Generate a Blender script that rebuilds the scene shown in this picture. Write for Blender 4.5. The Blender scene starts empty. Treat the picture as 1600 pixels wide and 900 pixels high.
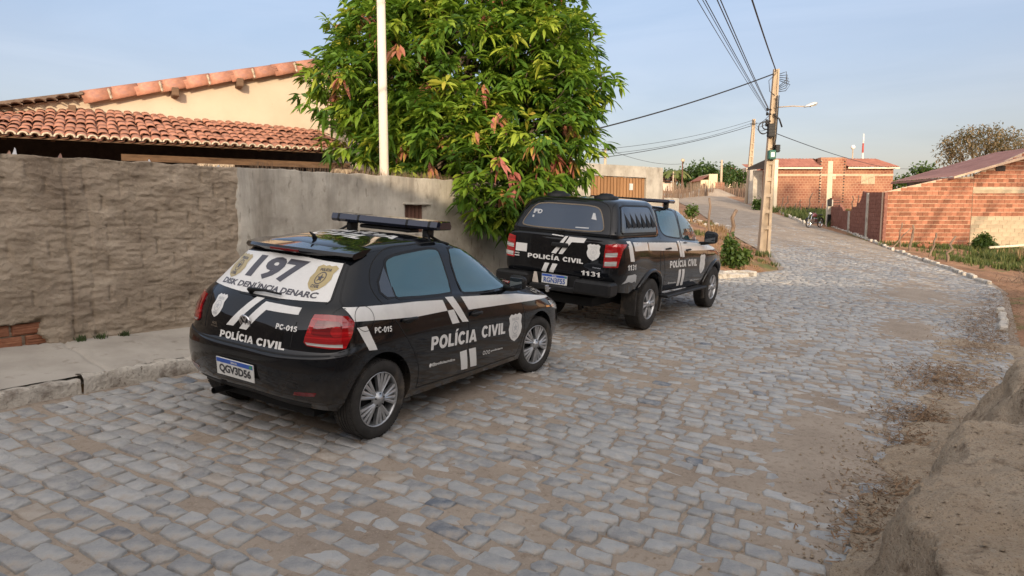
import bpy, bmesh, math, random
import numpy as np
from mathutils import Matrix, Vector
from mathutils.bvhtree import BVHTree
random.seed(7)
RNG = np.random.default_rng(11)
PI = math.pi
SC = bpy.context.scene
COL = SC.collection

# ------------------------------------------------------------------ camera
F = 1044.38                 # focal length in pixels of the 1600 px wide photograph
PITCH = 0.108
CAMH = 1.8755
cd = bpy.data.cameras.new('camera')
cd.sensor_width = 36.0
cd.lens = F/1600*36.0
cd.clip_start = 0.05
cd.clip_end = 3000
cam = bpy.data.objects.new('camera', cd)
COL.objects.link(cam)
cam.location = (0, 0, CAMH)
cam.rotation_euler = (PI/2-PITCH, 0, 0)
SC.camera = cam
# ------------------------------------------------------------------ light
SUN_EL = math.radians(14)
SUN_AZ = (0.06, -1.0)        # horizontal direction towards the sun (behind the camera)
SC.view_settings.view_transform = 'Standard'
SC.view_settings.look = 'None'
SC.view_settings.gamma = 1
SC.view_settings.exposure = 1.0
SC.render.engine = 'CYCLES'
world = bpy.data.worlds.new('World')
SC.world = world
world.use_nodes = True
wn = world.node_tree
wn.nodes.clear()
wo = wn.nodes.new('ShaderNodeOutputWorld')
wb = wn.nodes.new('ShaderNodeBackground')
ws = wn.nodes.new('ShaderNodeTexSky')
ws.sky_type = 'NISHITA'
ws.sun_disc = False
ws.sun_elevation = SUN_EL
ws.sun_rotation = math.atan2(SUN_AZ[0], SUN_AZ[1])
ws.altitude = 50
ws.air_density = 1.0
ws.dust_density = 2.2
ws.ozone_density = 1.6
wb.inputs['Strength'].default_value = 0.05
wn.links.new(ws.outputs[0], wb.inputs[0])
# the milky evening veil that lies over the whole sky, even in every direction of the compass
vg = wn.nodes.new('ShaderNodeTexCoord'); vs_ = wn.nodes.new('ShaderNodeSeparateXYZ'); vr = wn.nodes.new('ShaderNodeValToRGB')
wn.links.new(vg.outputs['Generated'], vs_.inputs[0])
vn = wn.nodes.new('ShaderNodeTexNoise'); vn.inputs['Scale'].default_value = 1.6; vn.inputs['Detail'].default_value = 5
vm = wn.nodes.new('ShaderNodeMapping'); vm.inputs['Scale'].default_value = (1, 1, 5); wn.links.new(vg.outputs['Generated'], vm.inputs[0]); wn.links.new(vm.outputs[0], vn.inputs['Vector'])
ma = wn.nodes.new('ShaderNodeMath'); ma.operation = 'MULTIPLY_ADD'; ma.inputs[1].default_value = .10; wn.links.new(vn.outputs[0], ma.inputs[0]); wn.links.new(vs_.outputs[2], ma.inputs[2])
wn.links.new(ma.outputs[0], vr.inputs[0])
el_ = vr.color_ramp.elements
while len(el_) < 5: el_.new(.5)
for e_, (p_, c_) in zip(el_, ((.04, (.095, .062, .068)), (.13, (.132, .100, .104)), (.25, (.145, .140, .170)), (.38, (.120, .150, .210)), (1.0, (.17, .185, .20)))):
    e_.position = p_; e_.color = (*c_, 1)
vb = wn.nodes.new('ShaderNodeBackground'); vb.inputs['Strength'].default_value = 1.0
vk = wn.nodes.new('ShaderNodeMapping'); vk.inputs['Scale'].default_value = (1.1, 1.1, 6.5); vk.inputs['Rotation'].default_value = (.12, .08, .7); wn.links.new(vg.outputs['Generated'], vk.inputs[0])
vw = wn.nodes.new('ShaderNodeTexNoise'); vw.inputs['Scale'].default_value = 1.7; vw.inputs['Detail'].default_value = 7; vw.inputs['Roughness'].default_value = .55; vw.inputs['Distortion'].default_value = .6; wn.links.new(vk.outputs[0], vw.inputs['Vector'])
vq = wn.nodes.new('ShaderNodeValToRGB'); vq.color_ramp.elements[0].position = .42; vq.color_ramp.elements[0].color = (0, 0, 0, 1); vq.color_ramp.elements[1].position = .72; vq.color_ramp.elements[1].color = (.042, .038, .034, 1); wn.links.new(vw.outputs[0], vq.inputs[0])
vx = wn.nodes.new('ShaderNodeMix'); vx.data_type = 'RGBA'; vx.blend_type = 'ADD'; vx.inputs[0].default_value = 1; wn.links.new(vr.outputs[0], vx.inputs[6]); wn.links.new(vq.outputs[0], vx.inputs[7]); wn.links.new(vx.outputs[2], vb.inputs[0])
va = wn.nodes.new('ShaderNodeAddShader'); wn.links.new(wb.outputs[0], va.inputs[0]); wn.links.new(vb.outputs[0], va.inputs[1])
# the warm glow of the hazy air round the low sun
_sv = Vector((SUN_AZ[0], SUN_AZ[1], 0)).normalized()*math.cos(SUN_EL)+Vector((0, 0, math.sin(SUN_EL)))
vd = wn.nodes.new('ShaderNodeVectorMath'); vd.operation = 'DOT_PRODUCT'; vd.inputs[1].default_value = _sv; wn.links.new(vg.outputs['Generated'], vd.inputs[0])
m1 = wn.nodes.new('ShaderNodeMath'); m1.operation = 'MULTIPLY_ADD'; m1.inputs[1].default_value = .5; m1.inputs[2].default_value = .5; wn.links.new(vd.outputs['Value'], m1.inputs[0])
m2 = wn.nodes.new('ShaderNodeMath'); m2.operation = 'POWER'; m2.inputs[1].default_value = 3.2; wn.links.new(m1.outputs[0], m2.inputs[0])
vc = wn.nodes.new('ShaderNodeBackground'); vc.inputs['Color'].default_value = (1.26, 1.08, .92, 1); wn.links.new(m2.outputs[0], vc.inputs['Strength'])
vf = wn.nodes.new('ShaderNodeAddShader'); wn.links.new(va.outputs[0], vf.inputs[0]); wn.links.new(vc.outputs[0], vf.inputs[1]); wn.links.new(vf.outputs[0], wo.inputs[0])
sd = bpy.data.lights.new('sun', 'SUN')
sd.energy = 2.1
sd.angle = math.radians(0.5)
sd.color = (1.0, 0.79, 0.55)
sun = bpy.data.objects.new('sun', sd)
COL.objects.link(sun)
_s = Vector((SUN_AZ[0], SUN_AZ[1], 0)).normalized()*math.cos(SUN_EL)+Vector((0, 0, math.sin(SUN_EL)))
sun.rotation_euler = _s.to_track_quat('Z', 'Y').to_euler()
sun.location = (0, -20, 20)

# ------------------------------------------------------------------ terrain and picture geometry
def cam_rot(p, r):
    c, s = math.cos(p), math.sin(p)
    rt = np.array([1, 0, 0.]); fw = np.array([0, c, -s]); up = np.array([0, s, c])
    cr, sr = math.cos(r), math.sin(r)
    return np.array([rt*cr+up*sr, -(rt*sr-up*cr), fw]).T
R0 = cam_rot(PITCH, 0)
TG = R0@cam_rot(.1427, .0611).T        # the street's own tilt (it falls to the right, rises ahead)
CP = np.array([0, 0, CAMH])
def g2w(p): return TG@(np.array(p, float)-CP)+CP
_n = TG@np.array([0, 0, 1.]); _o = g2w((0, 0, 0))
def zt(x, y):
    """street level"""
    x = np.asarray(x, float); y = np.asarray(y, float)
    xx = 40*np.tanh(x/40); yy = np.clip(y, -40, 110)
    z = _o[2]-(_n[0]*(xx-_o[0])+_n[1]*(yy-_o[1]))/_n[2]
    a = np.clip(y-18, 0, 16)
    z = z+.05/32*a*a+np.clip(y-34, 0, 76)*.05
    b = np.clip(y-110, 0, 60)
    return z+.087*(b-b*b/120)
def Z(x, y): return float(zt(x, y))
def ray(px, py): return R0@np.array([(px-800)/F, -(py-450)/F, 1.])
def at(px, py, Y):
    d = ray(px, py); return CP+d*(Y/d[1])
def G(px, py, dz=0.):
    d = ray(px, py); t = np.arange(.5, 400, .02); P = CP+t[:, None]*d
    m = P[:, 2] < zt(P[:, 0], P[:, 1])+dz
    return P[np.argmax(m)]

# ------------------------------------------------------------------ numpy noise
def _hash(ix, iy, iz, seed):
    h = (ix*374761393+iy*668265263+iz*2147483647+seed*1274126177) & 0xffffffff
    h = ((h ^ (h >> 13))*1103515245) & 0xffffffff
    h = ((h ^ (h >> 15))*2246822519) & 0xffffffff
    return ((h ^ (h >> 16)) & 0xffffff)/float(0xffffff)
def vnoise(x, y, z=0., seed=0):
    x, y, z = np.broadcast_arrays(np.asarray(x, float), np.asarray(y, float), np.asarray(z, float))
    ix = np.floor(x).astype(np.int64); iy = np.floor(y).astype(np.int64); iz = np.floor(z).astype(np.int64)
    fx = x-ix; fy = y-iy; fz = z-iz
    fx = fx*fx*(3-2*fx); fy = fy*fy*(3-2*fy); fz = fz*fz*(3-2*fz)
    r = 0
    for a in (0, 1):
        for b in (0, 1):
            for c in (0, 1):
                w = (fx if a else 1-fx)*(fy if b else 1-fy)*(fz if c else 1-fz)
                r = r+w*_hash(ix+a, iy+b, iz+c, seed)
    return r*2-1
def fbm(x, y, z=0., seed=0, oct=4, gain=.5):
    r = 0; a = 1; s = 1
    for k in range(oct):
        r = r+a*vnoise(np.asarray(x)*s, np.asarray(y)*s, np.asarray(z)*s, seed+k*17)
        a *= gain; s *= 2.03
    return r

# ------------------------------------------------------------------ object helpers
def tag(o, label=None, cat=None, group=None, kind=None):
    if label: o['label'] = label
    if cat: o['category'] = cat
    if group: o['group'] = group
    if kind: o['kind'] = kind
    return o
def link(o, parent=None):
    COL.objects.link(o)
    if parent: o.parent = parent
    return o
def mk(name, v, f, mat=None, parent=None, smooth=False, tint=None):
    me = bpy.data.meshes.new(name)
    me.from_pydata([tuple(map(float, p)) for p in v], [], [tuple(map(int, q)) for q in f])
    if smooth: me.polygons.foreach_set('use_smooth', [True]*len(me.polygons))
    if mat: me.materials.append(mat)
    if tint is not None:
        a = me.attributes.new('tint', 'FLOAT', 'FACE' if len(tint) == len(f) and len(tint) != len(v) else 'POINT')
        a.data.foreach_set('value', [float(q) for q in tint])
    me.update()
    return link(bpy.data.objects.new(name, me), parent)
def grid_mesh(name, P, mat=None, parent=None, smooth=True, closed=False, attr=None):
    """P: (n,m,3) array"""
    n, m = P.shape[:2]
    me = bpy.data.meshes.new(name)
    idx = np.arange(n*m).reshape(n, m)
    a = idx[:-1, :-1].ravel(); b = idx[1:, :-1].ravel(); c = idx[1:, 1:].ravel(); d = idx[:-1, 1:].ravel()
    q = np.stack([a, b, c, d], 1)
    me.vertices.add(n*m); me.vertices.foreach_set('co', P.reshape(-1).astype(np.float32))
    me.loops.add(q.size); me.loops.foreach_set('vertex_index', q.ravel().astype(np.int32))
    me.polygons.add(len(q)); me.polygons.foreach_set('loop_start', np.arange(0, q.size, 4, dtype=np.int32))
    me.update(calc_edges=True)
    if smooth: me.polygons.foreach_set('use_smooth', [True]*len(me.polygons))
    if mat: me.materials.append(mat)
    if attr:
        for k, arr in attr.items():
            at_ = me.attributes.new(k, 'FLOAT', 'POINT'); at_.data.foreach_set('value', arr.ravel().astype(np.float32))
    return link(bpy.data.objects.new(name, me), parent)
def thing(name, label, cat, loc=(0, 0, 0), rz=0., group=None, matrix=None, kind=None):
    o = bpy.data.objects.new(name, None); o.empty_display_size = .2
    COL.objects.link(o)
    if matrix is not None: o.matrix_world = matrix
    else: o.location = loc; o.rotation_euler = (0, 0, rz)
    return tag(o, label, cat, group, kind)
class MB:
    """collects simple shapes into one mesh"""
    def __init__(s): s.v = []; s.f = []; s.t = []
    def add(s, v, f, t=None):
        n = len(s.v); s.v += [tuple(p) for p in v]; s.f += [tuple(i+n for i in q) for q in f]
        s.t += [t if t is not None else 0.5]*len(f); return s
    def box(s, x0, x1, y0, y1, z0, z1, M=None, t=None, bev=0.):
        if bev <= 0:
            v = [(x, y, z) for z in (z0, z1) for y in (y0, y1) for x in (x0, x1)]
            f = [(0, 2, 3, 1), (4, 5, 7, 6), (0, 1, 5, 4), (2, 6, 7, 3), (0, 4, 6, 2), (1, 3, 7, 5)]
        else:
            b = bev; v = []; f = []
            for zz, i in ((z0, b), (z0+b, 0), (z1-b, 0), (z1, b)):
                v += [(x0+i+(b if i == 0 else 0), y0+i, zz), (x1-i-(b if i == 0 else 0), y0+i, zz), (x1-i, y0+i+(b if i == 0 else 0), zz), (x1-i, y1-i-(b if i == 0 else 0), zz),
                      (x1-i-(b if i == 0 else 0), y1-i, zz), (x0+i+(b if i == 0 else 0), y1-i, zz), (x0+i, y1-i-(b if i == 0 else 0), zz), (x0+i, y0+i+(b if i == 0 else 0), zz)]
            for k in range(3):
                for j in range(8): f.append((k*8+j, k*8+(j+1) % 8, (k+1)*8+(j+1) % 8, (k+1)*8+j))
            f.append(tuple(range(7, -1, -1))); f.append(tuple(range(24, 32)))
        if M is not None: v = [tuple(M@Vector(p)) for p in v]
        return s.add(v, f, t)
    def tube(s, pts, r, n=8, cap=True, t=None):
        pts = [Vector(p) for p in pts]; m = len(pts)
        rr = r if hasattr(r, '__len__') else [r]*m
        v = []; f = []; ref = None
        for i, p in enumerate(pts):
            d = (pts[min(i+1, m-1)]-pts[max(i-1, 0)]).normalized()
            if ref is None: ref = Vector((0, 0, 1)) if abs(d.z) < .9 else Vector((1, 0, 0))
            u = d.cross(ref)
            if u.length < 1e-6: u = d.orthogonal()
            u.normalize(); w = d.cross(u).normalized(); ref = u.cross(d)
            for k in range(n):
                a = 2*PI*k/n; v.append(tuple(p+(u*math.cos(a)+w*math.sin(a))*rr[i]))
        for i in range(m-1):
            for k in range(n): f.append((i*n+k, i*n+(k+1) % n, (i+1)*n+(k+1) % n, (i+1)*n+k))
        if cap: f.append(tuple(range(n-1, -1, -1))); f.append(tuple((m-1)*n+k for k in range(n)))
        return s.add(v, f, t)
    def lathe(s, prof, n=24, M=None, t=None, close=False):
        """prof (r, h) turned about local z"""
        v = []; f = []; m = len(prof)
        for r, h in prof:
            for k in range(n): a = 2*PI*k/n; v.append((r*math.cos(a), r*math.sin(a), h))
        for i in range(m-1 if not close else m):
            j = (i+1) % m
            for k in range(n): f.append((i*n+k, i*n+(k+1) % n, j*n+(k+1) % n, j*n+k))
        if M is not None: v = [tuple(M@Vector(p)) for p in v]
        return s.add(v, f, t)
    def build(s, name, mat=None, parent=None, smooth=False, tint=False):
        o = mk(name, s.v, s.f, mat, parent, smooth)
        if tint:
            a = o.data.attributes.new('tint', 'FLOAT', 'FACE'); a.data.foreach_set('value', [float(q) for q in s.t])
        return o
def autosmooth(o, ang=.6):
    me = o.data
    me.polygons.foreach_set('use_smooth', [True]*len(me.polygons))
    bm = bmesh.new(); bm.from_mesh(me)
    for e in bm.edges:
        if len(e.link_faces) == 2 and e.calc_face_angle(0) > ang: e.smooth = False
    bm.to_mesh(me); bm.free(); return o

# ------------------------------------------------------------------ materials
def nt(name):
    m = bpy.data.materials.new(name); m.use_nodes = True
    n = m.node_tree; b = n.nodes['Principled BSDF']; return m, n, b
def node(n, t, **kw):
    o = n.nodes.new(t)
    for k, v in kw.items():
        if k in o.inputs.keys(): o.inputs[k].default_value = v
        else: setattr(o, k, v)
    return o
def ramp(n, fac, stops):
    r = n.nodes.new('ShaderNodeValToRGB')
    while len(r.color_ramp.elements) < len(stops): r.color_ramp.elements.new(.5)
    for e, (p, c) in zip(r.color_ramp.elements, stops):
        e.position = p; e.color = (*c, 1) if len(c) == 3 else c
    n.links.new(fac, r.inputs[0]); return r.outputs[0]
def mix(n, fac, a, b, mode='MIX'):
    m = n.nodes.new('ShaderNodeMix'); m.data_type = 'RGBA'; m.blend_type = mode
    for s, v in ((m.inputs[0], fac), (m.inputs[6], a), (m.inputs[7], b)):
        if hasattr(v, 'is_linked') or hasattr(v, 'links'): n.links.new(v, s)
        elif isinstance(v, (int, float)): s.default_value = v
        else: s.default_value = (*v, 1) if len(v) == 3 else v
    return m.outputs[2]
def noise_fac(n, scale=5, detail=4, rough=.55, coord=None, vec_scale=None, kind='ShaderNodeTexNoise'):
    t = n.nodes.new(kind)
    if 'Scale' in t.inputs: t.inputs['Scale'].default_value = scale
    if 'Detail' in t.inputs: t.inputs['Detail'].default_value = detail
    if 'Roughness' in t.inputs: t.inputs['Roughness'].default_value = rough
    c = coord or tc(n)
    if vec_scale:
        mp = n.nodes.new('ShaderNodeMapping'); mp.inputs['Scale'].default_value = vec_scale
        n.links.new(c, mp.inputs[0]); c = mp.outputs[0]
    n.links.new(c, t.inputs['Vector'])
    return t.outputs[0]
def tc(n, which='Object'):
    for q in n.nodes:
        if q.bl_idname == 'ShaderNodeTexCoord': return q.outputs[which]
    return n.nodes.new('ShaderNodeTexCoord').outputs[which]
def bump(n, b, h, strength=.4, dist=.01):
    u = n.nodes.new('ShaderNodeBump'); u.inputs['Strength'].default_value = strength; u.inputs['Distance'].default_value = dist
    n.links.new(h, u.inputs['Height'])
    if b.inputs['Normal'].is_linked: n.links.new(b.inputs['Normal'].links[0].from_socket, u.inputs['Normal'])
    n.links.new(u.outputs[0], b.inputs['Normal'])
def attr(n, name='tint'):
    a = n.nodes.new('ShaderNodeAttribute'); a.attribute_name = name; return a.outputs['Fac']
def objrand(n): return n.nodes.new('ShaderNodeObjectInfo').outputs['Random']
def simple(name, col, rough=.6, metal=0., spec=.5, var=.12, scale=8, bumps=0., bdist=.005, coat=0.):
    m, n, b = nt(name)
    f = noise_fac(n, scale, 5, .6)
    lo = [c*(1-var*1.6) for c in col]; hi = [min(1, c*(1+var*1.6)) for c in col]
    n.links.new(ramp(n, f, [(.25, lo), (.75, hi)]), b.inputs['Base Color'])
    b.inputs['Roughness'].default_value = rough; b.inputs['Metallic'].default_value = metal
    b.inputs['Specular IOR Level'].default_value = spec
    if coat: b.inputs['Coat Weight'].default_value = coat; b.inputs['Coat Roughness'].default_value = .03
    if bumps: bump(n, b, noise_fac(n, scale*6, 5, .65), bumps, bdist)
    return m
def rich(name, stops, scale=3, rough=.9, bs=(.5, .01), bscale=30, stretch=None, tintmix=None, rnd=0., second=None, spec=.3):
    """colour ramp over noise + fine bump; optional per piece tint; second=(scale, lo, hi, colour) stains"""
    m, n, b = nt(name)
    c = ramp(n, noise_fac(n, scale, 6, .62, vec_scale=stretch), stops)
    if second:
        for (s2, lo, hi, col2, st) in second:
            f2 = ramp(n, noise_fac(n, s2, 5, .6, vec_scale=st), [(lo, (0, 0, 0)), (hi, (1, 1, 1))])
            c = mix(n, f2, c, col2)
    if tintmix:
        t = ramp(n, attr(n), tintmix); c = mix(n, 1., c, t, 'MULTIPLY')
    if rnd:
        hs = n.nodes.new('ShaderNodeHueSaturation')
        mr = n.nodes.new('ShaderNodeMapRange'); mr.inputs[3].default_value = 1-rnd; mr.inputs[4].default_value = 1+rnd
        n.links.new(objrand(n), mr.inputs[0]); n.links.new(mr.outputs[0], hs.inputs['Value']); n.links.new(c, hs.inputs['Color']); c = hs.outputs[0]
    n.links.new(c, b.inputs['Base Color'])
    b.inputs['Roughness'].default_value = rough; b.inputs['Specular IOR Level'].default_value = spec
    bump(n, b, noise_fac(n, bscale, 6, .65), *bs)
    return m
M = {}
M['stone'] = None
BACKZ = (6.55, 6.1)      # ridge heights of the unseen houses added to shade the street
# ================================================================== ground, road, kerbs
def polyline(pts):
    p = np.array(pts, float); return p
RS = np.array([-11, 0, 1.55, 9.3, 15.9, 19.4, 25, 36, 54, 82])      # stations
RL = polyline([(-10.1, -4.1), (-3.9, 4.97), (-3.05, 6.26), (1.45, 12.7), (6.0, 18.0), (8.3, 20.4), (10.0, 26.0), (11.9, 38), (14.6, 54), (17.5, 80)])
RR = polyline([(-4.1, -7.4), (1.9, 1.9), (2.8, 3.1), (8.0, 10.6), (13.0, 17.6), (14.8, 20.9), (15.75, 25), (18.0, 34.2), (20.6, 54), (25.5, 82)])
def road_pt(s, u):
    """s station (m), u 0 left edge .. 1 right edge"""
    s = np.asarray(s, float); u = np.asarray(u, float)
    lx = np.interp(s, RS, RL[:, 0]); ly = np.interp(s, RS, RL[:, 1])
    rx = np.interp(s, RS, RR[:, 0]); ry = np.interp(s, RS, RR[:, 1])
    return lx+(rx-lx)*u, ly+(ry-ly)*u
def sand(x, y):
    """height of the loose sand between and over the stones"""
    n1 = fbm(x*.55+3.1, y*.55, 0, 5, 3)
    n2 = fbm(x*2.3, y*2.3, 0, 9, 3)
    h = -.0122+.0055*n1+.005*n2
    def blob(cx, cy, rx, ry, a, amp):
        c, s = math.cos(a), math.sin(a); u = ((x-cx)*c+(y-cy)*s)/rx; v = (-(x-cx)*s+(y-cy)*c)/ry
        return amp*np.exp(-(u*u+v*v))
    h = h+blob(2.3, 4.9, 1.6, .35, 1.0, .034)+blob(3.1, 4.3, .5, .6, .5, .03)+blob(-.2, 6.2, 1.6, 1.0, 1.0, .012)+blob(2.4, 11.2, 2.2, 1.1, 1.0, .009)
    h = h+blob(6.6, 11.0, 1.2, .5, .9, .03)+blob(10, 16.5, 3.0, 1.2, 1.0, .022)
    h = h+.010*np.clip((y-17)/5, 0, 1)+.012*np.clip((y-24)/10, 0, 1)
    return h
def in_road(x, y):
    """signed margin: >0 inside the road (approximate metres)"""
    x = np.asarray(x, float); y = np.asarray(y, float)
    def sd_line(P, side):
        best = np.full(x.shape, 1e9); sg = np.zeros(x.shape)
        for a, b in zip(P[:-1], P[1:]):
            d = b-a; L = np.hypot(*d); t = np.clip(((x-a[0])*d[0]+(y-a[1])*d[1])/L**2, 0, 1)
            q = np.hypot(x-a[0]-t*d[0], y-a[1]-t*d[1])
            cr = (d[0]*(y-a[1])-d[1]*(x-a[0]))/L
            m = q < best; best = np.where(m, q, best); sg = np.where(m, np.sign(cr), sg)
        return best*sg*side
    return np.minimum(sd_line(RL, -1), sd_line(RR, 1))
def ground_z(x, y):
    """earth level outside the road"""
    z = zt(x, y)
    m = in_road(x, y)
    out = np.clip(-m, 0, 8)
    left = (x < 8+.13*(y-20))
    # left verge in the fork: a low reddish bank
    v = np.where((y > 13.5) & left, .32*np.clip(out/1.6, 0, 1)+.10*np.clip((out-1.5)/5, 0, 1)*1.0, 0)
    v = v+np.where((y <= 13.5) & left, .10*np.clip(out/.2, 0, 1), 0)
    v = v+np.where(~left, .05*np.clip(out/1.0, 0, 1)+.0*out, 0)
    v = v+(.035*fbm(x*1.1, y*1.1, 0, 3, 4))*np.clip(out/.6, 0, 1)*np.where(y < 60, 1, .3)
    return np.where(m > 0, z-.10, z-.02+v)
def ground_mat():
    m, n, b = nt('earth')
    c = ramp(n, noise_fac(n, .9, 6, .65), [(.3, (.24, .13, .075)), (.55, (.37, .205, .12)), (.75, (.45, .28, .175))])
    c = mix(n, ramp(n, noise_fac(n, 14, 5, .7), [(.45, (0, 0, 0)), (.75, (1, 1, 1))]), c, (.16, .10, .06))
    g = ramp(n, noise_fac(n, .35, 5, .7), [(.56, (0, 0, 0)), (.66, (1, 1, 1))])
    c = mix(n, g, c, (.13, .14, .05))
    n.links.new(c, b.inputs['Base Color']); b.inputs['Roughness'].default_value = .95; b.inputs['Specular IOR Level'].default_value = .15
    bump(n, b, noise_fac(n, 9, 8, .7), .8, .05)
    bump(n, b, noise_fac(n, 60, 4, .7), .5, .01)
    return m
M['earth'] = ground_mat()
M['sand'] = rich('sand', [(.3, (.25, .203, .162)), (.55, (.33, .273, .218)), (.8, (.41, .35, .29))], scale=1.3, bscale=90, bs=(.7, .012),
                 second=[(22, .52, .75, (.20, .15, .11), None), (70, .55, .8, (.42, .35, .28), None)], rough=.95, spec=.12)
xs = np.unique(np.concatenate([np.linspace(-900, -60, 15), np.linspace(-60, -14, 24), np.arange(-14, 30, .33), np.linspace(30, 80, 26), np.linspace(80, 1200, 16)]))
ys = np.unique(np.concatenate([np.linspace(-400, -40, 8), np.linspace(-40, -8, 17), np.arange(-8, 46, .33), np.linspace(46, 110, 50), np.linspace(110, 1600, 24)]))
X, Y = np.meshgrid(xs, ys, indexing='ij')
far = np.clip((Y-160)/600, 0, 1)
ZG = ground_z(X, Y)
gp = np.stack([X, Y, ZG-far*30], -1)
o = grid_mesh('ground', gp, M['earth']); tag(o, kind='structure')
# road bed: sand sheet that follows the street
ss = np.concatenate([np.arange(-11, 16, .06), np.arange(16, 34, .15), np.arange(34, 82.1, .6)])
uu = np.linspace(-.02, 1.02, 110)
S, U = np.meshgrid(ss, uu, indexing='ij')
X, Y = road_pt(S, U)
edge = np.clip(np.minimum(U+.02, 1.02-U)*8, 0, 1)
ZB = zt(X, Y)+sand(X, Y)+.004*fbm(X*9, Y*9, 0, 21, 2)*np.clip(1.4-Y/20, 0, 1)
o = grid_mesh('road', np.stack([X, Y, ZB], -1), M['sand']); tag(o, kind='structure'); ROAD = o

def stone_mat():
    m, n, b = nt('cobble')
    t = attr(n)
    c = ramp(n, t, [(0, (.225, .226, .228)), (.30, (.27, .271, .270)), (.55, (.315, .316, .312)), (.8, (.375, .373, .366)), (.93, (.34, .28, .22)), (.97, (.12, .14, .17))])
    c = mix(n, ramp(n, noise_fac(n, 11, 6, .65), [(.4, (0, 0, 0)), (.8, (.8, .8, .8))]), c, (.50, .47, .42))
    c = mix(n, ramp(n, noise_fac(n, 5, 6, .7), [(.53, (0, 0, 0)), (.68, (.85,)*3)]), c, (.33, .28, .23))
    n.links.new(c, b.inputs['Base Color']); b.inputs['Specular IOR Level'].default_value = .45
    n.links.new(ramp(n, noise_fac(n, 18, 4, .6), [(.3, (.42,)*3), (.7, (.75,)*3)]), b.inputs['Roughness'])
    bump(n, b, noise_fac(n, 26, 7, .66), .9, .018)
    return m
M['stone'] = stone_mat()
def cobbles():
    near = []; SV = []; SF = []; ST = []; nv = 0
    s = -4.0; row = 0
    while s < 46:
        pitch = random.uniform(.124, .146)
        lx, ly = road_pt(s, 0.); rx, ry = road_pt(s, 1.)
        W = math.hypot(rx-lx, ry-ly)
        # real distance between stations here
        ax, ay = road_pt(s, .5); bx, by = road_pt(s+.1, .5); k = .1/max(1e-6, math.hypot(bx-ax, by-ay))
        a = random.uniform(0, .1); ph = random.uniform(0, 6)
        while a < W-.05:
            w = random.choice((.15, .17, .19, .21, .23, .25))*random.uniform(.92, 1.08)
            if a+w > W: w = W-a
            wob = .014*math.sin(a*1.7+ph)+.008*math.sin(a*4.1+ph*2)
            cs = s+k*(pitch*.5+wob); cu = (a+w*.5)/W
            cx, cy = road_pt(cs, cu); cx = float(cx); cy = float(cy)
            hw = w*.5-random.uniform(.005, .014); hd = pitch*.5-random.uniform(.004, .013)
            a += w
            if random.random() < .02: continue
            dist = math.hypot(cx, cy)
            if cy < 1.2 or abs(cx)/max(cy, .1) > .95: continue
            ang = math.atan2(ry-ly, rx-lx)+random.gauss(0, .035)
            ca, sa = math.cos(ang), math.sin(ang)
            near_ = dist < 14
            if near_:
                pl = []
                for (sx, sy) in ((-1, -1), (0, -1), (1, -1), (1, 0), (1, 1), (0, 1), (-1, 1), (-1, 0)):
                    j = .007; qx = sx*hw+random.gauss(0, j); qy = sy*hd+random.gauss(0, j)
                    if sx and sy: qx *= random.uniform(.88, 1.0); qy *= random.uniform(.86, 1.0)
                    pl.append((qx, qy))
            else:
                pl = [(sx*hw+random.gauss(0, .008), sy*hd+random.gauss(0, .008)) for sx, sy in ((-1, -1), (1, -1), (1, 1), (-1, 1))]
            h0 = random.gauss(0, .0042)-(.012 if random.random() < .08 else 0); tx = random.gauss(0, .035); ty = random.gauss(0, .035)
            zc = Z(cx, cy)
            v = []; m = len(pl)
            rings = ((.90, .000), (.995, -.006), (1.03, -.06)) if near_ else ((.9, .002), (1.0, -.05))
            for sc, dz in rings:
                for (qx, qy) in pl:
                    X_ = qx*sc; Y_ = qy*sc
                    wx = cx+X_*ca-Y_*sa; wy = cy+X_*sa+Y_*ca
                    v.append((wx, wy, Z(wx, wy)+h0+dz+tx*X_+ty*Y_+(random.gauss(0, .0026) if near_ else 0)))
            if near_:
                v.append((cx, cy, zc+h0+.001+random.gauss(0, .002))); top = [(i, (i+1) % m, 3*m) for i in range(m)]
            else: top = [tuple(range(m))]
            f = list(top)
            for r in range(len(rings)-1):
                for i in range(m): f.append(((r+1)*m+i, (r+1)*m+(i+1) % m, r*m+(i+1) % m, r*m+i))
            t = random.random()
            t = t*.8 if random.random() < .95 else random.uniform(.86, 1)
            sizepx = w/dist
            near.append((dist, v, f, t, cy > 1.5*abs(cx)*.62 and cy > 2.6))
        s += pitch*k; row += 1
    near.sort(key=lambda q: (not q[4], q[0]))
    for (d, v, f, t, vis) in near[:300]:
        c = np.mean(np.array(v), 0)
        o = mk('cobblestone', [tuple(np.array(p)-c) for p in v], f, M['stone'], ROAD, True, tint=[t]*len(v)); o.location = tuple(c)
        o.data.polygons.foreach_set('use_smooth', [True]*len(o.data.polygons))
    for (d, v, f, t, vis) in near[300:]:
        SV += v; SF += [tuple(i+nv for i in q) for q in f]; ST += [t]*len(v); nv += len(v)
    o = mk('cobblestone_paving', SV, SF, M['stone'], ROAD, True, tint=ST); tag(o, kind='stuff')
cobbles()

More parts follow.
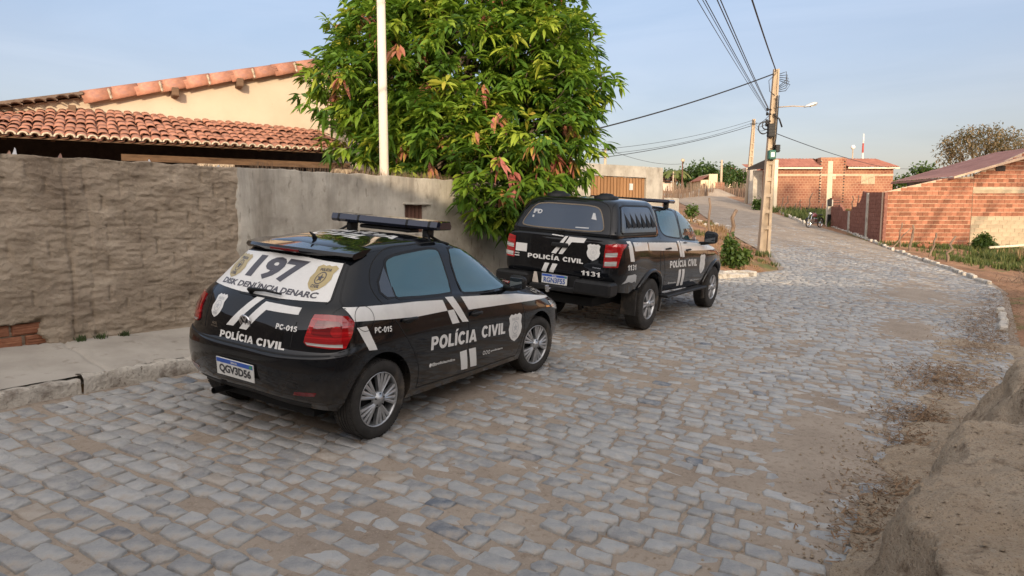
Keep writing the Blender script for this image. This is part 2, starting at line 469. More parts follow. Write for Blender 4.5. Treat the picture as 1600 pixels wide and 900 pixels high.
# left kerb (whitewashed, rough) and sidewalk
M['whitewash'] = rich('whitewash', [(.30, (.20, .17, .14)), (.42, (.52, .47, .40)), (.7, (.66, .61, .53))], scale=4.5, bscale=22, bs=(1., .04), rough=.95,
                      second=[(30, .58, .72, (.16, .13, .10), None), (3, .56, .66, (.26, .22, .18), None)])
M['concrete'] = rich('concrete', [(.3, (.31, .28, .24)), (.55, (.40, .365, .315)), (.8, (.46, .425, .375))], scale=1.7, bscale=40, bs=(.35, .01), rough=.9,
                     second=[(6, .6, .75, (.22, .19, .155), None)])
def left_edge(s): return road_pt(s, 0.)
def kerb_piece(parent, s0, s1, h=.14, wd=.14, off=0., name='kerb_stone', mat=None, seed=0, side=0.):
    """lumpy kerb length following the road edge, slightly rounded"""
    n = max(6, int((s1-s0)/.05)); secp = [(0, -.12), (.01, .0), (.005, h*.75), (.03, h), (wd, h*.98), (wd, -.12)]
    P = np.zeros((n+1, len(secp), 3))
    ss_ = np.linspace(s0, s1, n+1)
    e = 1 if side > .5 else -1
    x0, y0 = road_pt(ss_, side); x1, y1 = road_pt(ss_+.05, side)
    dx, dy = x1-x0, y1-y0; L = np.hypot(dx, dy); nx, ny = (dy/L)*e, (-dx/L)*e
    for j, (a, z) in enumerate(secp):
        nn = fbm(ss_*5+j*.6, j*.9+seed, 0, 31+seed, 4)
        aa = a+.02*nn; zz = z+(.022*fbm(ss_*6+9, j*.4+seed, 0, 77, 4) if z > 0 else 0)
        P[:, j, 0] = x0+nx*aa; P[:, j, 1] = y0+ny*aa; P[:, j, 2] = zt(x0, y0)+zz
    o = grid_mesh(name, P, mat or M['whitewash'], parent, True)
    return o
kerb_l = thing('kerb', 'whitewashed rough concrete kerb along the sidewalk below the long yard wall', 'kerb', kind='structure')
s = -5.5
while s < 15.6:
    L = random.uniform(.9, 1.15); kerb_piece(kerb_l, s, s+L-.012, h=.13, seed=int(s*7) % 50); s += L
n = 90; m = 26
ss_ = np.linspace(-6, 15.7, 1100); aa = np.linspace(0, 1, m)
WALL0 = np.array([-4.69, 6.01]); WD = np.array([.6198, .7848])        # yard wall base line
def wall_pt(t, off=0.):
    """t metres along the yard wall from its point at the left picture edge, off = towards the street"""
    nx, ny = WD[1], -WD[0]
    return WALL0[0]+WD[0]*t+nx*off, WALL0[1]+WD[1]*t+ny*off
P = np.zeros((len(ss_), m, 3))
x0, y0 = road_pt(ss_, 0.)
t_ = (x0-WALL0[0])*WD[0]+(y0-WALL0[1])*WD[1]; wx, wy = wall_pt(t_, -.1)
x1, y1 = road_pt(ss_+.05, 0.); L = np.hypot(x1-x0, y1-y0); x0 = x0-(y1-y0)/L*.135; y0 = y0+(x1-x0)/L*0+.0
for j, a in enumerate(aa):
    X_ = x0+(wx-x0)*a; Y_ = y0+(wy-y0)*a
    P[:, j, 0] = X_; P[:, j, 1] = Y_; P[:, j, 2] = zt(X_, Y_)+.125+.05*a+.006*fbm(X_*3, Y_*3, 0, 4, 4)-.022*np.exp(-((((ss_+.04*vnoise(X_*4, Y_*4, 0, 9)) % 1.75)-.87)/.014)**2)-.014*np.exp(-(((fbm(X_*.8, Y_*.8, 0, 44, 3)))/.012)**2)
o = grid_mesh('sidewalk', P, M['concrete']); tag(o, kind='structure')

# right kerb: separate whitewashed stones
kerb_r = thing('kerb', 'row of whitewashed kerb stones along the right edge of the street by the brick walls', 'kerb', kind='structure')
def kerb_line(pts, parent, w=.13, h=.10, jit=.03, Lr=(.34, .5), skip=.04):
    pts = [np.array(p[:2], float) for p in pts]
    for a, b in zip(pts[:-1], pts[1:]):
        d = b-a; L = np.hypot(*d); d /= L; t = 0
        while t < L:
            l = random.uniform(*Lr)
            if random.random() > skip:
                c = a+d*(t+l/2)+np.array([-d[1], d[0]])*random.gauss(0, jit*.5)
                Mx = Matrix.Translation((c[0], c[1], Z(c[0], c[1])))@Matrix.Rotation(math.atan2(d[1], d[0])+random.gauss(0, .05), 4, 'Z')@Matrix.Rotation(random.gauss(0, .04), 4, 'X')
                mb = MB(); mb.box(-l/2+.015, l/2-.015, -w/2, w/2, -.1, h+random.gauss(0, .02), Mx, bev=.022)
                o = mb.build('kerb_stone', M['whitewash'], parent)
            t += l
kerb_line([(8.4, 11.25), (9.9, 13.4)], kerb_r)
kerb_line([(13.9, 19.4), (15.47, 23.44), (16.71, 28.12), (18.1, 33.3), (19.3, 38.0), (20.0, 41.7)], kerb_r)
kerb_line([(18.9, 43.0), (19.9, 47.5), (21.0, 51.7), (22.0, 56)], kerb_r, h=.18, jit=.12)
kerb_line([(5.2, 17.1), (6.3, 18.05)], kerb_l, w=.35, h=.10)
M['rubble'] = rich('rubble', [(.3, (.30, .26, .22)), (.6, (.55, .50, .44)), (.8, (.65, .6, .52))], scale=6, bscale=20, bs=(.9, .03))
def rock(parent, x, y, z, r, mat, name='stone', sq=.6, seed=0):
    bm = bmesh.new(); bmesh.ops.create_icosphere(bm, subdivisions=1, radius=1)
    for v in bm.verts:
        k = 1+.25*float(vnoise(v.co.x*1.7+seed, v.co.y*1.7, v.co.z*1.7+seed*3, 5)); v.co = Vector((v.co.x*r*k*random.uniform(.9, 1.3), v.co.y*r*k, v.co.z*r*k*sq))
    me = bpy.data.meshes.new(name); bm.to_mesh(me); bm.free(); me.materials.append(mat)
    o = bpy.data.objects.new(name, me); link(o, parent); o.location = (x, y, z); o.rotation_euler = (0, 0, random.uniform(0, 6)); return o
for i in range(9):
    px = 1066+i*9+random.uniform(-3, 3); q = G(px, 345+random.uniform(-3, 2), .35)
    o = rock(None, q[0], q[1], float(ground_z(q[0], q[1]))+.06, random.uniform(.14, .24), M['rubble'], 'white_stone', seed=i)
    tag(o, 'whitish stone lying in the row of stones on the left verge beyond the pickup', 'stone', 'white stones on the left verge')

# right foreground: eroded dirt bank beside the camera
def bank():
    M['bank'] = rich('bank_dirt', [(.25, (.35, .27, .19)), (.5, (.46, .36, .26)), (.8, (.55, .445, .33))], scale=2.2, bscale=34, bs=(1.0, .05), rough=.97, spec=.08,
                     second=[(9, .55, .72, (.20, .145, .10), None), (60, .52, .66, (.50, .41, .31), None), (120, .55, .68, (.17, .12, .08), None)])
    n, m = 560, 300
    s = np.linspace(-2.0, 9.0, n); d = np.linspace(0, 1, m)**1.5*9.0
    S_, D_ = np.meshgrid(s, d, indexing='ij')
    # foot line runs parallel to the street through (1.72,3.3) and (3.63,6.15)
    dirx, diry = .557, .8305
    foot = -.16+.06*S_+.14*fbm(S_*.9, 0, 0, 40, 4)+.10*np.sin(S_*1.3+.6)
    bx = 1.70+dirx*S_; by = 3.31+diry*S_
    D2 = D_-foot
    lip = .50+.13*np.clip(S_, 0, 4)+.16*fbm(S_*1.1+5, .3, 0, 52, 3)
    H = .58+.05*fbm(S_*.6, D_*.6, 0, 60, 3)
    # the top falls away towards the far end and has a washed out gully
    H = (H+.06)*np.clip((4.35-S_+.3*D_)/1.3, 0, 1)**.8*np.clip(1.25-.06*np.abs(S_), .6, 1.2)
    gully = .42*np.exp(-((S_-2.15-.35*D_)/.22)**2)
    f0 = .36+.10*fbm(S_*1.7, 4, 0, 57, 3)+.05*np.clip(S_, 0, 4); wdt = .30+.10*fbm(S_*2.1, 8, 0, 58, 3)+.06*np.clip(S_, 0, 4)
    k = np.clip((D2-f0)/np.maximum(wdt, .15), 0, 1); lip = f0+wdt
    tal = .10*np.clip(D2/f0, 0, 1)**1.2; prof = tal*(1-k)+k*k*(3-2*k)*(1-.0)*1.0+.0
    prof = np.where(k >= 1, 1.0, prof)
    z = H*prof*(1-gully*np.clip(k, 0, 1))
    z = z+np.clip(D2-lip, 0, 9)*.035*np.clip((5.5-S_)/2, 0, 1)
    rough_ = np.clip(D2/.15, 0, 1)
    z = z+rough_*((.012+.040*k)*fbm(S_*2.0, D_*2.0, 0, 71, 4)+.011*fbm(S_*9, D_*9, 0, 73, 5)+.05*k*np.minimum(fbm(S_*3, D_*3, 0, 75, 4)+.35, 0))*np.clip((6.5-S_)/3, .3, 1)
    # small terrace/scallops on the face
    z = z+.03*np.sin(D2*22+3*fbm(S_*2, D_*2, 0, 80, 2))*np.clip(k*(1-k)*4, 0, 1)*np.clip((5-S_)/2, 0, 1)
    z = z-.05*np.clip(1-D2/.06, 0, 1)
    off = .05*fbm(S_*3, D_*4, z*6, 90, 4)*np.clip(D2/.1, 0, 1)
    X_ = bx+diry*(D_+off); Y_ = by-dirx*(D_+off)
    P = np.stack([X_, Y_, zt(X_, Y_)-.0+z], -1)
    o = grid_mesh('dirt_bank', P, M['bank']); tag(o, kind='structure')
    return P
BANK = bank()
def bank_clods():
    mb = MB(); n, m = BANK.shape[:2]
    for i in range(5200):
        a = random.randrange(20, n-60); b = int(random.random()**1.3*m*.62); x, y, z = BANK[a, b]+np.array([random.gauss(0, .01), random.gauss(0, .01), 0]); r = random.choice((.003, .004, .005, .007, .009, .014))*random.uniform(.7, 1.2)
        if y < 1.5: continue
        t = random.uniform(0, 6); c, s2 = math.cos(t)*r, math.sin(t)*r; z += r*.3
        mb.add([(x+c, y+s2, z), (x-s2, y+c, z+r*.2), (x-c*.8, y-s2, z), (x+s2, y-c*1.2, z-r*.2), (x+r*.2, y, z+r*.8)], [(0, 1, 4), (1, 2, 4), (2, 3, 4), (3, 0, 4)])
    o = mb.build('bank_clods', M['bank']); tag(o, 'loose crumbs of earth lying on the dirt bank', 'dirt', kind='stuff')
bank_clods()
# clods, gravel and litter at the foot of the bank: nobody could count them
def litter():
    mb = MB()
    for i in range(4200):
        s = random.uniform(-1.5, 13); w = random.gauss(.05, .16 if random.random() < .8 else .5)
        x = 1.70+.557*s+.8305*w; y = 3.31+.8305*s-.557*w
        if s > 5: x += random.uniform(0, 1.3)*.83; y -= random.uniform(0, 1.3)*.557
        r = random.uniform(.004, .016)*(1.6 if random.random() < .05 else 1)
        z = Z(x, y)+max(float(sand(np.array(x), np.array(y))), -.02)+r*.3+(.05 if w > .3 and s < 4.5 else 0)
        a = random.uniform(0, 6); c, s2 = math.cos(a)*r, math.sin(a)*r
        mb.add([(x+c, y+s2, z), (x-s2, y+c, z+r*.1), (x-c, y-s2, z), (x+s2, y-c, z-r*.1), (x+r*.1, y, z+r*.8)], [(0, 1, 4), (1, 2, 4), (2, 3, 4), (3, 0, 4)])
    o = mb.build('dirt_clods', M['bank']); tag(o, 'small brown clods and grit scattered along the right road edge', 'dirt', kind='stuff')
litter()
M['straw'] = rich('dry_litter', [(.3, (.16, .10, .06)), (.7, (.30, .20, .12))], scale=20, bs=(.1, .002))
def leaf_litter():
    mb = MB()
    patches = [(1470, 600, 60, 9), (1545, 500, 50, 14), (1480, 585, 55, 8), (1440, 655, 35, 8), (1560, 465, 35, 12), (1450, 700, 30, 9), (1530, 545, 30, 10), (1575, 490, 45, 14), (1590, 460, 40, 10), (1545, 520, 35, 10), (1410, 790, 26, 22), (1395, 860, 25, 20)]
    for px, py, rx, ry in patches:
        for i in range(700):
            qx = random.gauss(px, rx*.6); qy = random.gauss(py, ry)
            if qy < 430: continue
            q = G(qx, qy) if i % 6 == 0 else q+np.array([random.gauss(0, .09), random.gauss(0, .09), 0])
            x, y = q[0], q[1]; z = Z(x, y)+.01+random.random()*.025
            a = random.uniform(0, 6); L = random.uniform(.02, .09); w = random.uniform(.002, .008)
            dx, dy = math.cos(a), math.sin(a); t = random.uniform(-.02, .03)
            mb.add([(x-dy*w, y+dx*w, z), (x+dy*w, y-dx*w, z), (x+dx*L+dy*w*.4, y+dy*L-dx*w*.4, z+t), (x+dx*L*.9-dy*w*.4, y+dy*L*.9+dx*w*.4, z+t+.004)], [(0, 1, 2, 3)])
    o = mb.build('leaf_litter', M['straw']); tag(o, 'dark brown dry leaf and twig litter swept up on the right road edge', 'litter', kind='stuff')
leaf_litter()
# ================================================================== yard wall
WTOP = 2.435
M['rough'] = rich('rough_mortar', [(.22, (.20, .155, .115)), (.45, (.31, .25, .185)), (.62, (.38, .31, .235)), (.85, (.50, .42, .32))], scale=3.2, bscale=30, bs=(.9, .022), rough=.97, spec=.1,
                  stretch=(1, 1, 1.5), second=[(1.1, .52, .72, (.20, .155, .115), None), (16, .62, .8, (.46, .36, .25), (1, 1, 3))])
M['plaster'] = rich('grey_plaster', [(.28, (.27, .24, .20)), (.48, (.43, .395, .335)), (.70, (.54, .50, .43))], scale=2.1, bscale=45, bs=(.5, .012), rough=.93, spec=.15,
                    second=[(2.4, .56, .70, (.25, .22, .18), (1, 1, .22)), (5, .60, .78, (.46, .425, .365), (1, 1, .6)), (13, .60, .72, (.19, .165, .135), (1, 1, .3)), (1.3, .55, .75, (.34, .31, .265), (1, 1, .5))])
def wall_mesh(name, t0, t1, disp, parent, mat, thick=.15, dt=.016, edge=None, hole=None, top=None):
    n = max(4, int((t1-t0)/dt)); T_ = np.linspace(t0, t1, n+1)
    k = 150; q = np.concatenate([[-.03, -.02, -.01], np.linspace(0, 1, k)])
    TT, Q = np.meshgrid(T_, q, indexing='ij')
    x, y = wall_pt(TT, 0); zb = zt(x, y)+.05
    zt_ = WTOP+.012*fbm(TT*5, 0, 0, 12, 4)+(top(TT) if top else 0)
    front = Q >= 0
    z = np.where(front, zt_+(zb-zt_)*np.clip(Q, 0, 1), np.where(Q < -.015, np.where(Q < -.025, zb, zt_), zt_))
    off = np.where(front, disp(TT, z), np.where(Q < -.015, -thick, -.02))
    if edge is not None:     # ragged vertical start
        pass
    x, y = wall_pt(TT, off)
    return grid_mesh(name, np.stack([x, y, z], -1), mat, parent, True)
def rough_disp(t, z):
    row = np.floor((z-.1)/.152); zz = (z-.1)/.152-row
    tt = (t+.165*(row % 2)+.05*_hash(row.astype(int), 0*row.astype(int), 0*row.astype(int), 3))/.33; c = np.floor(tt); tf = tt-c
    ci = c.astype(int); ri = row.astype(int)
    bl = _hash(ci, ri, 0*ri, 8)
    d = .007*(bl-.5)
    ex = np.minimum(tf, 1-tf)*.33; ez = np.minimum(zz, 1-zz)*.152
    wob = .006*vnoise(t*14, z*14, 0, 4)
    j = np.exp(-((ex+wob)/.011)**2)*(_hash(ci, ri, 0*ri+1, 8) > .45)
    jz = np.exp(-((ez+wob)/.009)**2)*(_hash(ci, ri, 0*ri+2, 8) > .62)
    d = d-.022*j-.009*jz
    st = fbm(t*3.5, z*17, 0, 61, 4)
    d = d+.004*st+.007*fbm(t*2.2, z*2.2, 0, 62, 4)-.010*np.maximum(fbm(t*16, z*20, 0, 95, 3)-.55, 0)+.007*(np.clip(fbm(t*3.1+4, z*3.6, 0, 91, 4), -.1, .5))+.008*fbm(t*11, z*30, 0, 63, 3)+.009*np.maximum(fbm(t*7, z*14, 0, 64, 3), 0)-.003*np.maximum(np.sin(z*2*PI/.0507)*vnoise(t*5, z*8, 0, 68), 0)
    # vertical construction joint near the left picture edge
    d = d-.02*np.exp(-((t-.62+.02*vnoise(z*5, 0, 0, 2))/.012)**2)-.012*np.exp(-((t-.80+.03*vnoise(z*4, 3, 0, 2))/.012)**2)
    # broken place with bare bricks low at the left edge
    br = (t < .36+.05*vnoise(z*9, 1, 0, 6)) & (t > -.35) & (z < .89+.03*vnoise(t*8, 2, 0, 5)) & (z > .58)
    return np.where(br, d-.065, d)
yw = thing('yard_wall', 'long brown wall of rough mortared blocks at the left with a broken patch of bare bricks', 'wall', (0, 0, 0))
wall_mesh('rough_render', -.9, 2.40, rough_disp, yw, M['rough'])
wall_mesh('rough_render', -7.0, -.9, rough_disp, yw, M['rough'], dt=.05)
M['brick_old'] = rich('old_brick', [(.3, (.22, .09, .05)), (.6, (.36, .16, .09)), (.8, (.45, .24, .15))], scale=9, bscale=50, bs=(.8, .008), rnd=.2, stretch=(1, 1, 3))
k = 0
for r in range(3):
    for c in range(3):
        t0 = -.42+c*.27+.1*(r % 2); z0 = .53+r*.115
        wid = .25
        a = wall_pt(t0+wid/2, -.105)
        Mx = Matrix.Translation((a[0], a[1], z0+.05))@Matrix.Rotation(math.atan2(WD[1], WD[0])+random.gauss(0, .05), 4, 'Z')@Matrix.Rotation(random.gauss(0, .03), 4, 'Y')
        mb = MB(); mb.box(-wid/2, wid/2, -.05-random.uniform(0, .02), .03, -.05, .052, None, bev=.007)
        for gz in (-.026, 0, .026): mb.box(-wid/2+.004, wid/2-.004, -.0555-.014, -.045, gz-.007, gz+.007)
        o = mb.build('brick', M['brick_old'], yw); o.matrix_world = Mx
def plaster_disp(t, z):
    d = .010*fbm(t*1.2, z*1.2, 0, 81, 3)+.0035*fbm(t*9, z*9, 0, 82, 4)+.004*np.clip(fbm(t*3, z*3, 0, 83, 3), .2, 1)
    e = 2.40+.03*fbm(z*4, 1, 0, 84, 4)-.02*(WTOP-z)
    d = d+.018-.05*np.clip((e-t)/.02, 0, 1)
    nich = (t > 5.0) & (t < 5.42) & (z > 1.62) & (z < 2.035)
    d = d-.004*np.exp(-((t-3.62-.1*vnoise(z*3, 7, 0, 1))/.008)**2)-.12*nich
    return d
pw = thing('yard_wall', 'grey plastered yard wall with water stains behind the two police vehicles', 'wall', (0, 0, 0))
M['plaster_wall'] = M['plaster'].copy(); _m = M['plaster_wall']; _m.name = 'stained_plaster'; n = _m.node_tree; b = n.nodes['Principled BSDF']
_src = b.inputs['Base Color'].links[0].from_socket
_sp = n.nodes.new('ShaderNodeSeparateXYZ'); n.links.new(tc(n), _sp.inputs[0])
_zz = node(n, 'ShaderNodeMapRange'); _zz.inputs[1].default_value = 1.55; _zz.inputs[2].default_value = 2.43; n.links.new(_sp.outputs[2], _zz.inputs[0])
_ns = ramp(n, noise_fac(n, 6, 6, .7, vec_scale=(1, 1, .16)), [(.42, (0, 0, 0)), (.68, (1, 1, 1))])
_mm = node(n, 'ShaderNodeMath'); _mm.operation = 'MULTIPLY'; n.links.new(_zz.outputs[0], _mm.inputs[0]); n.links.new(_ns, _mm.inputs[1])
_m2 = node(n, 'ShaderNodeMath'); _m2.operation = 'MULTIPLY'; _m2.inputs[1].default_value = .62; n.links.new(_mm.outputs[0], _m2.inputs[0]); n.links.new(mix(n, _m2.outputs[0], _src, (.19, .175, .155)), b.inputs['Base Color'])
wall_mesh('plaster', 2.30, 9.3, plaster_disp, pw, M['plaster_wall'])
M['old_wood'] = rich('old_wood', [(.3, (.07, .035, .025)), (.6, (.14, .07, .05)), (.8, (.20, .11, .08))], scale=5, stretch=(6, 6, .6), bscale=20, bs=(.5, .01), rough=.8)
ang = math.atan2(WD[1], WD[0])
def at_wall(t, off, z): a = wall_pt(t, off); return Matrix.Translation((a[0], a[1], z))@Matrix.Rotation(ang, 4, 'Z')
for i in range(5):
    mb = MB(); mb.box(-.036, .036, -.012, .012, -.2, .205, bev=.004)
    o = mb.build('shutter_board', M['old_wood'], pw); o.matrix_world = at_wall(5.05+i*.079, -.055+random.gauss(0, .003), 1.83)
mb = MB(); mb.box(-.24, .30, -.075, .02, -.012, .014, bev=.004); o = mb.build('ledge', M['plaster'], pw); o.matrix_world = at_wall(5.20, .0, 2.05)
for i, t in enumerate((.10, .21, .255, .62, 1.45, 1.9, 2.2)):
    a = wall_pt(t, -.06)
    mb = MB(); h = (.06, .045, .075, .05, .045, .03, .03)[i]
    mb.add([(-.02, -.006, 0), (.02, -.006, 0), (.02, .006, 0), (-.02, .006, 0), (.006, 0, h), (.014, .002, h*.8)], [(0, 1, 5, 4), (1, 2, 5), (2, 3, 4, 5), (3, 0, 4), (0, 3, 2, 1)])
    o = mb.build('glass_shard', simple('shard%d' % i, (.5, .52, .55) if i in (2, 4, 6) else (.28, .15, .10), .3), yw); o.location = (a[0], a[1], WTOP-.01); o.rotation_euler = (0, 0, random.uniform(0, 3))
M['dead_grass'] = rich('dead_grass', [(.3, (.10, .065, .045)), (.7, (.20, .14, .09))], scale=9, bs=(.1, .002))
mb = MB()
for i in range(620):
    t = random.uniform(2.0, 7.2); a = wall_pt(t, random.uniform(-.13, -.05)); h = random.uniform(.03, .11)*(1.3 if t > 2.6 else .6); w = .004
    L = random.gauss(0, .02)
    mb.add([(a[0]-w, a[1], WTOP-.02), (a[0]+w, a[1], WTOP-.02), (a[0]+L, a[1]+random.gauss(0, .02), WTOP+h)], [(0, 1, 2)])
o = mb.build('dry_grass', M['dead_grass']); tag(o, 'short dead grass stalks growing along the top of the yard wall', 'grass', kind='stuff')
# weeds at the foot of the rough wall
M['weed'] = rich('weed', [(.3, (.035, .055, .02)), (.7, (.08, .11, .04))], scale=9, bs=(.1, .002), tintmix=None)
def blades(cx, cy, z, n, r, h, mb, lean=.5, w=.008):
    for i in range(n):
        a = random.uniform(0, 6.28); q = random.random()**.6*r; x = cx+math.cos(a)*q; y = cy+math.sin(a)*q
        hh = h*random.uniform(.5, 1.1); L = hh*random.uniform(0, lean); b = random.uniform(0, 6.28)
        zz = z(x, y) if callable(z) else z
        dx, dy = math.cos(b), math.sin(b)
        mb.add([(x-dy*w, y+dx*w, zz), (x+dy*w, y-dx*w, zz), (x+dx*L*.5+dy*w*.8, y+dy*L*.5-dx*w*.8, zz+hh*.6), (x+dx*L*.5-dy*w*.8, y+dy*L*.5+dx*w*.8, zz+hh*.6), (x+dx*L, y+dy*L, zz+hh)], [(0, 1, 2, 3), (3, 2, 4)], random.random())
for i, px in enumerate((146, 178, 216)):
    q = G(px, 548-(px-146)*.13, .13); t = (q[0]-WALL0[0])*WD[0]+(q[1]-WALL0[1])*WD[1]; a = wall_pt(t, .04)
    mb = MB(); blades(a[0], a[1], Z(*a)+.15, 60, .05, .085, mb, .9, .005); o = mb.build('weed', M['weed'])
    tag(o, ('leftmost weed', 'middle weed', 'rightmost weed')[i]+' of three green tufts at the foot of the rough brown wall', 'weed', 'weeds at the foot of the rough wall')

# ================================================================== house with lean-to roof
E1 = at(540, 240, 13.0); HX = np.array([.848, .53]); HY = np.array([-.53, .848])
HM = Matrix(((HX[0], HY[0], 0, E1[0]), (HX[1], HY[1], 0, E1[1]), (0, 0, 1, 0), (0, 0, 0, 1)))
HMi = HM.inverted()
def hpt(px, py, Yl):
    d = ray(px, py); o = HMi@Vector(CP); dl = HMi.to_3x3()@Vector(d); t = (Yl-o.y)/dl.y; p = o+dl*t; return p.x, p.z
M['yellow_wall'] = rich('yellow_wall', [(.3, (.52, .425, .32)), (.6, (.58, .48, .37)), (.8, (.62, .52, .40))], scale=1.2, bscale=30, bs=(.25, .01), rough=.9,
                        second=[(2.0, .66, .74, (.55, .45, .32), (1, 1, 2)), (9, .70, .78, (.35, .27, .18), (1, 1, 1.5))])
M['tile'] = rich('clay_tile', [(.25, (.25, .115, .075)), (.5, (.36, .165, .108)), (.75, (.45, .235, .165))], scale=6, bscale=40, bs=(.6, .01), rough=.85, rnd=.16,
                 second=[(4, .56, .72, (.26, .14, .12), None), (14, .66, .8, (.16, .12, .10), None)])
M['tile_dark'] = rich('weathered_tile', [(.3, (.07, .05, .04)), (.6, (.17, .12, .09)), (.8, (.34, .26, .19))], scale=7, bscale=40, bs=(.8, .015), rnd=.25)
M['lime'] = rich('lime_mortar', [(.3, (.22, .16, .11)), (.5, (.52, .44, .33)), (.8, (.66, .58, .46))], scale=14, bscale=40, bs=(.7, .01))
M['beam'] = rich('beam_wood', [(.3, (.09, .055, .035)), (.6, (.17, .105, .065)), (.8, (.22, .145, .09))], scale=4, stretch=(1, 5, 5), bscale=30, bs=(.5, .01))
M['dark_in'] = simple('dark_shade_wall', (.045, .035, .03), .95, var=.3)  # near-black standing in for veranda shade, reused for dark gaps and a roof verge
house = thing('house', 'pale yellow gabled house with clay tile lean-to roof behind the yard wall', 'house', matrix=HM)
g_ = Z(E1[0], E1[1])+.1
ax, az = hpt(474, 103, 2.2); bx_, bz_ = hpt(128, 152, 2.2)
slope = (az-bz_)/(ax-bx_)
cxl, czl = hpt(0, 168, 2.2); slopeL = (bz_-czl)/(bx_-cxl)
LX = -11.0; RX = ax+(ax-LX)*.55
def rakez(x): return (az-slope*abs(x-ax) if x >= bx_ else bz_-slopeL*(bx_-x)) if x <= ax else az-slope*1.0*(x-ax)
LT0, LT1, LTY = 3.09, 3.86, 2.2
xk1, zk1 = hpt(130, 168, 2.2); xk0, zk0 = hpt(0, 178, 2.2)
def lt1(X_): return float(np.interp(X_, [xk0-2, xk0, xk1, .2], [zk0-.15, zk0, zk1-.03, hpt(520, 206, 2.2)[1]]))
xa = RX
v = []
outline = [(LX, g_), (LX, rakez(LX)), (bx_, bz_), (ax, az), (xa, rakez(xa)), (xa, g_)]
def prism_xz(pts, y0, y1):
    n = len(pts); v = [(x, y0, z) for x, z in pts]+[(x, y1, z) for x, z in pts]
    f = [tuple(range(n)), tuple(range(2*n-1, n-1, -1))]+[((i+1) % n, i, n+i, n+(i+1) % n) for i in range(n)]
    return v, f
v, f = prism_xz(outline, 2.2, 2.35); mk('gable_wall', v, f, M['yellow_wall'], house)
v, f = prism_xz([(LX, g_), (LX, 3.6), (.4, 3.6), (.4, g_)], 2.12, 2.197); mk('dark_shade_wall', v, f, M['dark_in'], house)  # dark sheet standing in for the deep shade under the lean-to
mb = MB(); mb.box(LX, LX+.15, 2.35, 9, g_, rakez(LX)); mb.box(xa-.15, xa, 2.35, 9, g_, rakez(xa)); mb.box(LX, xa, 9, 9.15, g_, rakez(LX))
mb.build('side_wall', M['yellow_wall'], house)
def tile_mesh(L=.44, r0=.095, r1=.075, th=.013, n=7, name='roof_tile', mat=None, up=True):
    mb = MB(); v = []; 
    for (yy, r) in ((0, r0), (L, r1)):
        for rr in (r, r-th):
            for k in range(n): a = PI*k/(n-1); v.append((math.cos(a)*rr, yy, (math.sin(a)*rr*.50) if up else -math.sin(a)*rr*.55))
    f = []
    def q(a, b, k): f.append((a*n+k, a*n+k+1, b*n+k+1, b*n+k))
    for k in range(n-1): q(0, 2, k); f.append((3*n+k, 3*n+k+1, n+k+1, n+k)); f.append((n+k, n+k+1, k+1, k)); f.append((2*n+k, 2*n+k+1, 3*n+k+1, 3*n+k))
    me = bpy.data.meshes.new(name); me.from_pydata(v, [], f); me.polygons.foreach_set('use_smooth', [True]*len(f)); me.materials.append(mat or M['tile']); me.update(); return me
tm = tile_mesh(.44, .077, .062, .011); pit = math.atan2(LT1-LT0, LTY)
rows = 7; step = LTY/math.cos(pit)/rows*1.0
tl_, tr_ = lt1(LX+1.2)-.03, lt1(.18)-.03
roofp = mk('lean_to_roof', [(LX+1.2, -.02, LT0-.03), (.18, -.02, LT0-.03), (.18, LTY-.003, tr_), (LX+1.2, LTY-.003, tl_), (LX+1.2, -.02, LT0-.05), (.18, -.02, LT0-.05), (.18, LTY-.003, tr_-.02), (LX+1.2, LTY-.003, tl_-.02)],
           [(0, 1, 2, 3), (7, 6, 5, 4), (0, 4, 5, 1), (1, 5, 6, 2), (3, 7, 4, 0)], M['beam'], house)
sp = .150; under = MB(); extra = MB()
for c in range(64):
    X_ = .1-c*sp; pit = math.atan2(lt1(X_)-LT0, LTY); step = LTY/math.cos(pit)/rows
    sag = -.02*math.sin(c*.5)
    for r in range(rows):
        s = r*step-.06
        mtx = Matrix.Translation((X_+random.gauss(0, .009), s*math.cos(pit), LT0+.02+s*math.sin(pit)+.005+.006*(r % 2)+sag*.5+random.gauss(0, .006)))@Matrix.Rotation(pit-.045+random.gauss(0, .012), 4, 'X')@Matrix.Rotation(random.gauss(0, .03), 4, 'Z')
        if c < 42: o = link(bpy.data.objects.new('roof_tile', tm), roofp); o.matrix_local = mtx
        else: extra.add([tuple(mtx@v_.co) for v_ in tm.vertices], [tuple(p_.vertices) for p_ in tm.polygons])
        n = 5; vv = []
        for yy, r_ in ((-.02, .066), (.42, .074)):
            for k in range(n): a = PI*k/(n-1); vv.append(tuple(Matrix.Translation((X_-sp/2, s*math.cos(pit), LT0+.035+s*math.sin(pit)))@Matrix.Rotation(pit-.05, 4, 'X')@Vector((math.cos(a)*r_, yy, -math.sin(a)*.05))))
        under.add(vv, [(k, k+1, n+k+1, n+k) for k in range(n-1)])
o = under.build('channel_tiles', M['tile'], roofp, True); o['kind'] = 'stuff'; o = extra.build('roof_tiles', M['tile'], roofp, True); o['kind'] = 'stuff'
mb = MB()
for c in range(64):
    X_ = .1-c*sp; n = 7; vv = []
    for yy, rr in ((-.075, .074), (-.075, .048), (-.01, .07), (-.01, .04)):
        for k in range(n): a = PI*k/(n-1); vv.append((X_+math.cos(a)*rr, yy, LT0+.018+math.sin(a)*rr*.80-.02))
    ff = []
    for k in range(n-1): ff += [(k, k+1, n+k+1, n+k), (k, 2*n+k, 2*n+k+1, k+1), (n+k, n+k+1, 3*n+k+1, 3*n+k)]
    mb.add(vv, ff)
o = mb.build('eave_mortar', M['lime'], roofp, True)
mb = MB()
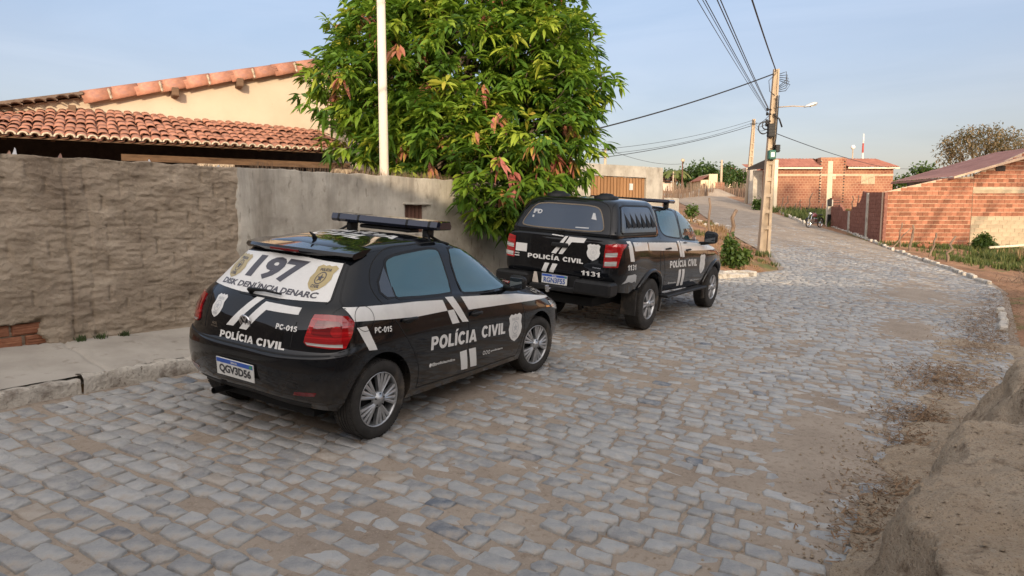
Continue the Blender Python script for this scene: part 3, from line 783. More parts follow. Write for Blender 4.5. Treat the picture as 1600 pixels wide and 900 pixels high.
for c in range(14):
    X_ = -.3-c*.62; mb.box(X_-.028, X_+.028, .16, LTY-.02, -.02, .05, Matrix.Translation((0, 0, LT0-.09))@Matrix.Rotation(math.atan2(min(lt1(X_-.3), lt1(X_))-LT0, LTY), 4, 'X'))
mb.build('rafters', M['beam'], house)
mb = MB(); mb.box(hpt(190, 250, .35)[0], .2, .36, .48, 2.79, 2.90); mb.build('veranda_beam', M['beam'], house)
for (pa, pb) in ((308, 366), (520, 566)):
    x0_, _ = hpt(pa, 255, .35); x1_, _ = hpt(pb, 260, .35)
    mb = MB(); mb.box(x0_, x1_, .28, .55, g_, 2.785, bev=.01); mb.build('pillar', M['yellow_wall'], house)
x0_, z0_ = hpt(0, 240, .35); mb = MB(); mb.box(x0_-1.8, x0_-1.5, .28, .55, g_, 2.785, bev=.01); mb.build('pillar', M['yellow_wall'], house)
# rake tiles on the gable
rtm = tile_mesh(.52, .165, .145, .018, 9); rtm2 = tile_mesh(.42, .10, .085, .016, 7); rtm2.materials.clear(); rtm2.materials.append(M['tile_dark'])
ra = math.atan(slope); Lr = math.hypot(ax-bx_, az-bz_); x = bx_
nn = int(Lr/.44)+1
for i in range(nn):
    d = i*.44; X_ = bx_+d*math.cos(ra); Z_ = bz_+d*math.sin(ra)
    o = link(bpy.data.objects.new('rake_tile', rtm), house)
    o.matrix_local = Matrix.Translation((X_, 2.13, Z_-.02))@Matrix.Rotation(-ra-.03, 4, 'Y')@Matrix.Rotation(-PI/2, 4, 'Z')@Matrix.Rotation(.85+random.gauss(0, .03), 4, 'Y')
    if i % 2: 
        o2 = MB(); o2.box(-.02, .02, -.155, .10, -.125, .075, None, bev=.02); q = o2.build('mortar_joint', M['lime'], house); q.matrix_local = Matrix.Translation((X_+.01, 2.14, Z_-.005))@Matrix.Rotation(-ra, 4, 'Y')
for i in range(9):
    d = i*.44; X_ = ax+.12+d*math.cos(ra); Z_ = az+.02-d*math.sin(ra)
    o = link(bpy.data.objects.new('rake_tile', rtm), house)
    o.matrix_local = Matrix.Translation((X_, 2.13, Z_-.02))@Matrix.Rotation(ra, 4, 'Y')@Matrix.Rotation(-PI/2, 4, 'Z')@Matrix.Rotation(.85, 4, 'Y')
for i in range(26):
    X_ = bx_-.12-i*.17; Z_ = bz_-.02-(i*.17)*slopeL
    o = link(bpy.data.objects.new('verge_tile', rtm2), house)
    o.matrix_local = Matrix.Translation((X_, 1.93+random.gauss(0, .01), Z_-.03+random.gauss(0, .008)))@Matrix.Rotation(.02, 4, 'X')@Matrix.Rotation(random.gauss(0, .05), 4, 'Z')
mb = MB(); v, f = prism_xz([(bx_+.02, bz_+.03), (bx_-4.4, bz_+.03-4.4*slopeL), (bx_-4.4, bz_+.085-4.4*slopeL), (bx_+.02, bz_+.085)], 2.02, 2.5); mb.add(v, f)
mb.build('verge_mortar', M['tile_dark'], house)
for px, py in ((273, 131), (374, 117), (112, 158)):
    x_, z_ = hpt(px, py, 2.0); mb = MB(); mb.box(x_-.06, x_+.06, 1.90, 2.2, z_-.24, z_-.08, bev=.008); mb.build('purlin_end', M['beam'], house)
# main roof slopes (run away from the camera behind the gable)
for sgn in (-1, 1):
    X1 = LX-.3 if sgn < 0 else xa+.3
    P = np.zeros((60, 30, 3))
    for i in range(60):
        for j in range(30):
            xx = ax+(X1-ax)*j/29; yy = 2.2+7*i/59
            P[i, j] = (xx, yy, az+.03-slope*abs(xx-ax)+.03*math.sin(i*2.2))
    grid_mesh('main_roof', P, M['tile'], house)

# gate building behind the pickup
GA = at(868, 250, 15.4); ga = math.radians(36)
GD = np.array([math.cos(ga), math.sin(ga)]); GM = Matrix(((GD[0], -GD[1], 0, GA[0]), (GD[1], GD[0], 0, GA[1]), (0, 0, 1, 0), (0, 0, 0, 1))); GMi = GM.inverted()
def gpt(px, py, Yl=0.):
    d = ray(px, py); o = GMi@Vector(CP); dl = GMi.to_3x3()@Vector(d); t = (Yl-o.y)/dl.y; p = o+dl*t; return p.x, p.z
xe, ze = gpt(1037, 262); xs_, zs_ = gpt(905, 253); g0, gz0 = gpt(925, 275); g1, gz1 = gpt(1010, 277)
gb = thing('gate_house', 'grey plastered street wall with a wooden slat gate between mango tree and fork', 'gate', matrix=GM)
gzb = Z(GA[0], GA[1])-.1
mb = MB(); mb.box(-3.5, g0-.02, 0, .2, gzb, ze, bev=.02); mb.box(g1+.02, xe, 0, .2, gzb, ze, bev=.02); mb.box(g0-.02, g1+.02, .003, .197, gz0+.02, ze-.003)
mb.box(xe-.2, xe-.003, .2, 6, gzb, ze-.02)
mb.build('street_wall', M['plaster'], gb)
M['gate_wood'] = rich('gate_wood', [(.3, (.27, .14, .06)), (.6, (.35, .19, .09)), (.8, (.41, .24, .12))], scale=2.5, stretch=(5, 5, .5), bscale=24, bs=(.4, .008), rnd=.12, rough=.7)
ns = 17; w = (g1-g0)/ns
for i in range(ns):
    mb = MB(); mb.box(g0+i*w+.012, g0+(i+1)*w-.012, .045, .075, gzb+.1, gz0+random.gauss(0, .008), bev=.006); mb.build('gate_slat', M['gate_wood'], gb)
mb = MB(); mb.box(g0, g1, .08, .12, gzb+.5, gzb+.6); mb.box(g0, g1, .08, .12, gz0-.35, gz0-.25); mb.box(g0, g1, .121, .13, gzb, gz0, None); mb.build('gate_rails', M['old_wood'], gb)
mb = MB(); mb.box(0, .12, .038, .046, 0, .16, Matrix.Translation((g0+(g1-g0)*.70, 0, gz0-.3))); mb.build('notice_plate', simple('plate_grey', (.55, .55, .52), .5), gb)
xl, zl = gpt(851, 282); xr, zr = gpt(893, 282)
for i in range(8):
    w = (xr-xl)/8; mb = MB(); mb.box(xl+i*w+.01, xl+(i+1)*w-.01, -.05, -.02, gzb+.3, zl+random.gauss(0, .06), bev=.005); mb.build('board', M['old_wood'], gb)
a = G(1049, 323, .3); lw = thing('low_wall', 'low grey rendered wall stub just behind the front of the pickup', 'wall', (a[0]*.45, a[1]*.45, 0))
q0 = at(1046, 309, 21.0); q1 = at(1061, 311, 21.6)
mb = MB(); mb.box(0, math.hypot(*(q1-q0)[:2])+.02, 0, .2, Z(q0[0], q0[1]), q0[2], Matrix.Translation((q0[0], q0[1], 0))@Matrix.Rotation(math.atan2(q1[1]-q0[1], q1[0]-q0[0]), 4, 'Z'), bev=.02)
o = mb.build('wall_body', M['plaster']); lw.location = (q0[0], q0[1], 0); o.data.transform(Matrix.Translation((-q0[0], -q0[1], 0))); o.parent = lw

# ================================================================== trees
def leaf_mat(name, stops, trans=.35, rough=.52):
    m, n, b = nt(name)
    c = ramp(n, attr(n), stops)
    c = mix(n, .25, c, mix(n, 1., c, ramp(n, noise_fac(n, 1.1, 3, .5), [(.3, (.5, .5, .5)), (.7, (1.5, 1.5, 1.5))]), 'MULTIPLY'))
    n.links.new(c, b.inputs['Base Color']); b.inputs['Roughness'].default_value = rough; b.inputs['Specular IOR Level'].default_value = .4
    tr = n.nodes.new('ShaderNodeBsdfTranslucent'); n.links.new(mix(n, .3, c, (.25, .4, .02)), tr.inputs[0])
    ms = n.nodes.new('ShaderNodeMixShader'); ms.inputs[0].default_value = trans
    out = n.nodes['Material Output']
    n.links.new(b.outputs[0], ms.inputs[1]); n.links.new(tr.outputs[0], ms.inputs[2]); n.links.new(ms.outputs[0], out.inputs[0])
    return m
def leaves(cen, outd, L, W, droop, tint, seed=0, spread=1.0):
    """cen (n,3) leaf bases, outd (n,3) unit directions; returns verts (n,6,3) for a folded, drooping blade"""
    rng = np.random.default_rng(seed); n = len(cen)
    d = outd/np.linalg.norm(outd, axis=1, keepdims=True)
    up = np.array([0, 0, 1.]); side = np.cross(d, up); side /= np.maximum(np.linalg.norm(side, axis=1, keepdims=True), 1e-4)
    nrm = np.cross(side, d)
    roll = rng.normal(0, .5, (n, 1)); sd_ = side*np.cos(roll)+nrm*np.sin(roll); nr = np.cross(sd_, d)
    Lr_ = (L*rng.uniform(.55, 1.15, (n, 1))); Wr = W*rng.uniform(.8, 1.15, (n, 1))
    g = np.array([0, 0, -1.]); dr = droop*rng.uniform(.5, 1.3, (n, 1))
    mid = cen+d*Lr_*.45+g*dr*Lr_*.12; q3 = cen+d*Lr_*.75+g*dr*Lr_*.33; tip = cen+d*Lr_*.97+g*dr*Lr_*.62
    V_ = np.stack([cen, mid-sd_*Wr*.5+nr*Wr*.16, mid, mid+sd_*Wr*.5+nr*Wr*.16, tip, q3-sd_*Wr*.36+nr*Wr*.1, q3+sd_*Wr*.36+nr*Wr*.1], 1)
    return V_
LF = [(0, 1, 2), (0, 2, 3), (1, 5, 2), (2, 6, 3), (5, 4, 2), (2, 4, 6)]
def leaf_object(name, V_, tint, mat, parent=None):
    n = len(V_); base = np.arange(n)[:, None, None]*7+np.array(LF)[None]
    f = base.reshape(-1, 3); me = bpy.data.meshes.new(name)
    me.vertices.add(n*7); me.vertices.foreach_set('co', V_.reshape(-1).astype(np.float32))
    me.loops.add(f.size); me.loops.foreach_set('vertex_index', f.ravel().astype(np.int32))
    me.polygons.add(len(f)); me.polygons.foreach_set('loop_start', np.arange(0, f.size, 3, dtype=np.int32)); me.update(calc_edges=True)
    a = me.attributes.new('tint', 'FLOAT', 'POINT'); a.data.foreach_set('value', np.repeat(tint, 7).astype(np.float32))
    me.materials.append(mat); return link(bpy.data.objects.new(name, me), parent)
M['bark'] = rich('bark', [(.3, (.09, .065, .045)), (.7, (.20, .155, .115))], scale=8, stretch=(1, 1, .3), bscale=20, bs=(1, .03))
M['mango'] = leaf_mat('mango_leaf', [(0, (.035, .085, .014)), (.3, (.085, .18, .02)), (.55, (.20, .31, .03)), (.75, (.36, .44, .05)), (.87, (.40, .40, .05)), (.92, (.50, .36, .07)), (.95, (.52, .22, .13)), (1, (.50, .16, .14))])
def blobs_to_whorls(blobs, dens, seed, shell=.55):
    """blobs (cx,cy,cz,rx,ry,rz): points in the outer part of each, dropped where deep inside another"""
    rng = np.random.default_rng(seed); out = []; nor = []
    B = np.array(blobs)
    for b in B:
        vol = (b[3]*b[4]*b[5])**(2/3); n = int(dens*vol*4*PI)
        d = rng.normal(size=(n, 3)); d /= np.linalg.norm(d, axis=1, keepdims=True)
        r = shell+(1.08-shell)*rng.random((n, 1))**.6
        lump = 1+.24*fbm(d[:, 0]*3+b[0], d[:, 1]*3, d[:, 2]*3, 5, 3)[:, None]
        out.append(b[:3]+d*r*b[3:6]*lump); nor.append(d)
    P = np.concatenate(out); N = np.concatenate(nor); keep = np.ones(len(P), bool)
    for b in B:
        q = (((P-b[:3])/b[3:6])**2).sum(1); keep &= ~(q < shell*shell*.8)
    return P[keep], N[keep]
mt = thing('mango_tree', 'dense mango tree with drooping green leaves and pinkish young shoots behind the grey wall', 'tree')
def bl(px, py, r, Y, ry=None, k=1.):
    c = at(px, py, Y); rr = r/1050*Y; return (c[0], c[1], c[2], rr, ry or rr, rr*k)
MBL = [bl(606, 128, 92, 12.6, 1.6), bl(562, 78, 50, 12.8), bl(525, 128, 52, 12.6), bl(548, 205, 42, 12.4), bl(640, 55, 85, 12.8, 1.6), bl(720, 90, 140, 12.4, 2.0), bl(735, 10, 95, 12.8, 1.7),
       bl(825, 60, 72, 12.6, 1.5), bl(845, 115, 84, 12.2, 1.6), bl(835, 200, 92, 11.9, 1.6), bl(700, 215, 105, 11.8, 1.7), bl(640, 235, 58, 12.2, 1.0), bl(610, 225, 45, 12.3, .8), bl(780, 262, 82, 11.0, 1.1), bl(762, 318, 34, 10.7, .45),
       bl(820, 285, 56, 11.3, 1.0), bl(872, 255, 45, 12.3, .9), bl(900, 155, 40, 12.2, .9), bl(942, 130, 20, 12.1, .35), bl(912, 62, 22, 12.4, .5), bl(860, 20, 42, 12.6, .9), bl(600, 12, 46, 12.8, 1.0), bl(790, -18, 60, 12.8, 1.0), bl(680, -22, 60, 12.8, 1.0), bl(800, 332, 22, 10.7, .35), bl(715, 262, 48, 11.2, .7)]
rng = np.random.default_rng(6)
P, N = blobs_to_whorls(MBL, 13.5, 5, .45); k = P[:, 2] > 1.3; P = P[k]; N = N[k]
# nothing may poke through the wall: keep whorls clear of it
tt = (P[:, 0]-WALL0[0])*WD[1]-(P[:, 1]-WALL0[1])*WD[0]
k = ~((P[:, 2] < 2.6) & (tt < .15) & (tt > -.4)); P = P[k]; N = N[k]
nl = 12
cen = np.repeat(P, nl, 0); nn_ = np.repeat(N, nl, 0); m_ = len(cen)
az_ = rng.uniform(0, 2*PI, m_); el = rng.normal(-.05, .38, m_)
dirv = np.stack([np.cos(az_)*np.cos(el), np.sin(az_)*np.cos(el), np.sin(el)], 1)*.9+nn_*.55
ti = rng.random(len(P))
wt = np.clip(.38+.18*rng.normal(size=len(P))+.10*np.clip(N[:, 2], -1, 1)+.10*fbm(P[:, 0]*1.4, P[:, 1]*1.4, P[:, 2]*1.4, 14, 2), 0, .80)
wt = np.where(ti > .95, rng.uniform(.72, .84, len(P)), wt)
outer = (N@np.array([0, -1, .3]) > .1)
wt = np.where((ti < .034) & outer, rng.uniform(.93, 1, len(P)), wt)
wt = np.where((ti > .034) & (ti < .046) & outer, rng.uniform(.89, .93, len(P)), wt)
tint = np.clip(np.repeat(wt, nl)+rng.normal(0, .035, m_), 0, 1)
young = tint > .88
dirv[young, 2] -= 1.0
cen = cen+rng.normal(0, .03, cen.shape)
VL = leaves(cen, dirv, .275, .068, .55, tint, 3)
dist = np.linalg.norm(VL[:, 2]-CP, axis=1); vis = (N.repeat(nl, 0)@np.array([0, -1, 0])) > .2
cam_px = (VL[:, 2, 0]/VL[:, 2, 1])
order = np.argsort(np.where(vis & (VL[:, 2, 2] > 1.9), dist, dist+100))
first = order[:300]; rest = order[300:]
for i in first:
    c = VL[i, 0].copy(); o = leaf_object('leaf', (VL[i]-c)[None], tint[i:i+1], M['mango'], mt); o.location = tuple(c)
o = leaf_object('foliage', VL[rest], tint[rest], M['mango'], mt); o['kind'] = 'stuff'
TB = np.array([-1.5, 13.2]); tz = Z(*TB)
def limb(mb, a, b, r0, r1, wob=.12, n=7):
    a = Vector(a); b = Vector(b); pts = []; rs = []
    for i in range(n):
        t = i/(n-1); p = a.lerp(b, t)+Vector((random.gauss(0, wob), random.gauss(0, wob), random.gauss(0, wob*.5)))*math.sin(PI*t); pts.append(p); rs.append(r0+(r1-r0)*t)
    mb.tube(pts, rs, 8); return pts
mb = MB(); limb(mb, (TB[0], TB[1], tz-.2), (TB[0]+.2, TB[1]-.1, 2.6), .24, .17, .06); mb.build('trunk', M['bark'], mt, True)
for b in MBL:
    mb = MB(); st = (TB[0]+.2+random.gauss(0, .05), TB[1]-.1, random.uniform(2.0, 2.7)); pts = limb(mb, st, b[:3], .085, .02, .2)
    for k in range(7):
        d = Vector((random.gauss(0, 1), random.gauss(0, 1), random.gauss(.2, .8))).normalized(); s0 = pts[random.choice((3, 4, 5, 6))]
        limb(mb, s0, tuple(Vector(b[:3])+Vector((d.x*b[3], d.y*b[4], d.z*b[5]))*.9), .022, .006, .08, 5)
    mb.build('branch', M['bark'], mt, True)

M['bushleaf'] = leaf_mat('bush_leaf', [(0, (.02, .045, .012)), (.5, (.05, .095, .02)), (1, (.12, .17, .03))], .25, .55)
M['olive'] = leaf_mat('dry_tree_leaf', [(0, (.10, .075, .045)), (.5, (.18, .13, .075)), (1, (.26, .19, .10))], .3, .6)
def bush_tree(name, label, cat, base, blobs, dens, L, W, mat, nl=6, trunk=.12, seed=1, group=None, shell=.3, droop=.3, tr=(0., 1.), stuff=False):
    t = thing(name, label, cat, tuple(base), group=group)
    P, N = blobs_to_whorls(blobs, dens, seed, shell); P = P-np.array(base); rng = np.random.default_rng(seed+50)
    m = len(P)*nl; c = np.repeat(P, nl, 0)+rng.normal(0, L*.35, (m, 3)); d = rng.normal(size=(m, 3))+np.repeat(N, nl, 0)*.5
    ti_ = np.clip(tr[0]+(tr[1]-tr[0])*(.45+.22*rng.normal(size=m)+.12*np.repeat(N[:, 2], nl)), 0, 1)
    o = leaf_object('crown', leaves(c, d, L, W, droop, ti_, seed), ti_, mat, t)
    mb = MB()
    for b in blobs:
        e = Vector(b[:3])-Vector(base); limb(mb, (random.gauss(0, .05), 0, e.z*.25), e, trunk*.5, trunk*.12, trunk*.8)
        for k in range(5):
            dd = Vector((random.gauss(0, 1), random.gauss(0, 1), random.gauss(.3, .7))).normalized(); limb(mb, tuple(e*.8), tuple(e+Vector((dd.x*b[3], dd.y*b[4], dd.z*b[5]))*.95), trunk*.2, trunk*.05, trunk*.5, 5)
    mb.tube([(0, 0, -.3), (0, 0, max(.2, (blobs[0][2]-base[2])*.4))], [trunk, trunk*.7], 8)
    mb.build('trunk', M['bark'], t, True); return t
# ================================================================== vehicles
def paint(name, col, rough=.22, coat=1., dust=.25):
    m, n, b = nt(name)
    f = ramp(n, noise_fac(n, 3, 6, .65), [(.35, (0, 0, 0)), (.8, (dust,)*3)])
    c = mix(n, f, col, (.20, .16, .12))
    sz = n.nodes.new('ShaderNodeSeparateXYZ'); n.links.new(tc(n), sz.inputs[0]); mr = n.nodes.new('ShaderNodeMapRange'); mr.inputs[1].default_value = .62; mr.inputs[2].default_value = .20; n.links.new(sz.outputs[2], mr.inputs[0])
    dm = n.nodes.new('ShaderNodeMath'); dm.operation = 'MULTIPLY'; n.links.new(mr.outputs[0], dm.inputs[0]); n.links.new(ramp(n, noise_fac(n, 5, 6, .7), [(.35, (.05,)*3), (.75, (.42,)*3)]), dm.inputs[1])
    c = mix(n, dm.outputs[0], c, (.20, .16, .12))
    n.links.new(c, b.inputs['Base Color'])
    n.links.new(ramp(n, noise_fac(n, 7, 5, .6), [(.3, (rough*.8,)*3), (.75, (rough*1.6,)*3)]), b.inputs['Roughness'])
    b.inputs['Coat Weight'].default_value = coat; b.inputs['Coat Roughness'].default_value = .02; b.inputs['Coat IOR'].default_value = 1.42
    b.inputs['Specular IOR Level'].default_value = .03
    return m
M['black'] = paint('black_paint', (.004, .005, .007), .12, 1., .015)
M['trim'] = simple('black_plastic', (.010, .010, .0105), .5, 0., .3, var=.25, scale=20, bumps=.1)
M['gap'] = simple('panel_gap', (.003, .003, .003), .8)
def decal_mat(name, col, rough=.35): 
    m, n, b = nt(name)
    c = mix(n, ramp(n, noise_fac(n, 6, 6, .7), [(.45, (0, 0, 0)), (.85, (.45,)*3)]), col, tuple(q*.6 for q in col))
    n.links.new(c, b.inputs['Base Color']); b.inputs['Roughness'].default_value = rough; b.inputs['Coat Weight'].default_value = .4; return m
M['dwhite'] = decal_mat('white_vinyl', (.70, .69, .66)); M['dgrey'] = decal_mat('dark_grey_vinyl', (.055, .05, .06)); M['dgold'] = decal_mat('gold_vinyl', (.42, .33, .15)); M['dgold2'] = decal_mat('pale_gold_vinyl', (.55, .47, .28))
M['dpale'] = decal_mat('pale_vinyl', (.58, .58, .56)); M['dsilver'] = decal_mat('silver_vinyl', (.45, .46, .46)); M['dblue'] = decal_mat('blue_vinyl', (.02, .09, .42)); M['ddark'] = decal_mat('plate_ink', (.03, .03, .035)); M['plate'] = decal_mat('plate_white', (.66, .66, .63)); M['dblueink'] = decal_mat('plate_blue_ink', (.05, .10, .30))
M['gblue'] = decal_mat('plate_green', (.05, .3, .12))
def glass(name, col=(.03, .045, .05), spec=1.0, tintc=(.75, .95, 1.0), metal=.0, rough=.02):
    m, n, b = nt(name); b.inputs['Base Color'].default_value = (*col, 1); b.inputs['Roughness'].default_value = rough; b.inputs['IOR'].default_value = 1.6
    b.inputs['Specular IOR Level'].default_value = spec; b.inputs['Metallic'].default_value = metal; b.inputs['Specular Tint'].default_value = (*tintc, 1); b.inputs['Coat Weight'].default_value = 1; return m
M['glass'] = glass('tinted_window', (.010, .055, .062), .75, (.7, .95, 1.), .0)
M['glass_dark'] = glass('smoked_window', (.02, .024, .03), .5, (.8, .9, 1.))
M['red'] = None
def lamp_mat(name, col, rough=.08):
    m, n, b = nt(name); v = noise_fac(n, 1, 1, .5, vec_scale=(1, 1, 55)); 
    n.links.new(mix(n, ramp(n, v, [(.42, (0, 0, 0)), (.5, (1, 1, 1))]), col, tuple(q*.6 for q in col)), b.inputs['Base Color'])
    b.inputs['Roughness'].default_value = rough; b.inputs['Coat Weight'].default_value = 1; b.inputs['Coat Roughness'].default_value = .02; return m
M['red'] = lamp_mat('red_lens', (.45, .008, .012)); M['red2'] = lamp_mat('dark_red_lens', (.22, .004, .008)); M['clear'] = lamp_mat('clear_lens', (.55, .55, .52)); M['amber'] = lamp_mat('amber_lens', (.6, .2, .02))
M['rubber'] = rich('tyre_rubber', [(.3, (.018, .017, .016)), (.7, (.045, .041, .037))], scale=9, bscale=60, bs=(.4, .003), rough=.85, second=[(5, .55, .75, (.12, .095, .07), None)])
M['rim'] = simple('silver_rim', (.42, .43, .44), .32, .75, var=.12, scale=14)
M['chrome'] = simple('chrome', (.7, .7, .72), .12, 1., var=.03)
M['dark_well'] = simple('wheel_well', (.008, .008, .008), .9)

def cr(P, m, closed=False):
    """centripetal Catmull-Rom along axis 0; P (n,...,3)"""
    P = np.asarray(P, float); n = len(P)
    Q = np.concatenate([P[-1:], P, P[:2]]) if closed else np.concatenate([2*P[:1]-P[1:2], P, 2*P[-1:]-P[-2:-1]])
    out = []; segs = n if closed else n-1
    for i in range(segs):
        p0, p1, p2, p3 = Q[i], Q[i+1], Q[i+2], Q[i+3]
        d01 = np.maximum(np.linalg.norm(p1-p0, axis=-1, keepdims=True), 1e-4)**.5; d12 = np.maximum(np.linalg.norm(p2-p1, axis=-1, keepdims=True), 1e-4)**.5; d23 = np.maximum(np.linalg.norm(p3-p2, axis=-1, keepdims=True), 1e-4)**.5
        m1 = ((p1-p0)/d01-(p2-p0)/(d01+d12)+(p2-p1)/d12)*d12; m2 = ((p2-p1)/d12-(p3-p1)/(d12+d23)+(p3-p2)/d23)*d12
        for t in np.arange(m)/m:
            out.append((2*t**3-3*t**2+1)*p1+(t**3-2*t**2+t)*m1+(-2*t**3+3*t**2)*p2+(t**3-t**2)*m2)
    if not closed: out.append(P[-1])
    return np.array(out)
def loft(rings, mu=7, mv=6, name='body'):
    R = []
    for r in rings:
        r = [np.array(p, float) for p in r]
        right = [np.array([p[0], -p[1], p[2]]) for p in r]; left = [np.array([p[0], p[1], p[2]]) for p in r[1:-1]][::-1]
        R.append(right+left)
    R = np.array(R)                     # (nring, K, 3)
    A = cr(R.transpose(1, 0, 2), mu, True)   # along ring
    A = cr(A.transpose(1, 0, 2), mv)         # (nr, nk, 3)
    nr, nk = A.shape[:2]
    v = A.reshape(-1, 3); f = []
    for i in range(nr-1):
        for k in range(nk): f.append((i*nk+k, i*nk+(k+1) % nk, (i+1)*nk+(k+1) % nk, (i+1)*nk+k))
    f.append(tuple(range(nk-1, -1, -1)))
    bm = bmesh.new(); vs = [bm.verts.new(tuple(p)) for p in v]
    for q in f:
        try: bm.faces.new([vs[i] for i in q])
        except ValueError: pass
    bmesh.ops.remove_doubles(bm, verts=bm.verts, dist=.0015)
    bmesh.ops.recalc_face_normals(bm, faces=bm.faces)
    me = bpy.data.meshes.new(name); bm.to_mesh(me); bm.free(); return me
def bvh_of(me):
    return BVHTree.FromPolygons([v.co.copy() for v in me.vertices], [tuple(p.vertices) for p in me.polygons])
def boolean(me, cutters):
    o = bpy.data.objects.new('tmp', me); COL.objects.link(o); cs = []
    for cmesh in cutters:
        c = bpy.data.objects.new('cut', cmesh); COL.objects.link(c); cs.append(c)
        md = o.modifiers.new('b', 'BOOLEAN'); md.operation = 'DIFFERENCE'; md.object = c; md.solver = 'EXACT'
    dg = bpy.context.evaluated_depsgraph_get(); r = bpy.data.meshes.new_from_object(o.evaluated_get(dg))
    for c in cs: bpy.data.objects.remove(c)
    bpy.data.objects.remove(o); return r
def split_body(me, rules, mat, parent, extra=None):
    """cut the shell into named panels by face centre; keeps the smooth normals of the whole"""
    me.polygons.foreach_set('use_smooth', [True]*len(me.polygons)); me.update()
    bm0 = bmesh.new(); bm0.from_mesh(me)
    for e in bm0.edges:
        if len(e.link_faces) == 2 and e.calc_face_angle(0) > .75: e.smooth = False
    bm0.to_mesh(me); bm0.free()
    cn = np.array([tuple(c.vector) for c in me.corner_normals])
    groups = {}
    for p in me.polygons:
        c = p.center; nm = 'body'
        for name, fn in rules:
            if fn(c.x, c.y, c.z, p.normal): nm = name; break
        groups.setdefault(nm, []).append(p.index)
    out = {}
    for nm, idx in groups.items():
        vm = {}; v = []; f = []; ln = []
        for i in idx:
            p = me.polygons[i]; q = []
            for li, vi in zip(p.loop_indices, p.vertices):
                if vi not in vm: vm[vi] = len(v); v.append(tuple(me.vertices[vi].co))
                q.append(vm[vi]); ln.append(tuple(cn[li]))
            f.append(tuple(q))
        base = nm.split('#')[0]
        m2 = bpy.data.meshes.new(base); m2.from_pydata(v, [], f); m2.polygons.foreach_set('use_smooth', [True]*len(f)); m2.materials.append(mat)
        m2.normals_split_custom_set(ln); m2.update()
        out[nm] = link(bpy.data.objects.new(base, m2), parent)
    return out
class Surf:
    def __init__(s, bvh, kind, sgn=1, a=0.):
        s.b = bvh; s.k = kind; s.s = sgn; s.a = a
    def od(s, u, v):
        if s.k == 'side': return Vector((u, -3*s.s, v)), Vector((0, s.s, 0))       # s=1 right side
        if s.k == 'rear': return Vector((-4, -u, v)), Vector((1, 0, 0))
        if s.k == 'front': return Vector((7, u, v)), Vector((-1, 0, 0))
        if s.k == 'top': return Vector((v, -u, 4)), Vector((0, 0, -1))
        if s.k == 'diag':   # rear quarter seen at angle a; mirrored with s
            d = Vector((math.cos(s.a), math.sin(s.a)*s.s, 0)); e = Vector((math.sin(s.a), -math.cos(s.a)*s.s, 0))
            return e*u+Vector((0, 0, v))-d*5, d
    def hit(s, u, v, off):
        o, d = s.od(u, v); h, n, i, t = s.b.ray_cast(o, d)
        if h is None:
            q = o+d*3.0; h, n, i, t = s.b.find_nearest(q)
            if h is None: return Vector((0, 0, 0))
        if n.dot(d) > 0: n = -n
        return h+n*off
def decal(surf, V2, F2, off, mat, name, parent, grid=.03, skirt=0., flip=False):
    bm = bmesh.new(); vs = [bm.verts.new((p[0], p[1], 0)) for p in V2]
    for q in F2:
        try: bm.faces.new([vs[i] for i in q])
        except ValueError: pass
    xs_ = [p[0] for p in V2]; ys_ = [p[1] for p in V2]
    for axis, lo, hi in ((0, min(xs_), max(xs_)), (1, min(ys_), max(ys_))):
        k = math.floor(lo/grid)+1
        while k*grid < hi:
            pl = [0, 0, 0]; pl[axis] = k*grid; no = [0, 0, 0]; no[axis] = 1
            bmesh.ops.bisect_plane(bm, geom=bm.verts[:]+bm.edges[:]+bm.faces[:], plane_co=pl, plane_no=no, dist=1e-5); k += 1
    border = [e for e in bm.edges if e.is_boundary]
    for v in bm.verts: v.co = surf.hit(v.co.x, v.co.y, off)
    if skirt:
        r = bmesh.ops.extrude_edge_only(bm, edges=border)
        for g in r['geom']:
            if isinstance(g, bmesh.types.BMVert):
                h, n, i, t = surf.b.find_nearest(g.co)
                if h is not None:
                    dd = (g.co-h); g.co = h-(dd.normalized()*skirt if dd.length > 1e-6 else Vector((0, 0, 0)))
    bmesh.ops.recalc_face_normals(bm, faces=bm.faces)
    me = bpy.data.meshes.new(name); bm.to_mesh(me); bm.free(); me.materials.append(mat)
    if skirt or grid < .05: me.polygons.foreach_set('use_smooth', [not skirt]*len(me.polygons))
    return link(bpy.data.objects.new(name, me), parent)
def poly(surf, pts, off, mat, name, parent, **k):
    pts = [tuple(p) for p in pts]; return decal(surf, pts, [tuple(range(len(pts)))], off, mat, name, parent, **k)
def smooth_poly(pts, m=5): return [tuple(p) for p in cr(np.array([(a, b, 0) for a, b in pts]), m, True)[:, :2]]
def strip(surf, pts, w, off, mat, name, parent, m=6, closed=False):
    P = cr(np.array([(a, b, 0) for a, b in pts]), m, closed)[:, :2]
    if closed: P = np.concatenate([P, P[:1]])
    n = len(P); T_ = np.gradient(P, axis=0); T_ /= np.maximum(np.linalg.norm(T_, axis=1, keepdims=True), 1e-9); N_ = np.stack([-T_[:, 1], T_[:, 0]], 1)
    v = []; f = []
    for i in range(n):
        for sg in (-1, 1): q = P[i]+N_[i]*w*.5*sg; v.append(surf.hit(q[0], q[1], off))
    for i in range(n-1): f.append((2*i, 2*i+2, 2*i+3, 2*i+1))
    return mk(name, v, f, mat, parent)
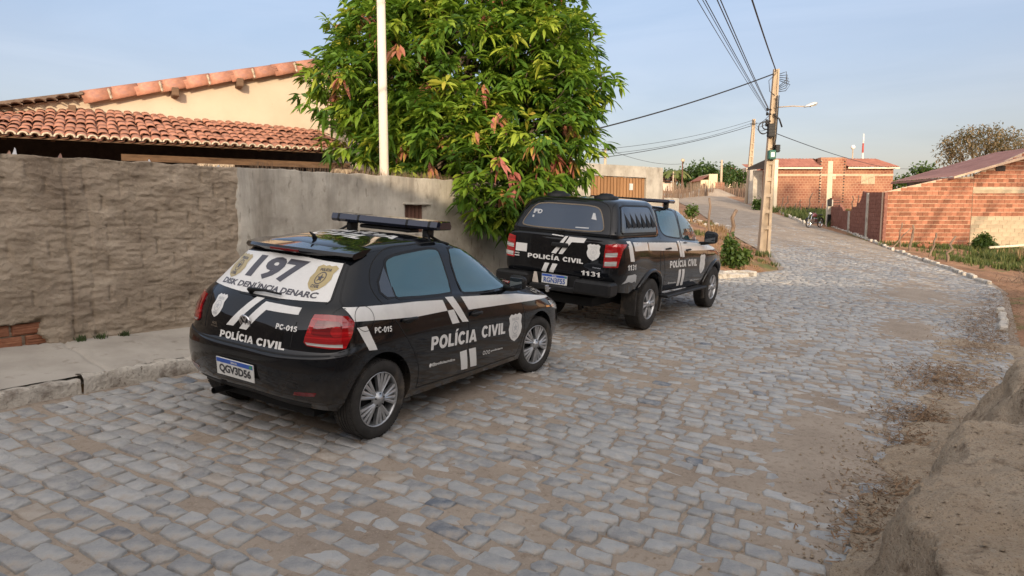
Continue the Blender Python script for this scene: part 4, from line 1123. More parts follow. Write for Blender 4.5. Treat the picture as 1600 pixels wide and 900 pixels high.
def ring_poly(surf, pts, w, off, mat, name, parent):
    """flat band around a closed outline"""
    P = np.array(pts); n = len(P); T_ = np.roll(P, -1, 0)-np.roll(P, 1, 0); T_ /= np.maximum(np.linalg.norm(T_, axis=1, keepdims=True), 1e-9); N_ = np.stack([-T_[:, 1], T_[:, 0]], 1)
    area = .5*np.sum(P[:, 0]*np.roll(P[:, 1], -1)-np.roll(P[:, 0], -1)*P[:, 1]); N_ *= -np.sign(area)
    v = []; f = []
    for i in range(n):
        for q in (P[i], P[i]+N_[i]*w): v.append(surf.hit(q[0], q[1], off))
    for i in range(n): j = (i+1) % n; f.append((2*i, 2*j, 2*j+1, 2*i+1))
    return mk(name, v, f, mat, parent)
_tc = {}
def _arc(cx_, cy_, rx, ry, a0, a1, n=12): return [(cx_+rx*math.cos(math.radians(a0+(a1-a0)*i/n)), cy_+ry*math.sin(math.radians(a0+(a1-a0)*i/n))) for i in range(n+1)]
def _thick(pts, w):
    P = np.array(pts, float); T_ = np.gradient(P, axis=0); T_ /= np.maximum(np.linalg.norm(T_, axis=1, keepdims=True), 1e-9); N_ = np.stack([-T_[:, 1], T_[:, 0]], 1)
    return [tuple(q) for q in P+N_*w/2]+[tuple(q) for q in (P-N_*w/2)[::-1]]
_s = .27
GLY = {   # heavy sans capitals and figures: (advance, loops)
 'P': (.80, [[(0, 0), (_s, 0), (_s, .34), (.42, .34)]+_arc(.42, .67, .36, .33, -85, 85)+[(.42, 1), (0, 1)], [(_s, .55), (.40, .55)]+_arc(.40, .67, .115, .115, -80, 80, 6)+[(.40, .79), (_s, .79)]]),
 'O': (.96, [_arc(.47, .5, .47, .52, 0, 352, 32), _arc(.47, .5, .20, .28, 0, 345, 22)]),
 '0': (.78, [_arc(.37, .5, .37, .52, 0, 352, 28), _arc(.37, .5, .125, .30, 0, 345, 20)]),
 'L': (.70, [[(0, 0), (.66, 0), (.66, .22), (_s, .22), (_s, 1), (0, 1)]]),
 'I': (.31, [[(0, 0), (_s, 0), (_s, 1), (0, 1)]]),
 'Í': (.31, [[(0, 0), (_s, 0), (_s, 1), (0, 1)], [(.02, 1.07), (.20, 1.07), (.42, 1.27), (.14, 1.27)]]),
 'C': (.90, [_arc(.46, .5, .46, .52, 35, 325, 28)+_arc(.46, .5, .195, .28, 318, 42, 20)]),
 'A': (.98, [[(0, 0), (.28, 0), (.335, .17), (.645, .17), (.70, 0), (.98, 0), (.63, 1), (.35, 1)], [(.40, .38), (.49, .70), (.58, .38)]]),
 'V': (.96, [[(.33, 0), (.63, 0), (.96, 1), (.68, 1), (.48, .36), (.28, 1), (0, 1)]]),
 '1': (.58, [[(.20, 0), (.47, 0), (.47, 1), (.26, 1), (.16, .86), (0, .78), (0, .58), (.20, .65)]]),
 '3': (.76, [_thick(_arc(.34, .73, .22, .17, 155, -62, 14)+[(.33, .535), (.36, .51)]+_arc(.34, .29, .25, .20, 62, -155, 14), .22)]),
 '5': (.76, [_thick([(.66, .90), (.42, .90), (.20, .90), (.17, .72), (.14, .55), (.26, .60)]+_arc(.34, .34, .25, .25, 85, -150, 16), .21)]),
 '-': (.44, [[(0, .30), (.38, .30), (.38, .50), (0, .50)]]), ' ': (.38, [])}
def blocktext(s):
    c = bpy.data.curves.new('t', 'CURVE'); c.dimensions = '2D'; c.fill_mode = 'BOTH'; x = 0
    for ch in s:
        adv, loops = GLY[ch]
        for lp in loops:
            sp_ = c.splines.new('POLY'); sp_.points.add(len(lp)-1); sp_.use_cyclic_u = True
            for k, (a, b) in enumerate(lp): sp_.points[k].co = (x+a, b, 0, 1)
        x += adv+.06
    o = bpy.data.objects.new('t', c); COL.objects.link(o)
    me = bpy.data.meshes.new_from_object(o.evaluated_get(bpy.context.evaluated_depsgraph_get()))
    V_ = np.array([tuple(v.co)[:2] for v in me.vertices]); F_ = [tuple(p.vertices) for p in me.polygons]; bpy.data.objects.remove(o)
    lo = V_.min(0); hi = V_.max(0); hi[1] = max(hi[1], 1.0) if 'Í' not in s else 1.27
    return (V_-np.array([lo[0], 0]))/(np.array([hi[0]-lo[0], hi[1]])), F_
def text2d(s, shear=0., bold=.015, extrude=0.):
    bold = min(bold*1.5+.006, .046); key = (s, shear, bold)
    if key not in _tc and bold > .02 and all(ch in GLY for ch in s): _tc[key] = blocktext(s)
    if key not in _tc:
        c = bpy.data.curves.new('t', 'FONT'); c.body = s; c.size = 1; c.shear = shear; c.offset = bold; c.resolution_u = 3
        o = bpy.data.objects.new('t', c); COL.objects.link(o)
        me = bpy.data.meshes.new_from_object(o.evaluated_get(bpy.context.evaluated_depsgraph_get()))
        V_ = np.array([tuple(v.co)[:2] for v in me.vertices]); F_ = [tuple(p.vertices) for p in me.polygons]
        bpy.data.objects.remove(o); lo = V_.min(0); hi = V_.max(0); _tc[key] = ((V_-lo)/(hi-lo), F_)
    return _tc[key]
def text(surf, s, bl_, br, tl, off, mat, name, parent, shear=0., bold=.015, grid=.06):
    """lettering fitted to the parallelogram bottom-left, bottom-right, top-left"""
    V_, F_ = text2d(s, shear, bold); b = np.array(bl_); e1 = np.array(br)-b; e2 = np.array(tl)-b
    P = b+V_[:, :1]*e1+V_[:, 1:]*e2
    return decal(surf, P.tolist(), F_, off, mat, name, parent, grid=grid)
def shield_pts(cx, cz, w, h, sl=0.):
    q = [(0, .5), (.13, .46), (.30, .50), (.48, .40), (.42, .18), (.50, -.02), (.42, -.25), (.25, -.40), (0, -.5)]
    q = q+[(-a, b) for a, b in q[1:-1]][::-1]
    return [(cx+a*w+b*sl, cz+b*h) for a, b in q]
def star_pts(cx, cz, r, k=5, r2=.42): return [(cx+(r if i % 2 == 0 else r*r2)*math.sin(PI*i/k), cz+(r if i % 2 == 0 else r*r2)*math.cos(PI*i/k)) for i in range(2*k)]
def circ(cx, cz, r, n=20, rx=1.): return [(cx+r*rx*math.cos(2*PI*i/n), cz+r*math.sin(2*PI*i/n)) for i in range(n)]
def badge(surf, cx, cz, w, h, parent, base, ink, off=.002, sl=0., mirror=False):
    o = poly(surf, shield_pts(cx, cz, w, h, sl), off, base, 'shield_emblem', parent)
    ring_poly(surf, circ(cx, cz, h*.20, 20, .9), h*.035, off+.0012, ink, 'emblem_ring', o)
    poly(surf, star_pts(cx, cz, h*.16), off+.0014, ink, 'emblem_star', o)
    sg = -1 if mirror else 1
    text(surf, 'POLÍCIA', (cx-sg*w*.26, cz+h*.26), (cx+sg*w*.26, cz+h*.26), (cx-sg*w*.26, cz+h*.39), off+.0014, ink, 'emblem_lettering', o, bold=.01)
    text(surf, 'CIVIL', (cx-sg*w*.20, cz-h*.37), (cx+sg*w*.20, cz-h*.37), (cx-sg*w*.20, cz-h*.25), off+.0014, ink, 'emblem_lettering', o, bold=.01)
    return o
def wheel(parent, x, y, r, wd, rr, style, steer=0., side=1):
    """side=1 right (outer face towards -y)"""
    w = thing('wheel', None, None); w.parent = parent; w.location = (x, y, r); w.rotation_euler = (0, 0, steer)
    M2 = Matrix.Rotation(PI/2*side, 4, 'X')     # local z -> outwards
    h = wd/2
    prof = [(rr*.99, h-.012), (rr+.012, h-.002), (rr+.03, h+.004), (r*.88, h+.004), (r*.955, h-.006), (r*.985, h-.022)]
    for k in range(5):
        z1 = h-.03-k*(wd-.06)/4.6
        prof += [(r, z1), (r, z1-.020), (r-.007, z1-.0215), (r-.007, z1-.0265)]
    prof += [(r*.985, -h+.022), (r*.95, -h+.004), (rr, -h)]
    mb = MB(); mb.lathe(prof, 56, M2)
    # tread blocks at the shoulder
    nb = 64
    for i in range(nb):
        a = 2*PI*i/nb
        for s2 in (1, -1):
            mb.box(r*.972, r*1.001, -.0095, .0095, s2*(h-.040), s2*(h-.012), M2@Matrix.Rotation(a, 4, 'Z'))
    t = mb.build('tyre', M['rubber'], w); autosmooth(t, .5)
    mb = MB(); mb.lathe([(rr*1.0, h-.008), (rr*.985, h-.004), (rr*.955, h-.012), (rr*.93, h-.03), (rr*.90, h-.07), (rr*.86, -h+.02)], 48, M2)
    rim = mb.build('rim', M['rim'], w, True)
    mb = MB(); mb.lathe([(rr*.92, h-.085), (.0, h-.085)], 40, M2); mb.lathe([(rr*.62, h-.07), (rr*.60, h-.062), (.0, h-.062)], 32, M2)
    mb.build('brake_disc', M['dark_well'], w)
    if style == 'ten':
        for i in range(5):
            mb = MB()
            for j, da in enumerate((-.36, -.13, .13, .36)):
                a0 = 2*PI*i/5; a1 = a0+da
                c0 = Vector((math.cos(a0+da*.35)*.045, math.sin(a0+da*.35)*.045, h-.008)); c1 = Vector((math.cos(a1)*rr*.945, math.sin(a1)*rr*.945, h-.016))
                d = (c1-c0).normalized(); s_ = Vector((-d.y, d.x, 0)); w0 = .009; w1 = .0150
                v = [c0-s_*w0, c0+s_*w0, c1+s_*w1, c1-s_*w1]; top = [c0+Vector((0, 0, .006)), c1+Vector((0, 0, .004))]
                dn = Vector((0, 0, -.03)); vv = [tuple(M2@p) for p in v]+[tuple(M2@(p+dn)) for p in v]+[tuple(M2@p) for p in top]
                mb.add(vv, [(0, 8, 9, 3), (1, 2, 9, 8), (0, 1, 8), (3, 9, 2), (0, 3, 7, 4), (2, 1, 5, 6), (1, 0, 4, 5), (3, 2, 6, 7)])
            mb.build('spoke', M['rim'], w)
    else:
        for i in range(6):
            mb = MB(); a0 = 2*PI*i/6
            for da in (-.09, .09):
                a1 = a0+da*1.7; c0 = Vector((math.cos(a0+da)*.05, math.sin(a0+da)*.05, h-.02)); c1 = Vector((math.cos(a1)*rr*.95, math.sin(a1)*rr*.95, h-.018))
                d = (c1-c0).normalized(); s_ = Vector((-d.y, d.x, 0)); w0 = .020; w1 = .021
                v = [c0-s_*w0, c0+s_*w0, c1+s_*w1, c1-s_*w1]; top = [c0+Vector((0, 0, .008)), c1+Vector((0, 0, .006))]
                dn = Vector((0, 0, -.035)); vv = [tuple(M2@p) for p in v]+[tuple(M2@(p+dn)) for p in v]+[tuple(M2@p) for p in top]
                mb.add(vv, [(0, 8, 9, 3), (1, 2, 9, 8), (0, 1, 8), (3, 9, 2), (0, 3, 7, 4), (2, 1, 5, 6), (1, 0, 4, 5), (3, 2, 6, 7)])
            mb.build('spoke', M['rim'], w)
    mb = MB(); mb.lathe([(.062, h-.03), (.058, h-.004), (.032, h+.002), (.030, h+.008), (.0, h+.009)], 28, M2); mb.build('hub_cap', M['rim'], w, True)
    mb = MB()
    for i in range(5): a = 2*PI*i/5+.3; mb.lathe([(.007, h-.01), (.007, h+.001), (0, h+.001)], 8, M2@Matrix.Translation((math.cos(a)*.046, math.sin(a)*.046, 0)))
    mb.build('wheel_bolts', M['dark_well'], w)
    return w
def arch_cutter(x, z, r, y0, y1, flat=0., n=36):
    mb = MB(); pts = [(x+r*math.cos(2*PI*k/n), z+r*math.sin(2*PI*k/n)) for k in range(n)]
    v = [(a, y0, b) for a, b in pts]+[(a, y1, b) for a, b in pts]
    f = [tuple(range(n))[::-1], tuple(range(n, 2*n))]+[(i, (i+1) % n, n+(i+1) % n, n+i) for i in range(n)]
    bm = bmesh.new(); vs = [bm.verts.new(p) for p in v]; [bm.faces.new([vs[i] for i in q]) for q in f]
    bmesh.ops.recalc_face_normals(bm, faces=bm.faces); me = bpy.data.meshes.new('c'); bm.to_mesh(me); bm.free(); return me
def inside(pts, x, z):
    c = False; n = len(pts); j = n-1
    for i in range(n):
        if (pts[i][1] > z) != (pts[j][1] > z) and x < (pts[j][0]-pts[i][0])*(z-pts[i][1])/(pts[j][1]-pts[i][1])+pts[i][0]: c = not c
        j = i
    return c
def car_matrix(X_, Y_, yaw):
    t = g2w((X_, Y_, 0)); R3 = TG@np.array([[math.cos(yaw), -math.sin(yaw), 0], [math.sin(yaw), math.cos(yaw), 0], [0, 0, 1]])
    m = Matrix.Identity(4)
    for i in range(3):
        for j in range(3): m[i][j] = R3[i, j]
        m[i][3] = t[i]
    return m
def plate(parent, x, z, s, tilt, ink, kind=0):
    p = thing('number_plate', None, None); p.parent = parent; p.location = (x, 0, z); p.rotation_euler = (0, tilt, 0)
    mb = MB(); mb.box(-.004, .004, -.2, .2, -.065, .065, bev=.0015); mb.build('plate_sheet', M['plate'], p)
    b = BVHTree.FromPolygons([Vector((-.004, y, z_)) for y, z_ in ((-.3, -.1), (.3, -.1), (.3, .1), (-.3, .1))], [(0, 1, 2, 3)]); sf = Surf(b, 'rear')
    poly(sf, [(-.195, .030), (.195, .030), (.195, .061), (-.195, .061)], .001, M['dblue'], 'blue_band', p, grid=1)
    text(sf, 'BRASIL', (-.035, .038), (.035, .038), (-.035, .053), .002, M['plate'], 'lettering', p, grid=1)
    poly(sf, [(.160, .036), (.188, .036), (.188, .056), (.160, .056)], .002, M['gblue'], 'flag_mark', p, grid=1)
    text(sf, s, (-.168, -.052), (.172, -.052), (-.168, .020), .002, ink, 'lettering', p, grid=1, bold=.022)
    return p
def mirror_part(parent, x, y, z, s, side=1):
    m = thing('side_mirror', None, None); m.parent = parent; m.location = (x, y, z)
    bm = bmesh.new(); bmesh.ops.create_cube(bm, size=1)
    bmesh.ops.subdivide_edges(bm, edges=bm.edges[:], cuts=5, use_grid_fill=True)
    for v in bm.verts:
        q = Vector(v.co)*2; L = (abs(q.x)**4+abs(q.y)**4+abs(q.z)**4)**.25; q = q/max(L, .01)
        tx = .5*s[0]*(1-.25*abs(q.y)) if q.x > 0 else .32*s[0]
        v.co = Vector((q.x*tx, q.y*.5*s[1], q.z*.5*s[2]*(1-.12*q.y*(-side)))) 
    me = bpy.data.meshes.new('mirror_shell'); bm.to_mesh(me); bm.free(); me.materials.append(M['trim']); me.polygons.foreach_set('use_smooth', [True]*len(me.polygons))
    link(bpy.data.objects.new('mirror_shell', me), m)
    k = s[0]*.325; mb = MB(); mb.box(-k-.003, -k+.004, -s[1]*.40, s[1]*.40, -s[2]*.37, s[2]*.37, bev=.003); mb.build('mirror_glass', M['glass_dark'], m)
    mb = MB(); mb.tube([(0, 0, -s[2]*.35), (.02, side*s[1]*.5, -s[2]*.5), (.05, side*(s[1]*.5+.09), -s[2]*.55)], [.028, .03, .03], 8); mb.build('mirror_arm', M['trim'], m, True)
    return m
def handle(surf, parent, x, z, L=.17, sgn=1):
    h = surf.hit(x, z, 0); n = (surf.hit(x, z, .05)-h).normalized()
    o = poly(surf, smooth_poly([(x-L*.42, z), (x-L*.2, z+.028), (x+L*.25, z+.026), (x+L*.42, z), (x+L*.2, z-.026), (x-L*.2, z-.026)], 3), .0012, M['gap'], 'handle_recess', parent)
    mb = MB(); pts = [surf.hit(x-L/2, z, .008), surf.hit(x-L*.3, z+.004, .034), surf.hit(x, z+.006, .040), surf.hit(x+L*.3, z+.004, .036), surf.hit(x+L/2, z, .01)]
    mb.tube(pts, [.012, .014, .0145, .014, .014], 8); mb.build('handle', M['trim'], parent, True)

# ---------------------------------------------------------------- hatchback
def hatch():
    car = thing('police_hatchback', 'black police hatchback nearest the camera with white rear window sign and roof light bar', 'car', matrix=car_matrix(-1.6246, 5.1669, 1.0514))
    R = [
     [(-.46, 0, .30), (-.455, .40, .29), (-.36, .70, .28), (0, .755, .23), (.9, .765, .21), (1.7, .765, .20), (2.46, .755, .20), (3.02, .66, .20), (3.15, .4, .18), (3.18, 0, .18)],
     [(-.56, 0, .38), (-.55, .42, .38), (-.43, .75, .38), (0, .80, .33), (.9, .80, .29), (1.7, .80, .28), (2.46, .80, .31), (3.05, .71, .32), (3.21, .42, .32), (3.25, 0, .32)],
     [(-.61, 0, .53), (-.595, .45, .53), (-.44, .78, .53), (0, .822, .52), (.9, .82, .50), (1.7, .82, .50), (2.46, .82, .52), (3.06, .73, .51), (3.22, .45, .51), (3.26, 0, .51)],
     [(-.612, 0, .635), (-.595, .45, .640), (-.435, .775, .66), (0, .822, .69), (.9, .817, .68), (1.7, .815, .66), (2.46, .815, .66), (3.02, .73, .63), (3.18, .45, .62), (3.22, 0, .61)],
     [(-.604, 0, .664), (-.589, .45, .668), (-.431, .770, .690), (0, .820, .735), (.9, .814, .72), (1.7, .812, .70), (2.46, .812, .69), (3.01, .728, .655), (3.17, .45, .645), (3.21, 0, .64)],
     [(-.572, 0, .688), (-.558, .45, .692), (-.416, .757, .718), (0, .812, .79), (.9, .808, .78), (1.7, .805, .76), (2.46, .802, .73), (2.98, .71, .69), (3.12, .45, .69), (3.17, 0, .70)],
     [(-.53, 0, .86), (-.515, .45, .865), (-.385, .735, .88), (0, .797, .90), (.9, .797, .885), (1.7, .79, .86), (2.46, .77, .81), (2.88, .68, .76), (3.05, .42, .77), (3.10, 0, .78)],
     [(-.465, 0, .97), (-.45, .44, .975), (-.335, .705, .985), (0, .765, 1.005), (.9, .772, .985), (1.7, .76, .94), (2.2, .73, .895), (2.6, .62, .87), (2.75, .4, .885), (2.8, 0, .895)],
     [(-.395, 0, 1.035), (-.38, .43, 1.04), (-.285, .665, 1.045), (0, .732, 1.045), (.9, .748, 1.015), (1.6, .738, .98), (1.95, .69, .965), (2.1, .55, .965), (2.2, .35, .967), (2.25, 0, .97)],
     [(-.25, 0, 1.20), (-.24, .40, 1.20), (-.155, .585, 1.20), (.08, .648, 1.205), (.9, .668, 1.195), (1.38, .655, 1.18), (1.68, .60, 1.15), (1.80, .49, 1.15), (1.90, .3, 1.155), (1.94, 0, 1.16)],
     [(-.125, 0, 1.325), (-.115, .36, 1.325), (-.04, .525, 1.325), (.2, .575, 1.34), (.9, .602, 1.36), (1.2, .592, 1.345), (1.38, .545, 1.32), (1.46, .43, 1.325), (1.52, .26, 1.335), (1.54, 0, 1.34)],
     [(-.06, 0, 1.385), (-.05, .34, 1.38), (.03, .475, 1.375), (.25, .515, 1.395), (.85, .54, 1.42), (1.08, .53, 1.405), (1.2, .475, 1.385), (1.27, .36, 1.39), (1.31, .2, 1.40), (1.32, 0, 1.40)],
     [(.08, 0, 1.42), (.09, .25, 1.418), (.16, .35, 1.41), (.33, .37, 1.43), (.8, .38, 1.45), (1.0, .36, 1.44), (1.06, .3, 1.43), (1.1, .2, 1.43), (1.12, .1, 1.43), (1.13, 0, 1.43)],
     [(.25, 0, 1.44), (.26, .1, 1.44), (.30, .15, 1.438), (.42, .16, 1.45), (.75, .16, 1.46), (.88, .15, 1.457), (.92, .12, 1.45), (.94, .08, 1.45), (.96, .04, 1.45), (.97, 0, 1.45)],
     [(.35, 0, 1.448), (.36, .001, 1.448), (.40, .001, 1.449), (.47, .001, 1.453), (.70, .001, 1.462), (.78, .001, 1.46), (.81, .001, 1.459), (.83, .001, 1.458), (.84, .001, 1.458), (.85, 0, 1.458)]]
    base = loft(R, 8, 6)
    bv = bvh_of(base)
    cut = [arch_cutter(0, .315, .345, -1.2, -.50), arch_cutter(0, .315, .345, .50, 1.2), arch_cutter(2.465, .315, .345, -1.2, -.50), arch_cutter(2.465, .315, .345, .50, 1.2)]
    full = boolean(base, cut)
    rdoor = [(.02, 1.06), (.0, 1.16), (.10, 1.30), (.30, 1.395), (1.03, 1.415), (1.10, 1.0), (1.13, .69), (1.12, .28), (.42, .28), (.42, .50), (.33, .62), (.17, .84)]
    fdoor = [(1.03, 1.415), (1.40, 1.35), (1.72, 1.21), (2.0, 1.02), (2.02, .93), (2.10, .76), (2.13, .6), (2.10, .45), (2.02, .26), (1.12, .28), (1.13, .69), (1.10, 1.0)]
    rules = [('door#rr', lambda x, y, z, n: y < -.45 and inside(rdoor, x, z) and abs(n.y) > .2), ('door#rl', lambda x, y, z, n: y > .45 and inside(rdoor, x, z) and abs(n.y) > .2),
             ('door#fr', lambda x, y, z, n: y < -.45 and inside(fdoor, x, z) and abs(n.y) > .2), ('door#fl', lambda x, y, z, n: y > .45 and inside(fdoor, x, z) and abs(n.y) > .2),
             ('rear_bumper', lambda x, y, z, n: x < -.25 and z < .70), ('front_bumper', lambda x, y, z, n: x > 2.83 and z < .68),
             ('tailgate', lambda x, y, z, n: x < -.02 and z >= .70 and z < 1.36 and abs(y) < .62-.25*max(0, z-1.0) and n.x < -.3),
             ('hood', lambda x, y, z, n: x > 2.0 and z > .70 and abs(y) < .66 and n.z > .5 and z < 1.0)]
    parts = split_body(full, rules, M['black'], car)
    SR = Surf(bv, 'side', 1); SL = Surf(bv, 'side', -1); RE = Surf(bv, 'rear'); TP = Surf(bv, 'top'); FR = Surf(bv, 'front')
    rwin = smooth_poly([(.215, 1.045), (.225, 1.27), (.27, 1.305), (.54, 1.342), (.86, 1.352), (.895, 1.33), (.915, 1.015), (.88, 1.008), (.30, 1.032)], 3)
    qwin = [(.075, 1.085), (.09, 1.15), (.19, 1.255), (.20, 1.04), (.12, 1.045)]
    fwin = smooth_poly([(1.085, 1.0), (1.06, 1.34), (1.09, 1.352), (1.33, 1.328), (1.56, 1.255), (1.75, 1.135), (1.86, 1.035), (1.83, .965), (1.78, .96), (1.12, .988)], 3)
    for S_, key in ((SR, 'r'), (SL, 'l')):
        dr, df = parts.get('door#r'+key, car), parts.get('door#f'+key, car)
        poly(S_, rwin, .0025, M['glass'], 'window', dr); ring_poly(S_, rwin, .020, .002, M['trim'], 'window_seal', dr)
        poly(S_, qwin, .0028, M['glass_dark'], 'window', dr); ring_poly(S_, qwin, .018, .0015, M['trim'], 'window_seal', dr)
        poly(S_, fwin, .0025, M['glass'], 'window', df); ring_poly(S_, fwin, .020, .002, M['trim'], 'window_seal', df)
        strip(S_, [(.43, .29), (.43, .45), (.36, .60), (.20, .81), (.06, .98), (.0, 1.12), (.07, 1.26), (.26, 1.37), (.60, 1.402), (1.03, 1.412), (1.25, 1.39)], .007, .0012, M['gap'], 'door_gap', car)
        strip(S_, [(1.25, 1.39), (1.45, 1.335), (1.72, 1.215), (1.98, 1.04), (2.03, .93), (2.10, .76), (2.135, .6), (2.10, .42), (2.03, .26)], .007, .0012, M['gap'], 'door_gap', car)
        strip(S_, [(1.035, 1.41), (1.075, 1.15), (1.105, .95), (1.13, .69), (1.135, .45), (1.12, .27)], .008, .0014, M['gap'], 'door_gap', car)
        strip(S_, [(.43, .29), (1.12, .268), (2.03, .258)], .010, .0012, M['gap'], 'sill_gap', car)
        strip(S_, [(-.43, .695), (-.30, .70), (-.24, .66)], .006, .0012, M['gap'], 'bumper_gap', car)
        strip(S_, circ(-.16, .925, .088, 18), .004, .003, M['gap'], 'fuel_flap', car, m=1, closed=True) if key == 'r' else None
        handle(S_, dr, .30, .862); handle(S_, df, 1.24, .788)
        # livery
        mir = key == 'l'; W_ = M['dwhite']
        def P_(pts, nm='white_stripe', off=.0018): poly(S_, pts, off, W_, nm, car)
        P_([(-.30, 1.012), (.42, .985), (.76, .960), (.88, .745), (.985, .742), (.90, .862), (.85, .862), (.42, .862), (-.255, .905)][:5]+[(.905, .865), (.41, .870), (-.255, .915)])
        P_([(.80, .978), (.915, .972), (1.075, .738), (1.125, .735), (1.10, .735), (1.03, .742)][:2]+[(1.125, .732), (1.03, .742)])
        P_([(1.03, .958), (2.0, .885), (2.82, .775), (2.80, .765), (1.97, .800), (1.13, .835)])
        P_([(-.245, .872), (-.152, .872), (-.062, .690), (-.150, .700)])
        P_([(1.00, .482), (1.105, .485), (1.155, .302), (1.055, .308)]); P_([(1.14, .484), (1.25, .480), (1.30, .302), (1.20, .308)])
        def T_(s, bl_, br, tl, bold=.02, shear=0., nm='lettering'):
            if mir: text(S_, s, br, bl_, (br[0]+bl_[0]-tl[0]+0*br[0], tl[1]+br[1]-bl_[1]), .0022, W_, nm, car, shear, bold)
            else: text(S_, s, bl_, br, tl, .0022, W_, nm, car, shear, bold)
        T_('POLÍCIA', (.575, .572), (1.255, .537), (.585, .712), .028); T_('CIVIL', (1.335, .552), (1.755, .528), (1.34, .660), .028)
        T_('PC-015', (-.078, .812), (.098, .800), (-.078, .855), .022)
        T_('@policiacivilrn', (.60, .430), (.935, .410), (.60, .462), .01)
        poly(S_, circ(.583, .446, .017, 12), .002, W_, 'round_mark', car)
        for k in range(3): ring_poly(S_, circ(1.40+k*.045, .402-k*.003, .013, 12), .006, .002, W_, 'round_mark', car)
        T_('policiarn', (1.53, .386), (1.735, .376), (1.53, .410), .01)
        badge(S_, 1.945, .56, .25, .275, car, M['dwhite'], M['dsilver'], mirror=mir)
        # lower black sill moulding and mirror
        mirror_part(car, 1.78, (-.915 if key == 'r' else .915), 1.03, (.11, .165, .135), 1 if key == 'r' else -1)
        # dark A and B pillar covers
        ys = -1 if key == 'r' else 1
        wheel(car, 0, ys*.715, .298, .185, .207, 'ten', 0, 1 if key == 'r' else -1)
        wheel(car, 2.465, ys*.715, .298, .185, .207, 'ten', math.radians(-9), 1 if key == 'r' else -1)
        # tail lamp
        D = Surf(bv, 'diag', 1 if key == 'r' else -1, math.radians(42))
        sc = lambda pts: [((x), z) for x, z in pts]
        # outline measured on the photograph as (u,z) in this oblique view
        TL = TLAMP
        L = poly(D, TL, .012, M['red'], 'tail_light', car, skirt=.004, grid=.04)
        cx_ = sum(p[0] for p in TL)/len(TL); cz_ = sum(p[1] for p in TL)/len(TL)
        inner = [(cx_+(p[0]-cx_)*.62-.01, cz_+(p[1]-cz_)*.45+.02) for p in TL]; poly(D, inner, .0135, M['red2'], 'inner_lens', L, grid=.04)
        poly(D, circ(cx_+.055, cz_+.0, .036, 16), .0145, M['red'], 'round_lens', L, grid=.04)
        poly(D, RLAMP, .0138, M['clear'], 'reverse_lens', L, grid=.04)
        # head lamp
        poly(S_, [(2.72, .735), (2.98, .715), (3.04, .64), (2.95, .615), (2.78, .66)], .004, M['clear'], 'headlight', car, skirt=.002)
        poly(S_, [(2.62, .70), (2.70, .69), (2.72, .675), (2.63, .68)], .003, M['amber'], 'side_indicator', car)
    tg = parts['tailgate']
    # rear window: white vinyl sheet with writing
    sheet = [(-.515, 1.286), (-.2, 1.302), (.2, 1.302), (.515, 1.286), (.605, 1.05), (.60, 1.038), (.2, 1.020), (-.2, 1.020), (-.60, 1.038), (-.605, 1.05)]
    g = poly(RE, sheet, .003, M['dwhite'], 'window_sign', tg, grid=.04); ring_poly(RE, sheet, .012, .002, M['trim'], 'window_seal', tg)
    def RT(s, bl_, br, tl, mat, bold=.02, nm='lettering', off=.0045): text(RE, s, bl_, br, tl, off, mat, nm, tg, 0, bold)
    RT('197', (-.290, 1.118), (.235, 1.118), (-.262, 1.278), M['dgrey'], .045)
    RT('DISK DENÚNCIA DENARC', (-.50, 1.050), (.50, 1.050), (-.50, 1.098), M['dgrey'], .022)
    badge(RE, .435, 1.180, .165, .175, tg, M['dgold'], M['dgrey'], .005); badge(RE, -.435, 1.180, .185, .175, tg, M['dgold'], M['dgrey'], .005)
    mb = MB(); pts = [RE.hit(.02, 1.028, .03), RE.hit(.14, 1.04, .03), RE.hit(.34, 1.05, .025)]; 
    pts = [RE.hit(-.10, 1.028, .035), RE.hit(.05, 1.040, .032), RE.hit(.22, 1.036, .026)]; mb.tube(pts, [.016, .011, .007], 8); mb.tube([RE.hit(-.10, 1.028, .0), RE.hit(-.10, 1.028, .045)], [.022, .018], 10)
    mb.build('rear_wiper', M['trim'], tg, True)
    # tailgate livery
    P2 = lambda pts, nm='white_stripe', mat=M['dwhite'], off=.002: poly(RE, pts, off, mat, nm, tg)
    P2([(-.015, 1.010), (.068, 1.010), (-.122, .793), (-.198, .79)]); 
    P2([(.105, .990), (.451, .990), (.456, .945), (.155, .940), (.018, .783), (-.058, .783)])
    text(RE, 'POLÍCIA', (-.245, .696), (.112, .697), (-.250, .760), .0022, M['dwhite'], 'lettering', tg, 0, .03)
    text(RE, 'CIVIL', (.145, .697), (.419, .703), (.143, .750), .0022, M['dwhite'], 'lettering', tg, 0, .03)
    text(RE, 'PC-015', (.310, .838), (.490, .836), (.308, .874), .0022, M['dwhite'], 'lettering', tg, 0, .022)
    badge(RE, -.350, .905, .125, .165, tg, M['dwhite'], M['dsilver'], .002)
    text(RE, 'GOL', (-.36, .775), (-.30, .775), (-.36, .793), .003, M['chrome'], 'model_letters', tg, 0, .01); text(RE, 'TOTALFLEX', (-.37, .757), (-.29, .757), (-.37, .767), .003, M['chrome'], 'model_letters', tg, 0, .0)
    # round maker's emblem
    bd = thing('maker_emblem', None, None); bd.parent = tg; c = RE.hit(.0, .835, .004); bd.location = c; bd.rotation_euler = (0, -.25, 0)
    mb = MB(); n = 36
    for i in range(n):
        a0 = 2*PI*i/n; a1 = 2*PI*(i+1)/n; q = lambda a, r, x: (x, math.cos(a)*r, math.sin(a)*r)
        mb.add([q(a0, .058, 0), q(a1, .058, 0), q(a1, .056, -.008), q(a0, .056, -.008), q(a1, .047, -.008), q(a0, .047, -.008), q(a1, .046, 0), q(a0, .046, 0)], [(0, 1, 2, 3), (3, 2, 4, 5), (5, 4, 6, 7)])
